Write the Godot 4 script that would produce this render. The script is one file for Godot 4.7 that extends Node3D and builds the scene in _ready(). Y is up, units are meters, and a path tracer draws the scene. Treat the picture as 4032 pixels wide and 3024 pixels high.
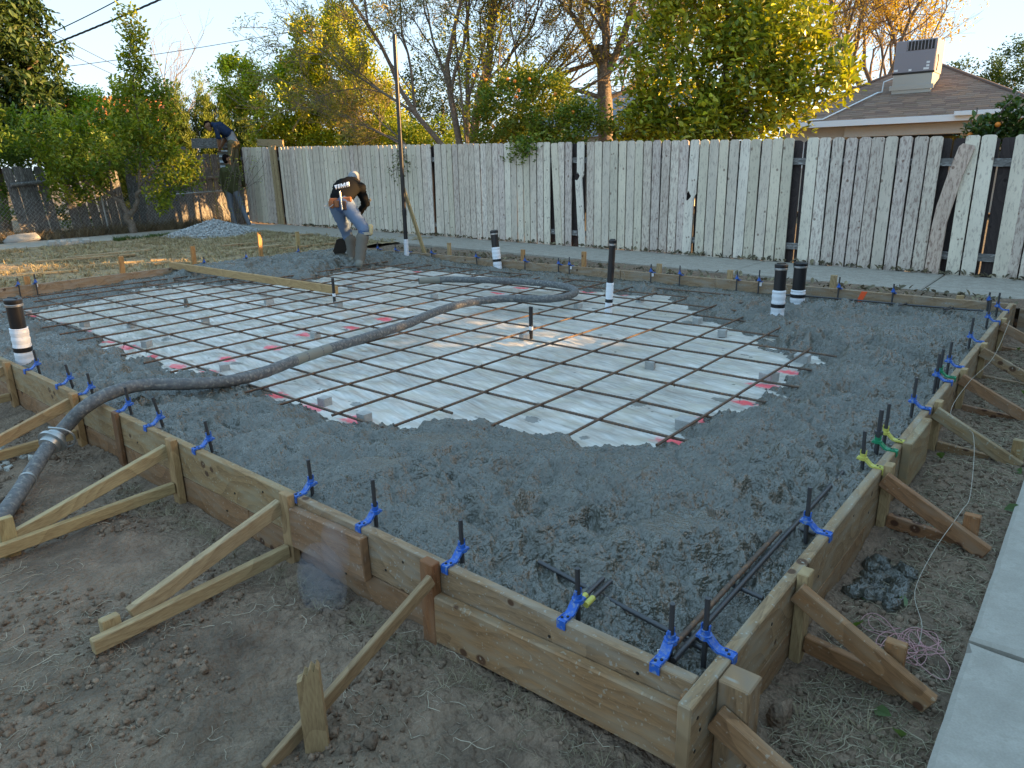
extends Node3D
# A backyard slab pour: wooden forms, rebar over a plastic sheet, wet concrete, fences, trees and three people.
# x runs along the front form (0 at the near corner, negative to the left), z along the right form (negative away). Form tops lie at y = 0.

var rng := RandomNumberGenerator.new()
var used := {}
var M := {}
var nz := FastNoiseLite.new()
var nz2 := FastNoiseLite.new()
var cell_noise := FastNoiseLite.new()

const W_SLAB := 9.575
const D_SLAB := 6.23

func _ready() -> void:
	rng.seed = 77
	nz.seed = 5
	nz.frequency = 1.0
	nz.fractal_type = FastNoiseLite.FRACTAL_NONE
	nz2.seed = 9
	nz2.frequency = 1.0
	nz2.fractal_type = FastNoiseLite.FRACTAL_FBM
	nz2.fractal_octaves = 3
	cell_noise.seed = 4
	cell_noise.noise_type = FastNoiseLite.TYPE_CELLULAR
	cell_noise.frequency = 1.0
	cell_noise.fractal_type = FastNoiseLite.FRACTAL_NONE
	cell_noise.cellular_return_type = FastNoiseLite.RETURN_DISTANCE
	# ---- camera, sky, sun, exposure
	var cam := Camera3D.new()
	cam.name = "camera"
	cam.fov = 56.74
	cam.near = 0.05
	cam.far = 400.0
	cam.transform = Transform3D(Basis(Vector3(0.76807, -0.02133, -0.64001), Vector3(-0.17293, 0.95540, -0.23937), Vector3(0.61657, 0.29453, 0.73013)).orthonormalized(), Vector3(0.5951, 1.28, 1.4439))
	add_child(cam)
	cam.current = true
	var env := Environment.new()
	env.background_mode = Environment.BG_SKY
	var sm := ProceduralSkyMaterial.new()
	sm.sky_top_color = lin(0.145, 0.235, 0.325)
	sm.sky_horizon_color = lin(0.27, 0.325, 0.36)
	sm.sky_curve = 0.16
	sm.ground_bottom_color = lin(0.12, 0.10, 0.08)
	sm.ground_horizon_color = lin(0.25, 0.24, 0.22)
	sm.sun_angle_max = 60.0
	sm.sun_curve = 0.33
	sm.energy_multiplier = 1.0
	var sky := Sky.new()
	sky.sky_material = sm
	env.sky = sky
	env.tonemap_mode = Environment.TONE_MAPPER_LINEAR
	env.tonemap_exposure = 4.3
	env.sdfgi_enabled = true
	env.ssao_enabled = true
	env.ssil_enabled = true
	env.volumetric_fog_enabled = true
	env.volumetric_fog_density = 0.0
	var we := WorldEnvironment.new()
	we.name = "environment"
	we.environment = env
	add_child(we)
	var sun := DirectionalLight3D.new()
	sun.name = "sun"
	sun.light_color = Color(1.0, 0.79, 0.52)
	sun.light_energy = 1.6
	sun.light_angular_distance = 0.5
	sun.shadow_enabled = true
	var to_sun := Vector3(0.82, 0.215, -0.57)
	sun.transform = Transform3D(Basis.looking_at(-to_sun.normalized(), Vector3.UP), Vector3(0, 20, 0))
	add_child(sun)
	make_materials()
	print("materials ", Time.get_ticks_msec())
	build_ground()
	build_concrete()
	print("concrete ", Time.get_ticks_msec())
	build_forms()
	build_mat()
	build_bolts()
	build_pipes()
	build_hose()
	print("slab ", Time.get_ticks_msec())
	build_white_fence()
	build_left_fence()
	build_house()
	print("fences ", Time.get_ticks_msec())
	build_trees()
	print("trees ", Time.get_ticks_msec())
	build_people()
	print("people ", Time.get_ticks_msec())
	build_yard()
	print("done ", Time.get_ticks_msec())

# ------------------------------------------------------------------ helpers
func lin(r: float, g: float, b: float) -> Color:
	return Color(r, g, b).linear_to_srgb()

func numbered(called: String) -> String:
	if not used.has(called):
		used[called] = 0
		return called
	used[called] += 1
	return "%s_%03d" % [called, used[called]]

func thing(called: String, label: String, category: String, at := Vector3.ZERO, turn := 0.0, group := "") -> Node3D:
	var o := Node3D.new()
	o.name = numbered(called)
	add_child(o)
	o.position = at
	o.rotation.y = turn
	o.set_meta("label", label)
	o.set_meta("category", category)
	if group != "":
		o.set_meta("group", group)
	return o

func part(parent: Node3D, called: String, mesh: Mesh, mat: Material, xf := Transform3D.IDENTITY) -> MeshInstance3D:
	var o := MeshInstance3D.new()
	o.name = called
	o.mesh = mesh
	o.material_override = mat
	o.transform = xf
	parent.add_child(o, true)
	return o

func single(called: String, label: String, category: String, mesh: Mesh, mat: Material, xf := Transform3D.IDENTITY, group := "") -> MeshInstance3D:
	var o := MeshInstance3D.new()
	o.name = numbered(called)
	o.mesh = mesh
	o.material_override = mat
	o.transform = xf
	add_child(o)
	o.set_meta("label", label)
	o.set_meta("category", category)
	if group != "":
		o.set_meta("group", group)
	return o

func struct(called: String, mesh: Mesh, mat: Material, xf := Transform3D.IDENTITY) -> MeshInstance3D:
	var o := MeshInstance3D.new()
	o.name = numbered(called)
	o.mesh = mesh
	o.material_override = mat
	o.transform = xf
	add_child(o)
	o.set_meta("kind", "structure")
	return o

func bake(parent: Node3D, called: String, mesh: ArrayMesh, mat: Material, xfs: Array, kinds: PackedInt32Array, tints: Array) -> MeshInstance3D:
	# one real mesh out of many placed copies of a leaf clump, each in one of a few tints
	var vars := []
	for t in tints:
		var arr := mesh.surface_get_arrays(0)
		var c: PackedColorArray = arr[Mesh.ARRAY_COLOR].duplicate()
		for k in c.size():
			c[k] = c[k] * t
		arr[Mesh.ARRAY_COLOR] = c
		var am := ArrayMesh.new()
		am.add_surface_from_arrays(Mesh.PRIMITIVE_TRIANGLES, arr)
		vars.append(am)
	var st := SurfaceTool.new()
	st.begin(Mesh.PRIMITIVE_TRIANGLES)
	for k in xfs.size():
		st.append_from(vars[kinds[k]], 0, xfs[k])
	return part(parent, called, st.commit(), mat)

func tint_set(c0: Color, c1: Color) -> Array:
	var out := []
	for a in 5:
		for q in [0.8, 1.0, 1.22]:
			var e := c0.lerp(c1, a / 4.0)
			out.append(Color(e.r * q * 1.6, e.g * q * 1.6, e.b * q * 1.5))
	return out

func stuff(called: String, label: String, category: String, mesh: Mesh, mat: Material, xfs: Array, cols: Array, parent: Node3D = null) -> MultiMeshInstance3D:
	var mm := MultiMesh.new()
	mm.transform_format = MultiMesh.TRANSFORM_3D
	mm.use_colors = true
	mm.mesh = mesh
	mm.instance_count = xfs.size()
	for k in xfs.size():
		mm.set_instance_transform(k, xfs[k])
		mm.set_instance_color(k, cols[k])
	var o := MultiMeshInstance3D.new()
	o.multimesh = mm
	o.material_override = mat
	if parent:
		o.name = called
		parent.add_child(o, true)
	else:
		o.name = numbered(called)
		add_child(o)
		o.set_meta("label", label)
		o.set_meta("category", category)
		o.set_meta("kind", "stuff")
	return o

func rf(a: float, b: float) -> float:
	return rng.randf_range(a, b)

func rdir() -> Vector3:
	var y := rf(-1, 1)
	var a := rf(0, TAU)
	var r := sqrt(1 - y * y)
	return Vector3(r * cos(a), y, r * sin(a))

class G:
	var v := PackedVector3Array()
	var n := PackedVector3Array()
	var uv := PackedVector2Array()
	var c := PackedColorArray()
	var i := PackedInt32Array()
	var col := Color.WHITE

	func add(p: Vector3, nn: Vector3, u: Vector2) -> int:
		v.append(p)
		n.append(nn)
		uv.append(u)
		c.append(col)
		return v.size() - 1

	func tri(a: Vector3, b: Vector3, d: Vector3, out_n := Vector3.ZERO) -> void:
		var cr := (b - a).cross(d - a)
		var nn := cr.normalized()
		var flip := false
		if out_n != Vector3.ZERO:
			if nn.dot(out_n) < 0:
				nn = -nn
				flip = true
		var k := v.size()
		add(a, nn, Vector2(a.x, a.y))
		add(b, nn, Vector2(b.x, b.y))
		add(d, nn, Vector2(d.x, d.y))
		if flip:
			i.append_array([k, k + 1, k + 2])
		else:
			i.append_array([k, k + 2, k + 1])

	func quad(p0: Vector3, p1: Vector3, p2: Vector3, p3: Vector3, out_n: Vector3, u0 := Vector2.ZERO, u1 := Vector2.ZERO, u2 := Vector2.ZERO, u3 := Vector2.ZERO) -> void:
		var nn := (p1 - p0).cross(p2 - p0)
		if nn.length_squared() < 1e-16:
			nn = (p2 - p0).cross(p3 - p0)
		nn = nn.normalized()
		var flip := nn.dot(out_n) < 0
		if flip:
			nn = -nn
		var k := v.size()
		add(p0, nn, u0)
		add(p1, nn, u1)
		add(p2, nn, u2)
		add(p3, nn, u3)
		if flip:
			i.append_array([k, k + 1, k + 2, k, k + 2, k + 3])
		else:
			i.append_array([k, k + 2, k + 1, k, k + 3, k + 2])

	func plank(xf: Transform3D, L: float, W: float, T: float, bev: float, uo: Vector2) -> void:
		# a bevelled board: L along local x, W along y, T along z
		var h := Vector3(L, W, T) * 0.5
		var b: float = minf(bev, minf(W, T) * 0.3)
		var pt := func(ax: int, s: Vector3) -> Vector3:
			var q := Vector3(s.x * (h.x - b), s.y * (h.y - b), s.z * (h.z - b))
			q[ax] = s[ax] * h[ax]
			return q
		var wuv := func(q: Vector3) -> Vector2:
			return Vector2(q.x + h.x + uo.x, q.y + h.y + (q.z + h.z) + uo.y)
		var put := func(ps: Array, nn: Vector3) -> void:
			var us := []
			for q in ps:
				us.append(wuv.call(q) if absf(nn.x) < 0.9 else Vector2(uo.x + q.z * 0.4, uo.y + 0.1 + q.y * 0.12 + q.z * 0.05))
			quad(xf * (ps[0] as Vector3), xf * (ps[1] as Vector3), xf * (ps[2] as Vector3), xf * (ps[3] as Vector3), xf.basis * nn, us[0], us[1], us[2], us[3])
		for ax in 3:
			var b1 := (ax + 1) % 3
			var b2 := (ax + 2) % 3
			for s in [-1.0, 1.0]:
				var ps := []
				for q in [[-1, -1], [1, -1], [1, 1], [-1, 1]]:
					var sg := Vector3.ZERO
					sg[ax] = s
					sg[b1] = q[0]
					sg[b2] = q[1]
					ps.append(pt.call(ax, sg))
				var nn := Vector3.ZERO
				nn[ax] = s
				put.call(ps, nn)
				if b > 0.0:
					for s2 in [-1.0, 1.0]:
						var es := []
						for q in [[ax, -1.0], [ax, 1.0], [b1, 1.0], [b1, -1.0]]:
							var sg := Vector3.ZERO
							sg[ax] = s
							sg[b1] = s2
							sg[b2] = q[1]
							es.append(pt.call(q[0], sg))
						var n2 := Vector3.ZERO
						n2[ax] = s
						n2[b1] = s2
						put.call(es, n2)
		if b > 0.0:
			for sx in [-1.0, 1.0]:
				for sy in [-1.0, 1.0]:
					for sz in [-1.0, 1.0]:
						var sg := Vector3(sx, sy, sz)
						tri(xf * (pt.call(0, sg) as Vector3), xf * (pt.call(1, sg) as Vector3), xf * (pt.call(2, sg) as Vector3), xf.basis * sg)

	func tube(path: PackedVector3Array, rad: PackedFloat32Array, sides: int, capped := true, vs := 1.0) -> void:
		var m := path.size()
		var t0 := (path[1] - path[0]).normalized()
		var up := Vector3.UP if absf(t0.y) < 0.9 else Vector3.RIGHT
		var a := t0.cross(up).normalized()
		var start := v.size()
		var run := 0.0
		for k in m:
			var t: Vector3
			if k == 0:
				t = t0
			elif k == m - 1:
				t = (path[k] - path[k - 1]).normalized()
			else:
				t = (path[k + 1] - path[k - 1]).normalized()
			a = (a - t * a.dot(t)).normalized()
			var b := t.cross(a)
			if k > 0:
				run += path[k].distance_to(path[k - 1])
			for s in sides + 1:
				var an := TAU * s / sides
				var d := a * cos(an) + b * sin(an)
				add(path[k] + d * rad[k], d, Vector2(float(s) / sides, run * vs))
		for k in m - 1:
			for s in sides:
				var p := start + k * (sides + 1) + s
				var q := p + sides + 1
				i.append_array([p, q, p + 1, p + 1, q, q + 1])
		if capped:
			for e in 2:
				var k: int = 0 if e == 0 else m - 1
				var t: Vector3 = (path[0] - path[1]).normalized() if e == 0 else (path[m - 1] - path[m - 2]).normalized()
				for s in sides:
					var p := start + k * (sides + 1) + s
					tri(path[k], v[p], v[p + 1], t)

	func lathe(xf: Transform3D, prof: Array, sides: int) -> void:
		# prof: [radius, height] pairs, flat-shaded along the profile, smooth around
		for k in prof.size() - 1:
			var r0: float = prof[k][0]
			var y0: float = prof[k][1]
			var r1: float = prof[k + 1][0]
			var y1: float = prof[k + 1][1]
			var nn := Vector2(y1 - y0, r0 - r1)
			if nn.length() < 1e-9:
				continue
			nn = nn.normalized()
			var start := v.size()
			for s in sides + 1:
				var an := TAU * s / sides
				var d := Vector3(cos(an), 0, sin(an))
				var no := xf.basis * (d * nn.x + Vector3.UP * nn.y)
				add(xf * (d * r0 + Vector3.UP * y0), no, Vector2(float(s) / sides, y0))
				add(xf * (d * r1 + Vector3.UP * y1), no, Vector2(float(s) / sides, y1))
			for s in sides:
				var p := start + s * 2
				i.append_array([p, p + 2, p + 1, p + 1, p + 2, p + 3])

	func prism(xf: Transform3D, poly: PackedVector2Array, T: float, uo: Vector2) -> void:
		# polygon in local xy, thickness T along z; u runs along y (the grain), v along x
		var m := poly.size()
		var idx := Geometry2D.triangulate_polygon(poly)
		var left := xf.basis.determinant() < 0
		for s in [-0.5, 0.5]:
			var k := v.size()
			var nn := xf.basis * Vector3(0, 0, s * 2)
			for p in poly:
				add(xf * Vector3(p.x, p.y, s * T), nn, Vector2(p.y + uo.x, p.x + uo.y))
			for t in idx.size() / 3:
				var a := idx[t * 3]
				var b := idx[t * 3 + 1]
				var d := idx[t * 3 + 2]
				var cr := (poly[b] - poly[a]).cross(poly[d] - poly[a])
				if ((cr > 0) == (s > 0)) != left:
					i.append_array([k + a, k + d, k + b])
				else:
					i.append_array([k + a, k + b, k + d])
		var ctr := Vector2.ZERO
		for p in poly:
			ctr += p
		ctr /= m
		for k in m:
			var p := poly[k]
			var q := poly[(k + 1) % m]
			var e := (q - p).orthogonal().normalized()
			if e.dot((p + q) * 0.5 - ctr) < 0:
				e = -e
			quad(xf * Vector3(p.x, p.y, -T / 2), xf * Vector3(q.x, q.y, -T / 2), xf * Vector3(q.x, q.y, T / 2), xf * Vector3(p.x, p.y, T / 2), xf.basis * Vector3(e.x, e.y, 0), Vector2(p.y + uo.x, p.x + uo.y), Vector2(q.y + uo.x, q.x + uo.y), Vector2(q.y + uo.x, q.x + uo.y + T), Vector2(p.y + uo.x, p.x + uo.y + T))

	func blob(xf: Transform3D, r: float, rough: float, ns: FastNoiseLite, sd: float) -> void:
		# a lumpy 20-face-derived stone (80 faces would be wasteful): 3 rings of 6
		var start := v.size()
		var rings := 5
		var sides := 7
		for a in rings:
			var th := PI * a / (rings - 1)
			for s in sides:
				var ph := TAU * s / sides
				var d := Vector3(sin(th) * cos(ph), cos(th), sin(th) * sin(ph))
				var q := d * r * (1.0 + rough * ns.get_noise_3d(d.x * 1.3 + sd, d.y * 1.3, d.z * 1.3 - sd))
				add(xf * q, (xf.basis * d).normalized(), Vector2(float(s) / sides, th))
		for a in rings - 1:
			for s in sides:
				var p := start + a * sides + s
				var p2 := start + a * sides + (s + 1) % sides
				i.append_array([p, p + sides, p2, p2, p + sides, p2 + sides])

	func mesh() -> ArrayMesh:
		var arr := []
		arr.resize(Mesh.ARRAY_MAX)
		arr[Mesh.ARRAY_VERTEX] = v
		arr[Mesh.ARRAY_NORMAL] = n
		arr[Mesh.ARRAY_TEX_UV] = uv
		arr[Mesh.ARRAY_COLOR] = c
		arr[Mesh.ARRAY_INDEX] = i
		var am := ArrayMesh.new()
		am.add_surface_from_arrays(Mesh.PRIMITIVE_TRIANGLES, arr)
		return am

func vc(k: float, w := 0.0) -> Color:
	return Color(k * (1 + w), k, k * (1 - w))

# transform whose local x runs from a to b, local y near `up`
func along(a: Vector3, b: Vector3, up := Vector3.UP) -> Transform3D:
	var x := (b - a).normalized()
	var z := x.cross(up).normalized()
	var y := z.cross(x)
	return Transform3D(Basis(x, y, z), (a + b) * 0.5)

# one board from a to b; W along `up`, T across
func board(a: Vector3, b: Vector3, W: float, T: float, up := Vector3.UP, tint := Color.WHITE, bev := 0.003) -> ArrayMesh:
	var g := G.new()
	g.col = tint
	g.plank(along(a, b, up), a.distance_to(b), W, T, bev, Vector2(rf(0, 2), rf(0, 0.25)))
	return g.mesh()

func rods(paths: Array, r: float, sides := 6) -> ArrayMesh:
	var g := G.new()
	for p in paths:
		var rr := PackedFloat32Array()
		rr.resize(p.size())
		rr.fill(r)
		g.tube(PackedVector3Array(p), rr, sides)
	return g.mesh()

func curve(pts: Array, step: float) -> PackedVector3Array:
	# Catmull-Rom through pts
	var out := PackedVector3Array()
	for k in pts.size() - 1:
		var p0: Vector3 = pts[maxi(k - 1, 0)]
		var p1: Vector3 = pts[k]
		var p2: Vector3 = pts[k + 1]
		var p3: Vector3 = pts[mini(k + 2, pts.size() - 1)]
		var m := maxi(1, int(p1.distance_to(p2) / step))
		for s in m:
			out.append(p1.cubic_interpolate(p2, p0, p3, float(s) / m))
	out.append(pts[pts.size() - 1])
	return out

# ------------------------------------------------------------------ materials
func std(rough := 0.8) -> StandardMaterial3D:
	var m := StandardMaterial3D.new()
	m.roughness = rough
	m.vertex_color_use_as_albedo = true
	return m

func plain(r: float, g: float, b: float, rough := 0.7, metal := 0.0) -> StandardMaterial3D:
	var m := std(rough)
	m.albedo_color = lin(r, g, b)
	m.metallic = metal
	return m

func noise_img(sd: int, freq: float, w: int, h: int, oct := 4, kind := FastNoiseLite.TYPE_SIMPLEX_SMOOTH) -> Image:
	var n := FastNoiseLite.new()
	n.seed = sd
	n.frequency = freq
	n.noise_type = kind
	n.fractal_octaves = oct
	return n.get_seamless_image(w, h)

func img_bytes(im: Image) -> PackedByteArray:
	im.convert(Image.FORMAT_L8)
	return im.get_data()

func tex(im: Image) -> ImageTexture:
	return ImageTexture.create_from_image(im)

# colour texture from up to two noises: lerp c0..c1 by a, then towards c2 where b is high
func mix_tex(w: int, a: PackedByteArray, b: PackedByteArray, d: PackedByteArray, c0: Vector3, c1: Vector3, c2: Vector3, t0: float, t1: float, grain: float) -> ImageTexture:
	var out := PackedByteArray()
	out.resize(w * w * 3)
	for k in w * w:
		var q := a[k] / 255.0
		var s := clampf((b[k] / 255.0 - t0) / (t1 - t0), 0, 1)
		var e := 1.0 + (d[k] / 255.0 - 0.5) * grain
		var col := c0.lerp(c1, q).lerp(c2, s) * e
		var sc := Color(clampf(col.x, 0, 1), clampf(col.y, 0, 1), clampf(col.z, 0, 1)).linear_to_srgb()
		out[k * 3] = int(sc.r * 255)
		out[k * 3 + 1] = int(sc.g * 255)
		out[k * 3 + 2] = int(sc.b * 255)
	var im := Image.create_from_data(w, w, false, Image.FORMAT_RGB8, out)
	im.generate_mipmaps()
	return tex(im)

# board texture: u along the grain (2 m, seamless), v across (0.5 m). paint: share of white paint left on it
func wood_tex(sd: int, c_dark: Vector3, c_light: Vector3, c_knot: Vector3, rings: float, knots: int, paint := 0.0, c_paint := Vector3.ONE, c_stain := Vector3.ZERO, stain := 0.0) -> ImageTexture:
	var w := 1024
	var h := 256
	var r := RandomNumberGenerator.new()
	r.seed = sd
	var bend := PackedFloat32Array()
	bend.resize(w * h)
	var knot := PackedFloat32Array()
	knot.resize(w * h)
	for k in knots:
		var kx := r.randi_range(0, w - 1)
		var ky := r.randi_range(6, h - 6)
		var kr := r.randf_range(5.0, 11.0)
		var reach := int(kr * 7)
		for dx in range(-reach, reach):
			for dy in range(-int(kr * 4), int(kr * 4)):
				var y := ky + dy
				if y < 0 or y >= h:
					continue
				var x := posmod(kx + dx, w)
				var d2 := pow(dx / (kr * 2.6), 2) + pow(dy / (kr * 1.25), 2)
				bend[y * w + x] += exp(-d2) * 1.5
				var d3 := sqrt(pow(dx / kr, 2) + pow(dy / (kr * 0.85), 2))
				if d3 < 1.25:
					knot[y * w + x] = maxf(knot[y * w + x], clampf((1.25 - d3) * 2.5, 0, 1))
	var n := FastNoiseLite.new()
	n.seed = sd
	n.frequency = 1.0
	n.fractal_octaves = 2
	var out := PackedByteArray()
	out.resize(w * h * 3)
	for x in w:
		var an := TAU * x / w
		var cx := cos(an)
		var cz := sin(an)
		for y in h:
			var v := float(y) / h
			var k := y * w + x
			var warp := n.get_noise_3d(cx * 0.45, v * 1.6, cz * 0.45)
			var ph := v * rings + warp * rings * 0.35 + bend[k]
			var ring := fposmod(ph, 1.0)
			ring = pow(ring, 1.6)
			var fine := n.get_noise_3d(cx * 7.0, v * 95.0 + 31.0, cz * 7.0)
			var col := c_light.lerp(c_dark, clampf(ring * 0.5 + fine * 0.5 + 0.2, 0, 1))
			if stain > 0.0:
				var stn := n.get_noise_3d(cx * 1.3 + 9.0, v * 9.0, cz * 1.3) + fine * 0.3
				col = col.lerp(c_stain, clampf((stn + 0.1) * 1.5, 0, 1) * stain)
			if knot[k] > 0:
				col = col.lerp(c_knot * (0.75 + 0.5 * absf(fine)), knot[k])
			if stain > 0.0 and n.get_noise_3d(cx * 16.0, v * 24.0 + 80.0, cz * 16.0) > 0.52:
				col = col.lerp(Vector3(0.36, 0.355, 0.33), 0.75)
			if paint > 0.0:
				var wear := n.get_noise_3d(cx * 2.2 + 3.0, v * 16.0 + 60.0, cz * 2.2) * 0.75 + fine * 0.65 + ring * 0.22
				var p := clampf((paint - wear) * 1.7, 0, 1) * (1.0 - knot[k] * 0.75)
				col = col.lerp(c_paint * (0.94 + 0.1 * warp), p)
			var sc := Color(clampf(col.x, 0, 1), clampf(col.y, 0, 1), clampf(col.z, 0, 1)).linear_to_srgb()
			out[k * 3] = int(sc.r * 255)
			out[k * 3 + 1] = int(sc.g * 255)
			out[k * 3 + 2] = int(sc.b * 255)
	var im := Image.create_from_data(w, h, false, Image.FORMAT_RGB8, out)
	im.generate_mipmaps()
	return tex(im)

func wood_mat(t: ImageTexture, rough := 0.75, relief := 0.15) -> StandardMaterial3D:
	var m := std(rough)
	m.albedo_texture = t
	m.uv1_scale = Vector3(0.5, 2.0, 1)
	m.heightmap_enabled = true
	m.heightmap_texture = t
	m.heightmap_scale = relief
	return m

func tri_mat(t: Texture2D, scale: float, rough: float, hm: Texture2D = null, relief := 0.5) -> StandardMaterial3D:
	var m := std(rough)
	m.albedo_texture = t
	m.uv1_triplanar = true
	m.uv1_world_triplanar = true
	m.uv1_scale = Vector3.ONE * scale
	if hm:
		m.heightmap_enabled = true
		m.heightmap_texture = hm
		m.heightmap_scale = relief
	return m

func leaf_mat(rough: float, back: Vector3) -> StandardMaterial3D:
	var m := std(rough)
	m.backlight_enabled = true
	m.backlight = Color(back.x, back.y, back.z)
	m.cull_mode = BaseMaterial3D.CULL_DISABLED
	return m

func make_materials() -> void:
	M.pine = wood_mat(wood_tex(11, Vector3(0.235, 0.16, 0.09), Vector3(0.44, 0.335, 0.205), Vector3(0.15, 0.085, 0.04), 9.0, 7))
	M.form = wood_mat(wood_tex(23, Vector3(0.16, 0.10, 0.055), Vector3(0.335, 0.225, 0.13), Vector3(0.10, 0.05, 0.025), 7.0, 8, 0.0, Vector3.ONE, Vector3(0.33, 0.30, 0.25), 0.55))
	M.white = wood_mat(wood_tex(31, Vector3(0.36, 0.285, 0.24), Vector3(0.50, 0.43, 0.375), Vector3(0.24, 0.16, 0.12), 11.0, 9, 0.80, Vector3(0.80, 0.715, 0.60)), 0.85)
	M.white_b = wood_mat(wood_tex(37, Vector3(0.34, 0.25, 0.21), Vector3(0.49, 0.40, 0.345), Vector3(0.23, 0.14, 0.10), 9.0, 10, 0.58, Vector3(0.78, 0.69, 0.585)), 0.85)
	M.old = wood_mat(wood_tex(41, Vector3(0.08, 0.075, 0.072), Vector3(0.19, 0.18, 0.17), Vector3(0.03, 0.025, 0.02), 8.0, 9, 0.02, Vector3(0.42, 0.41, 0.40)), 0.9)
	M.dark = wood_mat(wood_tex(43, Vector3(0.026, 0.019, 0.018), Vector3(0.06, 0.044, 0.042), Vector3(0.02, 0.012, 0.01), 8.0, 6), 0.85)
	# dirt
	var a := img_bytes(noise_img(1, 0.012, 1024, 1024, 5))
	var b := img_bytes(noise_img(2, 0.05, 1024, 1024, 3))
	var d := img_bytes(noise_img(3, 0.25, 1024, 1024, 2))
	var h1 := noise_img(4, 0.045, 1024, 1024, 5)
	M.dirt = tri_mat(mix_tex(1024, a, b, d, Vector3(0.145, 0.10, 0.067), Vector3(0.29, 0.205, 0.14), Vector3(0.185, 0.132, 0.09), 0.55, 0.8, 0.7), 0.62, 0.97, tex(h1), 2.2)
	M.lawn = tri_mat(mix_tex(1024, a, d, b, Vector3(0.19, 0.13, 0.07), Vector3(0.38, 0.285, 0.155), Vector3(0.48, 0.38, 0.22), 0.55, 0.85, 0.9), 0.45, 0.97, tex(h1), 2.0)
	M.path = tri_mat(mix_tex(1024, a, b, d, Vector3(0.32, 0.29, 0.245), Vector3(0.44, 0.405, 0.35), Vector3(0.345, 0.315, 0.265), 0.5, 0.9, 0.22), 0.45, 0.85, tex(noise_img(6, 0.2, 512, 512, 3)), 0.12)
	M.path_back = tri_mat(mix_tex(1024, a, b, d, Vector3(0.27, 0.24, 0.20), Vector3(0.39, 0.355, 0.30), Vector3(0.23, 0.20, 0.165), 0.55, 0.85, 0.35), 0.5, 0.9)
	# wet concrete: dark paste, wetter where the second noise is high
	var ca := img_bytes(noise_img(12, 0.008, 1024, 1024, 4))
	var cb := noise_img(13, 0.10, 1024, 1024, 4)
	var cd := img_bytes(noise_img(14, 0.30, 1024, 1024, 2))
	M.concrete = tri_mat(mix_tex(1024, ca, img_bytes(cb), cd, Vector3(0.068, 0.065, 0.049), Vector3(0.122, 0.117, 0.09), Vector3(0.053, 0.051, 0.039), 0.55, 0.8, 0.35), 1.0, 0.5, tex(noise_img(15, 0.06, 1024, 1024, 4)), 1.3)
	# wetness as roughness: blotches of bleed water
	var ra := img_bytes(noise_img(16, 0.010, 512, 512, 5))
	var rb := PackedByteArray()
	rb.resize(512 * 512)
	for k in 512 * 512:
		rb[k] = int(255 * lerpf(0.15, 0.50, smoothstep(0.40, 0.64, ra[k] / 255.0)))
	var rim := Image.create_from_data(512, 512, false, Image.FORMAT_L8, rb)
	M.concrete.roughness = 1.0
	M.concrete.roughness_texture = tex(rim)
	M.concrete.roughness_texture_channel = BaseMaterial3D.TEXTURE_CHANNEL_GRAYSCALE
	M.concrete.metallic_specular = 0.8
	M.concrete.clearcoat_enabled = true
	M.concrete.clearcoat = 0.25
	M.concrete.clearcoat_roughness = 0.22
	M.plastic = std(0.26)
	M.rebar = tri_mat(mix_tex(256, img_bytes(noise_img(21, 0.03, 256, 256)), img_bytes(noise_img(22, 0.08, 256, 256)), img_bytes(noise_img(23, 0.4, 256, 256)), Vector3(0.065, 0.05, 0.042), Vector3(0.13, 0.085, 0.058), Vector3(0.25, 0.125, 0.055), 0.5, 0.85, 0.5), 1.5, 0.6)
	M.rebar.metallic = 0.25
	M.steel = plain(0.075, 0.075, 0.08, 0.42, 0.5)
	M.blue = tri_mat(mix_tex(256, img_bytes(noise_img(71, 0.03, 256, 256)), img_bytes(noise_img(72, 0.05, 256, 256)), img_bytes(noise_img(73, 0.3, 256, 256)), Vector3(0.012, 0.085, 0.40), Vector3(0.02, 0.125, 0.52), Vector3(0.20, 0.26, 0.36), 0.56, 0.85, 0.25), 4.0, 0.5)
	M.green = plain(0.01, 0.22, 0.10, 0.45)
	M.yellow = plain(0.50, 0.48, 0.10, 0.5)
	M.screw = plain(0.03, 0.03, 0.03, 0.4, 0.6)
	M.black = plain(0.012, 0.012, 0.014, 0.32)
	M.band = plain(0.45, 0.45, 0.45, 0.3, 0.9)
	M.foam = plain(0.72, 0.75, 0.80, 0.55)
	M.wrap = plain(0.62, 0.65, 0.70, 0.4)
	M.tag = plain(0.75, 0.75, 0.75, 0.6)
	M.dobie = tri_mat(mix_tex(256, img_bytes(noise_img(24, 0.03, 256, 256)), img_bytes(noise_img(25, 0.08, 256, 256)), img_bytes(noise_img(26, 0.4, 256, 256)), Vector3(0.30, 0.30, 0.29), Vector3(0.42, 0.42, 0.40), Vector3(0.26, 0.25, 0.24), 0.6, 0.9, 0.4), 3.0, 0.9)
	M.hose = tri_mat(mix_tex(512, img_bytes(noise_img(27, 0.02, 512, 512)), img_bytes(noise_img(28, 0.03, 512, 512)), img_bytes(noise_img(29, 0.3, 512, 512)), Vector3(0.05, 0.054, 0.058), Vector3(0.15, 0.155, 0.16), Vector3(0.30, 0.29, 0.255), 0.55, 0.85, 0.4), 2.2, 0.7)
	M.paste = plain(0.20, 0.20, 0.17, 0.7)
	M.galv = plain(0.40, 0.42, 0.42, 0.38, 0.75)
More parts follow.
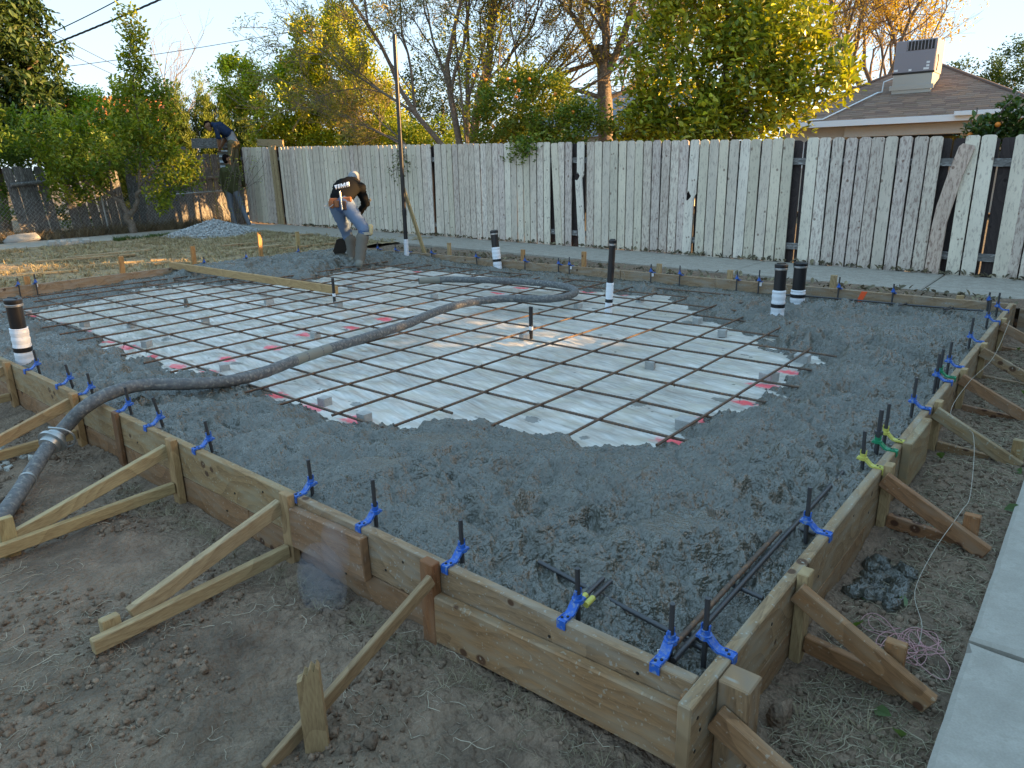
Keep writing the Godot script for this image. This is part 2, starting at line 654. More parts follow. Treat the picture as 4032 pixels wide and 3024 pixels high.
	M.bark = tri_mat(mix_tex(256, img_bytes(noise_img(33, 0.03, 256, 256)), img_bytes(noise_img(34, 0.06, 256, 256)), img_bytes(noise_img(35, 0.3, 256, 256)), Vector3(0.10, 0.075, 0.055), Vector3(0.22, 0.175, 0.135), Vector3(0.28, 0.25, 0.21), 0.6, 0.9, 0.6), 1.3, 0.95, tex(noise_img(36, 0.12, 256, 256)), 1.5)
	M.leaf = leaf_mat(0.5, Vector3(0.85, 0.9, 0.3))
	M.leaf_gloss = leaf_mat(0.36, Vector3(0.75, 0.8, 0.25))
	M.orange = plain(0.75, 0.22, 0.02, 0.5)
	M.straw = plain(1, 1, 1, 0.9)
	M.stone = tri_mat(mix_tex(256, img_bytes(noise_img(44, 0.03, 256, 256)), img_bytes(noise_img(45, 0.08, 256, 256)), img_bytes(noise_img(46, 0.4, 256, 256)), Vector3(0.8, 0.8, 0.8), Vector3(1, 1, 1), Vector3(0.7, 0.7, 0.7), 0.6, 0.9, 0.3), 4.0, 0.9)
	M.stucco = tri_mat(mix_tex(256, img_bytes(noise_img(47, 0.03, 256, 256)), img_bytes(noise_img(48, 0.08, 256, 256)), img_bytes(noise_img(49, 0.4, 256, 256)), Vector3(0.50, 0.47, 0.42), Vector3(0.54, 0.51, 0.46), Vector3(0.48, 0.45, 0.40), 0.6, 0.9, 0.2), 2.0, 0.9)
	M.shingle = tri_mat(mix_tex(256, img_bytes(noise_img(50, 0.05, 256, 256)), img_bytes(noise_img(51, 0.12, 256, 256)), img_bytes(noise_img(52, 0.5, 256, 256)), Vector3(0.8, 0.8, 0.8), Vector3(1, 1, 1), Vector3(0.72, 0.72, 0.72), 0.6, 0.9, 0.5), 2.0, 0.95)
	M.trim = plain(0.74, 0.78, 0.82, 0.5)
	M.glass = plain(0.03, 0.035, 0.04, 0.05)
	M.glass.metallic_specular = 1.0
	M.cable = plain(0.03, 0.03, 0.035, 0.6)
	M.cloth = plain(1, 1, 1, 1.0)
	M.cloth.metallic_specular = 0.15
	M.string_white = plain(0.48, 0.43, 0.36, 0.9)
	M.string_pink = plain(0.55, 0.30, 0.30, 0.8)
	M.orange_paint = plain(0.85, 0.10, 0.02, 0.6)

# ------------------------------------------------------------------ ground, walks, concrete
func sdir(a: float, b: float, n: int, pw: float) -> PackedFloat32Array:
	# n+1 stops from a to b, finer near a
	var o := PackedFloat32Array()
	for k in n + 1:
		o.append(lerpf(a, b, pow(float(k) / n, pw)))
	return o

func sheet(xs: PackedFloat32Array, zs: PackedFloat32Array, hf: Callable, cf, keep, uvf: Vector4 = Vector4(1, 1, 0, 0)) -> ArrayMesh:
	var g := G.new()
	var nx := xs.size()
	var nzc := zs.size()
	var hs := PackedFloat32Array()
	hs.resize(nx * nzc)
	for j in nzc:
		for k in nx:
			hs[j * nx + k] = hf.call(xs[k], zs[j])
	for j in nzc:
		var j0 := maxi(j - 1, 0)
		var j1 := mini(j + 1, nzc - 1)
		for k in nx:
			var k0 := maxi(k - 1, 0)
			var k1 := mini(k + 1, nx - 1)
			var dx := (hs[j * nx + k1] - hs[j * nx + k0]) / (xs[k1] - xs[k0])
			var dz := (hs[j1 * nx + k] - hs[j0 * nx + k]) / (zs[j1] - zs[j0])
			g.v.append(Vector3(xs[k], hs[j * nx + k], zs[j]))
			g.n.append(Vector3(-dx, 1, -dz).normalized())
			g.uv.append(Vector2(xs[k] * uvf.x + uvf.z, zs[j] * uvf.y + uvf.w))
			g.c.append(cf.call(xs[k], zs[j]) if cf != null else Color.WHITE)
	var up := xs[1] > xs[0]
	if zs[1] < zs[0]:
		up = not up
	for j in nzc - 1:
		for k in nx - 1:
			if keep != null and not keep.call((xs[k] + xs[k + 1]) * 0.5, (zs[j] + zs[j + 1]) * 0.5):
				continue
			var p := j * nx + k
			if up:
				g.i.append_array([p, p + 1, p + nx, p + 1, p + nx + 1, p + nx])
			else:
				g.i.append_array([p, p + nx, p + 1, p + 1, p + nx, p + nx + 1])
	return g.mesh()

func front_h(x: float, z: float) -> float:
	var y := -0.305
	y += 0.030 * nz.get_noise_2d(x * 1.1, z * 1.1) + 0.014 * nz.get_noise_2d(x * 4.1 + 7, z * 4.1)
	var lump := nz.get_noise_2d(x * 11.0, z * 11.0 + 3)
	var patch := smoothstep(-0.1, 0.35, nz.get_noise_2d(x * 0.9 + 20, z * 0.9))
	y += 0.020 * patch * absf(lump) + 0.010 * patch * absf(nz.get_noise_2d(x * 27.0, z * 27.0)) + 0.0022 * nz.get_noise_2d(x * 60.0, z * 60.0)
	# a shallow dip beside the wall and a rise in the middle of the patch
	y -= 0.035 * exp(-pow((z - 0.14) / 0.16, 2.0)) * smoothstep(-1.2, -1.6, x)
	y += 0.035 * exp(-(pow((x + 1.55) / 0.4, 2.0) + pow((z - 0.75) / 0.3, 2.0)))
	return y

func right_h(x: float, z: float) -> float:
	var t := clampf(-z / 3.0, 0, 1)
	var y := lerpf(-0.31, -0.245, t)
	y += 0.022 * nz.get_noise_2d(x * 2.1 + 40, z * 2.1) + 0.012 * absf(nz.get_noise_2d(x * 10.0, z * 10.0)) + 0.005 * nz.get_noise_2d(x * 26.0, z * 26.0) + 0.002 * nz.get_noise_2d(x * 60.0, z * 60.0)
	y -= 0.05 * exp(-(pow((x - 0.16) / 0.12, 2.0) + pow((z + 1.35) / 0.2, 2.0)))
	return y

func back_h(x: float, z: float) -> float:
	return -0.055 + 0.02 * nz.get_noise_2d(x * 2.0, z * 2.0 + 9) + 0.012 * absf(nz.get_noise_2d(x * 9.0, z * 9.0)) - 0.004 * (-x)

func left_h(x: float, z: float) -> float:
	return -0.05 - 0.008 * (-9.6 - x) + 0.02 * nz.get_noise_2d(x * 0.8, z * 0.8) + 0.012 * nz.get_noise_2d(x * 5.0, z * 5.0)

func tone(x: float, z: float) -> Color:
	var k := 0.95 + 0.42 * nz2.get_noise_2d(x * 1.3, z * 1.3) + 0.16 * nz.get_noise_2d(x * 6.0, z * 6.0)
	return Color(k * (1.0 + 0.05 * nz.get_noise_2d(x * 0.7, z * 0.7)), k, k)

func build_ground() -> void:
	var none = null
	# everything under and beyond: one sheet to the horizon
	struct("ground", sheet(PackedFloat32Array([-220, -60, -30, -19.9, -9.7, 0.2, 6, 30, 220]), PackedFloat32Array([-220, -60, -25, -8.2, -6.2, 0.2, 6, 40, 220]), func(x, z): return -0.42 if (x > -19.95 and z > -8.25) else -0.30, func(x, z): return Color(0.8, 0.85, 0.7), none), M.dirt)
	struct("ground", sheet(sdir(1.2, -7.5, 560, 1.35), sdir(2.3, 0.0, 190, 1.0), front_h, tone, none), M.dirt)
	struct("ground", sheet(sdir(0.0, 0.47, 44, 1.0), sdir(0.0, -6.25, 420, 1.3), right_h, tone, none), M.dirt)
	struct("ground", sheet(sdir(1.5, -10.2, 320, 1.1), sdir(-6.26, -7.75, 44, 1.0), back_h, tone, func(x, z): return z > -7.1 + 0.075 * x), M.dirt)
	struct("lawn", sheet(sdir(-9.62, -16.3, 220, 1.0), sdir(0.6, -8.7, 260, 1.0), left_h, tone, none), M.lawn)
	struct("dirt_bed", sheet(sdir(-17.4, -20.4, 50, 1.0), sdir(0.6, -9.6, 100, 1.0), func(x, z): return -0.13 + 0.04 * nz.get_noise_2d(x * 2, z * 2), tone, none), M.dirt)
	# walks
	walk("path", [Vector2(0.455, 3.0), Vector2(0.455, -0.97), Vector2(1.8, -0.97), Vector2(1.8, 3.0)], -0.215, M.path)
	walk("path", [Vector2(0.455, -0.985), Vector2(0.455, -3.6), Vector2(1.8, -3.6), Vector2(1.8, -0.985)], -0.212, M.path)
	walk("path", [Vector2(0.455, -3.615), Vector2(0.455, -5.9), Vector2(1.8, -5.9), Vector2(1.8, -3.615)], -0.205, M.path)
	var xs := [2.2, -0.85, -3.0, -5.2, -7.4, -9.6, -11.8, -14.0, -16.05]
	for k in xs.size() - 1:
		var x0: float = xs[k] - 0.006
		var x1: float = xs[k + 1] + 0.006
		walk("path", [Vector2(x0, -6.78 + 0.075 * x0), Vector2(x0, -8.02 + 0.066 * x0), Vector2(x1, -8.02 + 0.066 * x1), Vector2(x1, -6.78 + 0.075 * x1)], -0.035 - 0.002 * k, M.path_back)
	for k in 5:
		var z0 := 0.6 - 1.95 * k
		walk("path", [Vector2(-16.1, z0 - 0.006), Vector2(-17.45, z0 - 0.006), Vector2(-17.45, z0 - 1.944), Vector2(-16.1, z0 - 1.944)], -0.085 + 0.002 * (k % 2), M.path)

func walk(called: String, ps: Array, y: float, mat: Material) -> void:
	# a cast slab with rounded, slightly ragged edges
	var g := G.new()
	var ctr := Vector2.ZERO
	for p in ps:
		ctr += p / 4.0
	var ring := PackedVector2Array()
	var top := PackedVector2Array()
	for k in 4:
		var p: Vector2 = ps[k]
		var q: Vector2 = ps[(k + 1) % 4]
		var m := maxi(2, int(p.distance_to(q) / 0.06))
		var nn := (q - p).orthogonal().normalized()
		if nn.dot(ctr - p) < 0:
			nn = -nn
		for s in m:
			var t := float(s) / m
			var w := p.lerp(q, t)
			var chip := 0.0 if s == 0 else 0.004 + 0.006 * maxf(0.0, nz.get_noise_2d(w.x * 9.0 + w.y * 7.0, w.y * 9.0))
			ring.append(w + nn * (0.0 if s == 0 else chip * 0.5))
			top.append((w + (ctr - w).normalized() * 0.012) if s == 0 else w + nn * (0.010 + chip * 1.6))
	var idx := Geometry2D.triangulate_polygon(top)
	var base := g.v.size()
	for p in top:
		g.add(Vector3(p.x, y, p.y), Vector3.UP, p)
	for k in idx.size() / 3:
		var a := idx[k * 3]
		var b := idx[k * 3 + 1]
		var c := idx[k * 3 + 2]
		if (top[b] - top[a]).cross(top[c] - top[a]) > 0:
			g.i.append_array([base + a, base + b, base + c])
		else:
			g.i.append_array([base + a, base + c, base + b])
	for k in ring.size():
		var k2 := (k + 1) % ring.size()
		var out := (ring[k] + ring[k2]) * 0.5 - ctr
		g.quad(Vector3(ring[k].x, y - 0.010, ring[k].y), Vector3(ring[k2].x, y - 0.010, ring[k2].y), Vector3(top[k2].x, y, top[k2].y), Vector3(top[k].x, y, top[k].y), Vector3(out.x, 1, out.y))
		g.quad(Vector3(ring[k].x, y - 0.2, ring[k].y), Vector3(ring[k2].x, y - 0.2, ring[k2].y), Vector3(ring[k2].x, y - 0.010, ring[k2].y), Vector3(ring[k].x, y - 0.010, ring[k].y), Vector3(out.x, 0, out.y))
	struct(called, g.mesh(), mat)

# outline of the still uncovered plastic (x, z)
const POLY := [-8.22,-0.98, -7.58,-0.95, -6.98,-1.00, -6.46,-0.94, -5.99,-0.88, -5.63,-0.86, -5.32,-0.82, -4.98,-0.86, -4.64,-0.84, -4.34,-0.87, -3.81,-0.97, -3.55,-0.96, -3.42,-0.96, -3.29,-0.89, -3.12,-0.90, -2.99,-0.91, -2.75,-0.88, -2.61,-0.95, -2.52,-1.00, -2.32,-1.06, -2.25,-1.10, -2.22,-1.16, -2.09,-1.26, -1.96,-1.31, -1.95,-1.40, -1.84,-1.37, -1.74,-1.41, -1.61,-1.41, -1.51,-1.42, -1.28,-1.50, -1.06,-1.58, -1.03,-1.73, -1.03,-1.88, -1.05,-1.99, -1.01,-2.13, -0.97,-2.28, -0.90,-2.45, -0.93,-2.63, -0.95,-2.97, -0.95,-3.05, -0.93,-3.27, -0.91,-3.45, -1.01,-3.80, -1.06,-3.76, -1.15,-3.80, -1.40,-3.94, -1.55,-4.29, -1.75,-4.45, -1.87,-4.54, -2.21,-4.65, -2.45,-4.95, -2.69,-5.20, -2.92,-5.42, -3.13,-5.48, -3.42,-5.50, -3.69,-5.47, -4.05,-5.39, -5.07,-5.62, -5.86,-5.62, -6.67,-5.64, -6.98,-5.54, -7.63,-5.62, -7.75,-5.33, -7.99,-4.94, -7.61,-4.24, -7.63,-3.88, -7.81,-3.66, -8.01,-3.37, -8.31,-3.25, -8.94,-3.14, -8.79,-2.69, -8.77,-2.28, -8.55,-1.89, -8.49,-1.50, -8.54,-1.26]
# how full the forms are: x, z, level
const LEVEL := [-0.1,-0.1,-0.075, -0.15,-0.45,-0.055, -0.5,-0.1,-0.05, -0.9,-0.1,-0.025, -1.8,-0.1,-0.03, -2.7,-0.1,-0.042, -3.5,-0.1,-0.038, -4.4,-0.1,-0.044, -5.0,-0.1,-0.05, -0.5,-0.7,-0.02, -1.5,-0.6,-0.02, -2.6,-0.4,-0.03, -0.1,-1.0,-0.055, -0.1,-1.7,-0.03, -0.1,-2.7,-0.06, -0.1,-3.4,-0.08, -0.1,-4.5,-0.06, -0.1,-5.6,-0.07, -0.6,-2.6,-0.05, -0.5,-4.4,-0.055, -1.0,-6.1,-0.10, -2.3,-6.1,-0.115, -4.0,-6.1,-0.112, -6.0,-6.1,-0.108, -6.9,-6.1,-0.09, -7.5,-6.1,-0.04, -8.2,-6.1,-0.015, -9.4,-6.1,-0.01, -9.4,-5.2,0.0, -8.7,-5.0,-0.01, -9.4,-4.2,0.005, -8.5,-4.2,-0.03, -9.4,-3.5,0.0, -9.4,-2.9,-0.09, -9.4,-2.2,-0.12, -9.4,-1.3,-0.13, -9.0,-0.4,-0.1, -7.0,-0.3,-0.08, -5.8,-0.4,-0.05]
var sd_grid := PackedFloat32Array()
var lv_grid := PackedFloat32Array()
const GN := 0.06
var gnx := 0
var gnz := 0

func poly_pts() -> PackedVector2Array:
	var p := PackedVector2Array()
	for k in POLY.size() / 2:
		p.append(Vector2(POLY[k * 2], POLY[k * 2 + 1]))
	return p

func prepare_slab() -> void:
	var poly := poly_pts()
	gnx = int(W_SLAB / GN) + 2
	gnz = int(D_SLAB / GN) + 2
	sd_grid.resize(gnx * gnz)
	lv_grid.resize(gnx * gnz)
	for j in gnz:
		for k in gnx:
			var p := Vector2(-k * GN, -j * GN)
			var best := 1e9
			for e in poly.size():
				var q := Geometry2D.get_closest_point_to_segment(p, poly[e], poly[(e + 1) % poly.size()])
				best = minf(best, p.distance_squared_to(q))
			best = sqrt(best)
			sd_grid[j * gnx + k] = best if Geometry2D.is_point_in_polygon(p, poly) else -best
			var s := 0.0
			var w := 0.0
			for e in LEVEL.size() / 3:
				var d := pow(p.x - LEVEL[e * 3], 2) + pow(p.y - LEVEL[e * 3 + 1], 2) + 0.02
				var ww := 1.0 / (d * d)
				s += LEVEL[e * 3 + 2] * ww
				w += ww
			lv_grid[j * gnx + k] = s / w

func look(gr: PackedFloat32Array, x: float, z: float) -> float:
	var fx := clampf(-x / GN, 0, gnx - 1.001)
	var fz := clampf(-z / GN, 0, gnz - 1.001)
	var k := int(fx)
	var j := int(fz)
	fx -= k
	fz -= j
	var p := j * gnx + k
	return lerpf(lerpf(gr[p], gr[p + 1], fx), lerpf(gr[p + gnx], gr[p + gnx + 1], fx), fz)

# boot prints: x, z, turn
const STEPS := [[-0.75, -0.62, 0.4], [-1.05, -0.95, 0.7], [-1.9, -0.5, 0.2], [-2.3, -0.62, 2.8], [-0.6, -1.6, 1.3], [-0.75, -2.3, 1.7], [-0.5, -3.1, 1.5], [-0.8, -3.9, 1.2], [-0.6, -4.9, 1.4], [-1.4, -5.2, 0.5], [-1.1, -4.5, 0.9], [-3.0, -0.55, 0.1], [-4.9, -0.5, 0.3], [-8.2, -5.5, 0.8]]

func conc_h(x: float, z: float) -> float:
	var sd := look(sd_grid, x, z) + 0.035 * nz.get_noise_2d(x * 5.0, z * 5.0 + 4) + 0.010 * nz.get_noise_2d(x * 17.0, z * 17.0)
	if sd > 0.03:
		return -0.185
	var lv := look(lv_grid, x, z)
	var t := smoothstep(-0.03, 0.30, -sd)
	t = maxf(t, smoothstep(-0.03, 0.07, -sd) * 0.42)
	var y := lerpf(-0.165, lv, t)
	var calm := smoothstep(0.15, 0.6, nz.get_noise_2d(x * 0.8 + 3, z * 0.8) + 0.35)
	var big := nz2.get_noise_2d(x * 1.6, z * 1.6 + 2)
	var mid := nz.get_noise_2d(x * 5.5 + 1, z * 5.5)
	var sm := nz.get_noise_2d(x * 15.0, z * 15.0)
	var gr := nz.get_noise_2d(x * 38.0, z * 38.0)
	var inner := smoothstep(0.0, 0.25, minf(minf(-x, W_SLAB + x), minf(-z, D_SLAB + z)))
	var wx := x + 0.12 * nz.get_noise_2d(x * 2.0, z * 2.0 + 40)
	var wz := z + 0.12 * nz.get_noise_2d(x * 2.0 + 40, z * 2.0)
	var ridge := 0.35 - absf(nz.get_noise_2d(wx * 2.6 + 5, wz * 2.6))
	var slump := 0.3 - absf(nz.get_noise_2d(wx * 6.3, wz * 6.3 + 8))
	y += big * 0.065 * inner + ridge * 0.055 * inner + slump * 0.05 * lerpf(0.3, 1.0, calm) * (0.35 + 0.65 * inner) + (absf(mid) - 0.25) * 0.022 * lerpf(0.3, 1.0, calm)
	for q in STEPS:
		var u: float = (x - q[0]) * cos(q[2]) + (z - q[1]) * sin(q[2])
		var w: float = -(x - q[0]) * sin(q[2]) + (z - q[1]) * cos(q[2])
		var e := u * u / 0.02 + w * w / 0.0035
		if e < 4.0:
			y += -0.03 * exp(-e * 1.6) + 0.012 * exp(-pow(sqrt(e) - 1.35, 2.0) * 9.0)
	y += sm * 0.012 * lerpf(0.5, 1.0, calm) + gr * 0.008 - 0.008 * (cell_noise.get_noise_2d(x * 42.0, z * 42.0) + 0.5) - 0.0035 * (cell_noise.get_noise_2d(x * 80.0 + 9, z * 80.0) + 0.5)
	# a dragged furrow here and there
	var fur := absf(nz.get_noise_2d(x * 1.9 + z * 0.8, z * 2.6 + 11))
	y -= 0.012 * smoothstep(0.07, 0.0, fur) * inner
	return minf(y, 0.014)

func build_concrete() -> void:
	prepare_slab()
	var g := sheet(sdir(-0.037, -9.537, 700, 1.6), sdir(-0.037, -6.193, 600, 1.4), conc_h, null, func(x, z): return look(sd_grid, x, z) < 0.16)
	var o := struct("wet_concrete", g, M.concrete)
	o.set_meta("label", "freshly poured wet grey concrete around the edge of the slab")
	# plastic sheet with spray marks
	var w := 1536
	var h := 1024
	var a := img_bytes(noise_img(61, 0.006, w, h, 5))
	var b := img_bytes(noise_img(62, 0.02, w, h, 4))
	var s1 := FastNoiseLite.new()
	s1.frequency = 1.0
	s1.fractal_octaves = 3
	var px := PackedFloat32Array()
	px.resize(w * h)
	const PINK := [-8.97,-3.08, -6.13,-0.96, -5.75,-0.98, -5.25,-0.96, -4.79,-0.94, -4.43,-1.00, -4.70,-1.71, -4.67,-1.28, -4.75,-2.58, -4.79,-3.01, -4.83,-5.18, -4.85,-4.78, -3.60,-5.48, -3.50,-0.99, -3.09,-0.97, -2.69,-1.00, -1.03,-2.20, -0.99,-2.64, -1.02,-3.05, -1.00,-3.45, -1.03,-1.78, -4.90,-2.15, -8.1,-0.98, -7.4,-1.0, -6.8,-1.0, -7.0,-5.5, -4.0,-5.4]
	for k in PINK.size() / 2:
		var cx: float = -PINK[k * 2] / W_SLAB * w
		var cy: float = -PINK[k * 2 + 1] / D_SLAB * h
		var big := rf(0.75, 1.15)
		for dy in range(-22, 23):
			for dx in range(-28, 29):
				var x := int(cx) + dx
				var y := int(cy) + dy
				if x < 0 or y < 0 or x >= w or y >= h:
					continue
				var d := sqrt(pow(dx / (15.0 * big), 2) + pow(dy / (9.0 * big), 2)) + 0.5 * s1.get_noise_2d(x * 0.12, y * 0.12)
				px[y * w + x] = maxf(px[y * w + x], smoothstep(1.35, 0.55, d))
	var spl := PackedByteArray()
	spl.resize(w * h)
	for k in 900:
		var cx := rng.randi_range(60, w - 60)
		var cy := rng.randi_range(60, h - 60)
		# spatter lies thicker close to the pour
		var sdv := look(sd_grid, -cx * W_SLAB / w, -cy * D_SLAB / h)
		if sdv < 0 or rng.randf() > exp(-sdv * 1.6) + 0.10:
			continue
		var rr := rf(0.6, 2.0) if rng.randf() < 0.86 else rf(2.5, 8.0)
		for dy in range(-9, 10):
			for dx in range(-9, 10):
				var d := sqrt(pow(dx * 0.8, 2) + dy * dy) / rr + 0.4 * s1.get_noise_2d((cx + dx) * 0.3, (cy + dy) * 0.3)
				if d < 1.0:
					spl[(cy + dy) * w + cx + dx] = 255
	var out := PackedByteArray()
	out.resize(w * h * 3)
	for y in h:
		for x in w:
			var k := y * w + x
			var q := a[k] / 255.0
			var streak := s1.get_noise_2d(x * 0.012 + y * 0.035, y * 0.22 - x * 0.06)
			var col := Vector3(0.40, 0.385, 0.35).lerp(Vector3(0.70, 0.68, 0.63), clampf(q * 0.9 + streak * 0.55, 0, 1))
			col = col.lerp(Vector3(0.54, 0.50, 0.39), clampf((b[k] / 255.0 - 0.5) * 1.6, 0, 0.6))
			if px[k] > 0:
				col = col.lerp(Vector3(0.95, 0.085, 0.13), px[k] * 0.92)
			if spl[k] > 0:
				col = Vector3(0.22, 0.225, 0.21)
			var sc := Color(col.x, col.y, col.z).linear_to_srgb()
			out[k * 3] = int(sc.r * 255)
			out[k * 3 + 1] = int(sc.g * 255)
			out[k * 3 + 2] = int(sc.b * 255)
	var im := Image.create_from_data(w, h, false, Image.FORMAT_RGB8, out)
	im.generate_mipmaps()
	M.plastic.albedo_texture = tex(im)
	M.plastic.vertex_color_use_as_albedo = false
	M.plastic.metallic_specular = 0.55
	var wr := func(x, z):
		var y: float = -0.150 + 0.004 * nz.get_noise_2d(x * 1.5, z * 1.5)
		y += 0.009 * nz.get_noise_2d(x * 2.2 + z * 3.0, z * 9.0 - x * 2.0) + 0.006 * (0.4 - absf(nz.get_noise_2d(x * 3.0 + z * 2.0, z * 11.0 - x * 1.5 + 5))) + 0.003 * absf(nz.get_noise_2d(x * 13.0, z * 23.0))
		return y
	var pl := single("plastic_sheet", "pale translucent plastic sheet with pink spray marks under the rebar", "plastic sheet", sheet(sdir(-0.7, -9.2, 380, 1.15), sdir(-0.6, -5.95, 260, 1.15), wr, null, func(x, z): return look(sd_grid, x, z) > -0.22, Vector4(-1.0 / W_SLAB, -1.0 / D_SLAB, 0, 0)), M.plastic)
	pl.set_meta("label", "pale plastic sheet with pink spray marks under the rebar")

# ------------------------------------------------------------------ forms and braces
func build_forms() -> void:
	var T := 0.038
	# front
	var f := thing("form_wall", "front wooden form wall of stacked boards along the near dirt", "formwork", Vector3.ZERO, 0, "")
	part(f, "form_board", board(Vector3(-0.040, -0.092, -0.019), Vector3(-1.79, -0.092, -0.019), 0.184, T, Vector3.UP, Color(0.95, 0.93, 0.88)), M.form)
	part(f, "form_board", board(Vector3(-1.795, -0.094, -0.020), Vector3(-6.2, -0.094, -0.020), 0.184, T, Vector3.UP, Color(1.12, 0.95, 0.74)), M.form)
	part(f, "form_board", board(Vector3(-0.04, -0.285, -0.021), Vector3(-2.2, -0.285, -0.021), 0.19, T, Vector3.UP, Color(0.85, 0.68, 0.55)), M.form)
	part(f, "form_board", board(Vector3(-2.21, -0.286, -0.023), Vector3(-6.2, -0.286, -0.023), 0.19, T, Vector3.UP, Color(0.92, 0.72, 0.55)), M.form)
	part(f, "splice_board", board(Vector3(-1.81, -0.125, 0.0185), Vector3(-1.335, -0.108, 0.0185), 0.18, 0.036, Vector3.UP, Color(0.92, 0.74, 0.62), 0.004), M.form)
	part(f, "splice_board", board(Vector3(-0.965, -0.194, 0.0195), Vector3(-0.045, -0.158, 0.0195), 0.184, T, Vector3.UP, Color(1.0, 0.86, 0.68), 0.005), M.form)
	# right
	var r := thing("form_wall", "right-hand wooden form wall running back beside the concrete walk", "formwork")
	part(r, "form_board", board(Vector3(-0.019, -0.096, 0.09), Vector3(-0.019, -0.096, -1.98), 0.195, T, Vector3.UP, Color(1.18, 1.08, 0.92), 0.004), M.form)
	part(r, "form_board", board(Vector3(-0.018, -0.100, -1.985), Vector3(-0.018, -0.094, -6.26), 0.19, T, Vector3.UP, Color(1.15, 1.08, 0.94), 0.004), M.form)
	part(r, "form_board", board(Vector3(-0.020, -0.292, 0.075), Vector3(-0.020, -0.290, -1.5), 0.19, T, Vector3.UP, Color(0.98, 0.86, 0.72)), M.form)
	part(r, "form_board", board(Vector3(-0.020, -0.292, -1.505), Vector3(-0.020, -0.290, -6.2), 0.19, T, Vector3.UP, Color(1.0, 0.9, 0.76)), M.form)
	part(r, "splice_board", board(Vector3(0.0215, -0.105, -2.05), Vector3(0.0215, -0.11, -2.5), 0.235, 0.04, Vector3.UP, Color(1.2, 1.0, 0.82), 0.004), M.form)
	part(r, "end_strip", board(Vector3(-0.051, -0.03, 0.012), Vector3(-0.051, -0.36, 0.012), 0.02, 0.03, Vector3(1, 0, 0), Color(0.9, 0.62, 0.4)), M.form)
	# back and left
	var b := thing("form_wall", "far grey wooden form wall in front of the white fence", "formwork")
	part(b, "form_board", board(Vector3(0.02, -0.12, -6.211), Vector3(-4.05, -0.12, -6.211), 0.24, T, Vector3.UP, Color(1.1, 1.12, 1.12)), M.form)
	part(b, "form_board", board(Vector3(-4.06, -0.12, -6.212), Vector3(-9.58, -0.12, -6.212), 0.24, T, Vector3.UP, Color(1.1, 1.1, 1.05)), M.form)
	var mk := G.new()
	mk.quad(Vector3(-1.30, -0.11, -6.190), Vector3(-1.25, -0.11, -6.190), Vector3(-1.205, 0.0, -6.190), Vector3(-1.26, 0.0, -6.190), Vector3(0, 0, 1))
	part(b, "paint_mark", mk.mesh(), M.orange_paint)
	part(b, "cross_board", board(Vector3(0.05, -0.17, -6.24), Vector3(0.5, -0.17, -6.24), 0.26, 0.03, Vector3.UP, Color(0.9, 0.92, 0.95)), M.form)
	var l := thing("form_wall", "left-hand wooden form wall beside the dry lawn", "formwork")
	part(l, "form_board", board(Vector3(-9.556, -0.1, -6.19), Vector3(-9.556, -0.1, -3.2), 0.2, T, Vector3.UP, Color(1.1, 1.0, 0.85)), M.form)
	part(l, "form_board", board(Vector3(-9.556, -0.1, -3.195), Vector3(-9.556, -0.1, 0.0), 0.2, T, Vector3.UP, Color(1.4, 1.25, 1.0)), M.form)
	var nail := G.new()
	nail.lathe(Transform3D.IDENTITY, [[0.0055, 0.0], [0.0055, 0.0016], [0.0, 0.0022]], 8)
	var nm2 := nail.mesh()
	for q in [[-0.2, -0.05], [-0.5, -0.07], [-1.15, -0.06], [-1.25, -0.13], [-2.05, -0.05], [-2.3, -0.13], [-2.95, -0.06], [-3.3, -0.12], [-1.5, -0.24], [-2.4, -0.25], [-3.9, -0.06]]:
		part(f, "nail", nm2, M.screw, Transform3D(Basis(Vector3.RIGHT, PI / 2), Vector3(q[0], q[1], -0.0008)))
	for q in [[0.05, -0.05], [0.03, -0.10], [0.055, -0.15], [-0.45, -0.06], [-0.9, -0.12], [-1.3, -0.05], [-1.55, -0.14], [-2.6, -0.06], [-3.2, -0.1]]:
		part(r, "nail", nm2, M.screw, Transform3D(Basis(Vector3(0, 0, 1), -PI / 2), Vector3(-0.0005, q[1], q[0])))
	# braces of the front wall: upright x, kicker and diagonal, ground stake
	front_brace("kicker brace with long pale diagonal meeting the splice block, in front of the forms", -1.83, 0.66, 0.81, Color(1, 0.98, 0.9), 0.70, -0.19)
	front_brace("kicker brace with pale kicker board in front of the hose coupling", -2.83, 0.72, 0.95, Color(1.05, 1.0, 0.85), 0.72, -0.12)
	front_brace("kicker brace partly hidden under the hose at the left", -4.08, 0.6, 0.75, Color(1, 0.85, 0.65), 0.62, -0.2)
	front_brace("kicker brace farthest left along the front forms at the picture edge", -5.31, 0.6, 0.75, Color(0.95, 0.85, 0.7), 0.62, -0.2)
	single("form_stake", "thin brown stake on the front forms between hose and pale brace", "stake", board(Vector3(-3.525, -0.335, 0.012), Vector3(-3.505, 0.015, 0.012), 0.055, 0.022, Vector3.RIGHT, Color(0.62, 0.42, 0.28)), M.form)
	# single-diagonal brace with the splintered stake
	var s := thing("form_brace", "single grey diagonal brace with a splintered broken-top stake in the foreground", "brace", Vector3(-0.98, -0.3, 0.3), 0, "front form braces")
	var o := Vector3(0.98, 0.3, -0.3)
	part(s, "upright", board(Vector3(-0.99, -0.36, 0.022), Vector3(-0.985, 0.018, 0.022), 0.062, 0.038, Vector3.RIGHT, Color(0.78, 0.48, 0.30)), M.form, Transform3D(Basis.IDENTITY, o))
	part(s, "diagonal", board(Vector3(-0.955, -0.03, 0.045), Vector3(-0.975, -0.325, 0.69), 0.045, 0.022, Vector3.UP, Color(0.72, 0.66, 0.58)), M.pine, Transform3D(Basis.IDENTITY, o))
	var st := G.new()
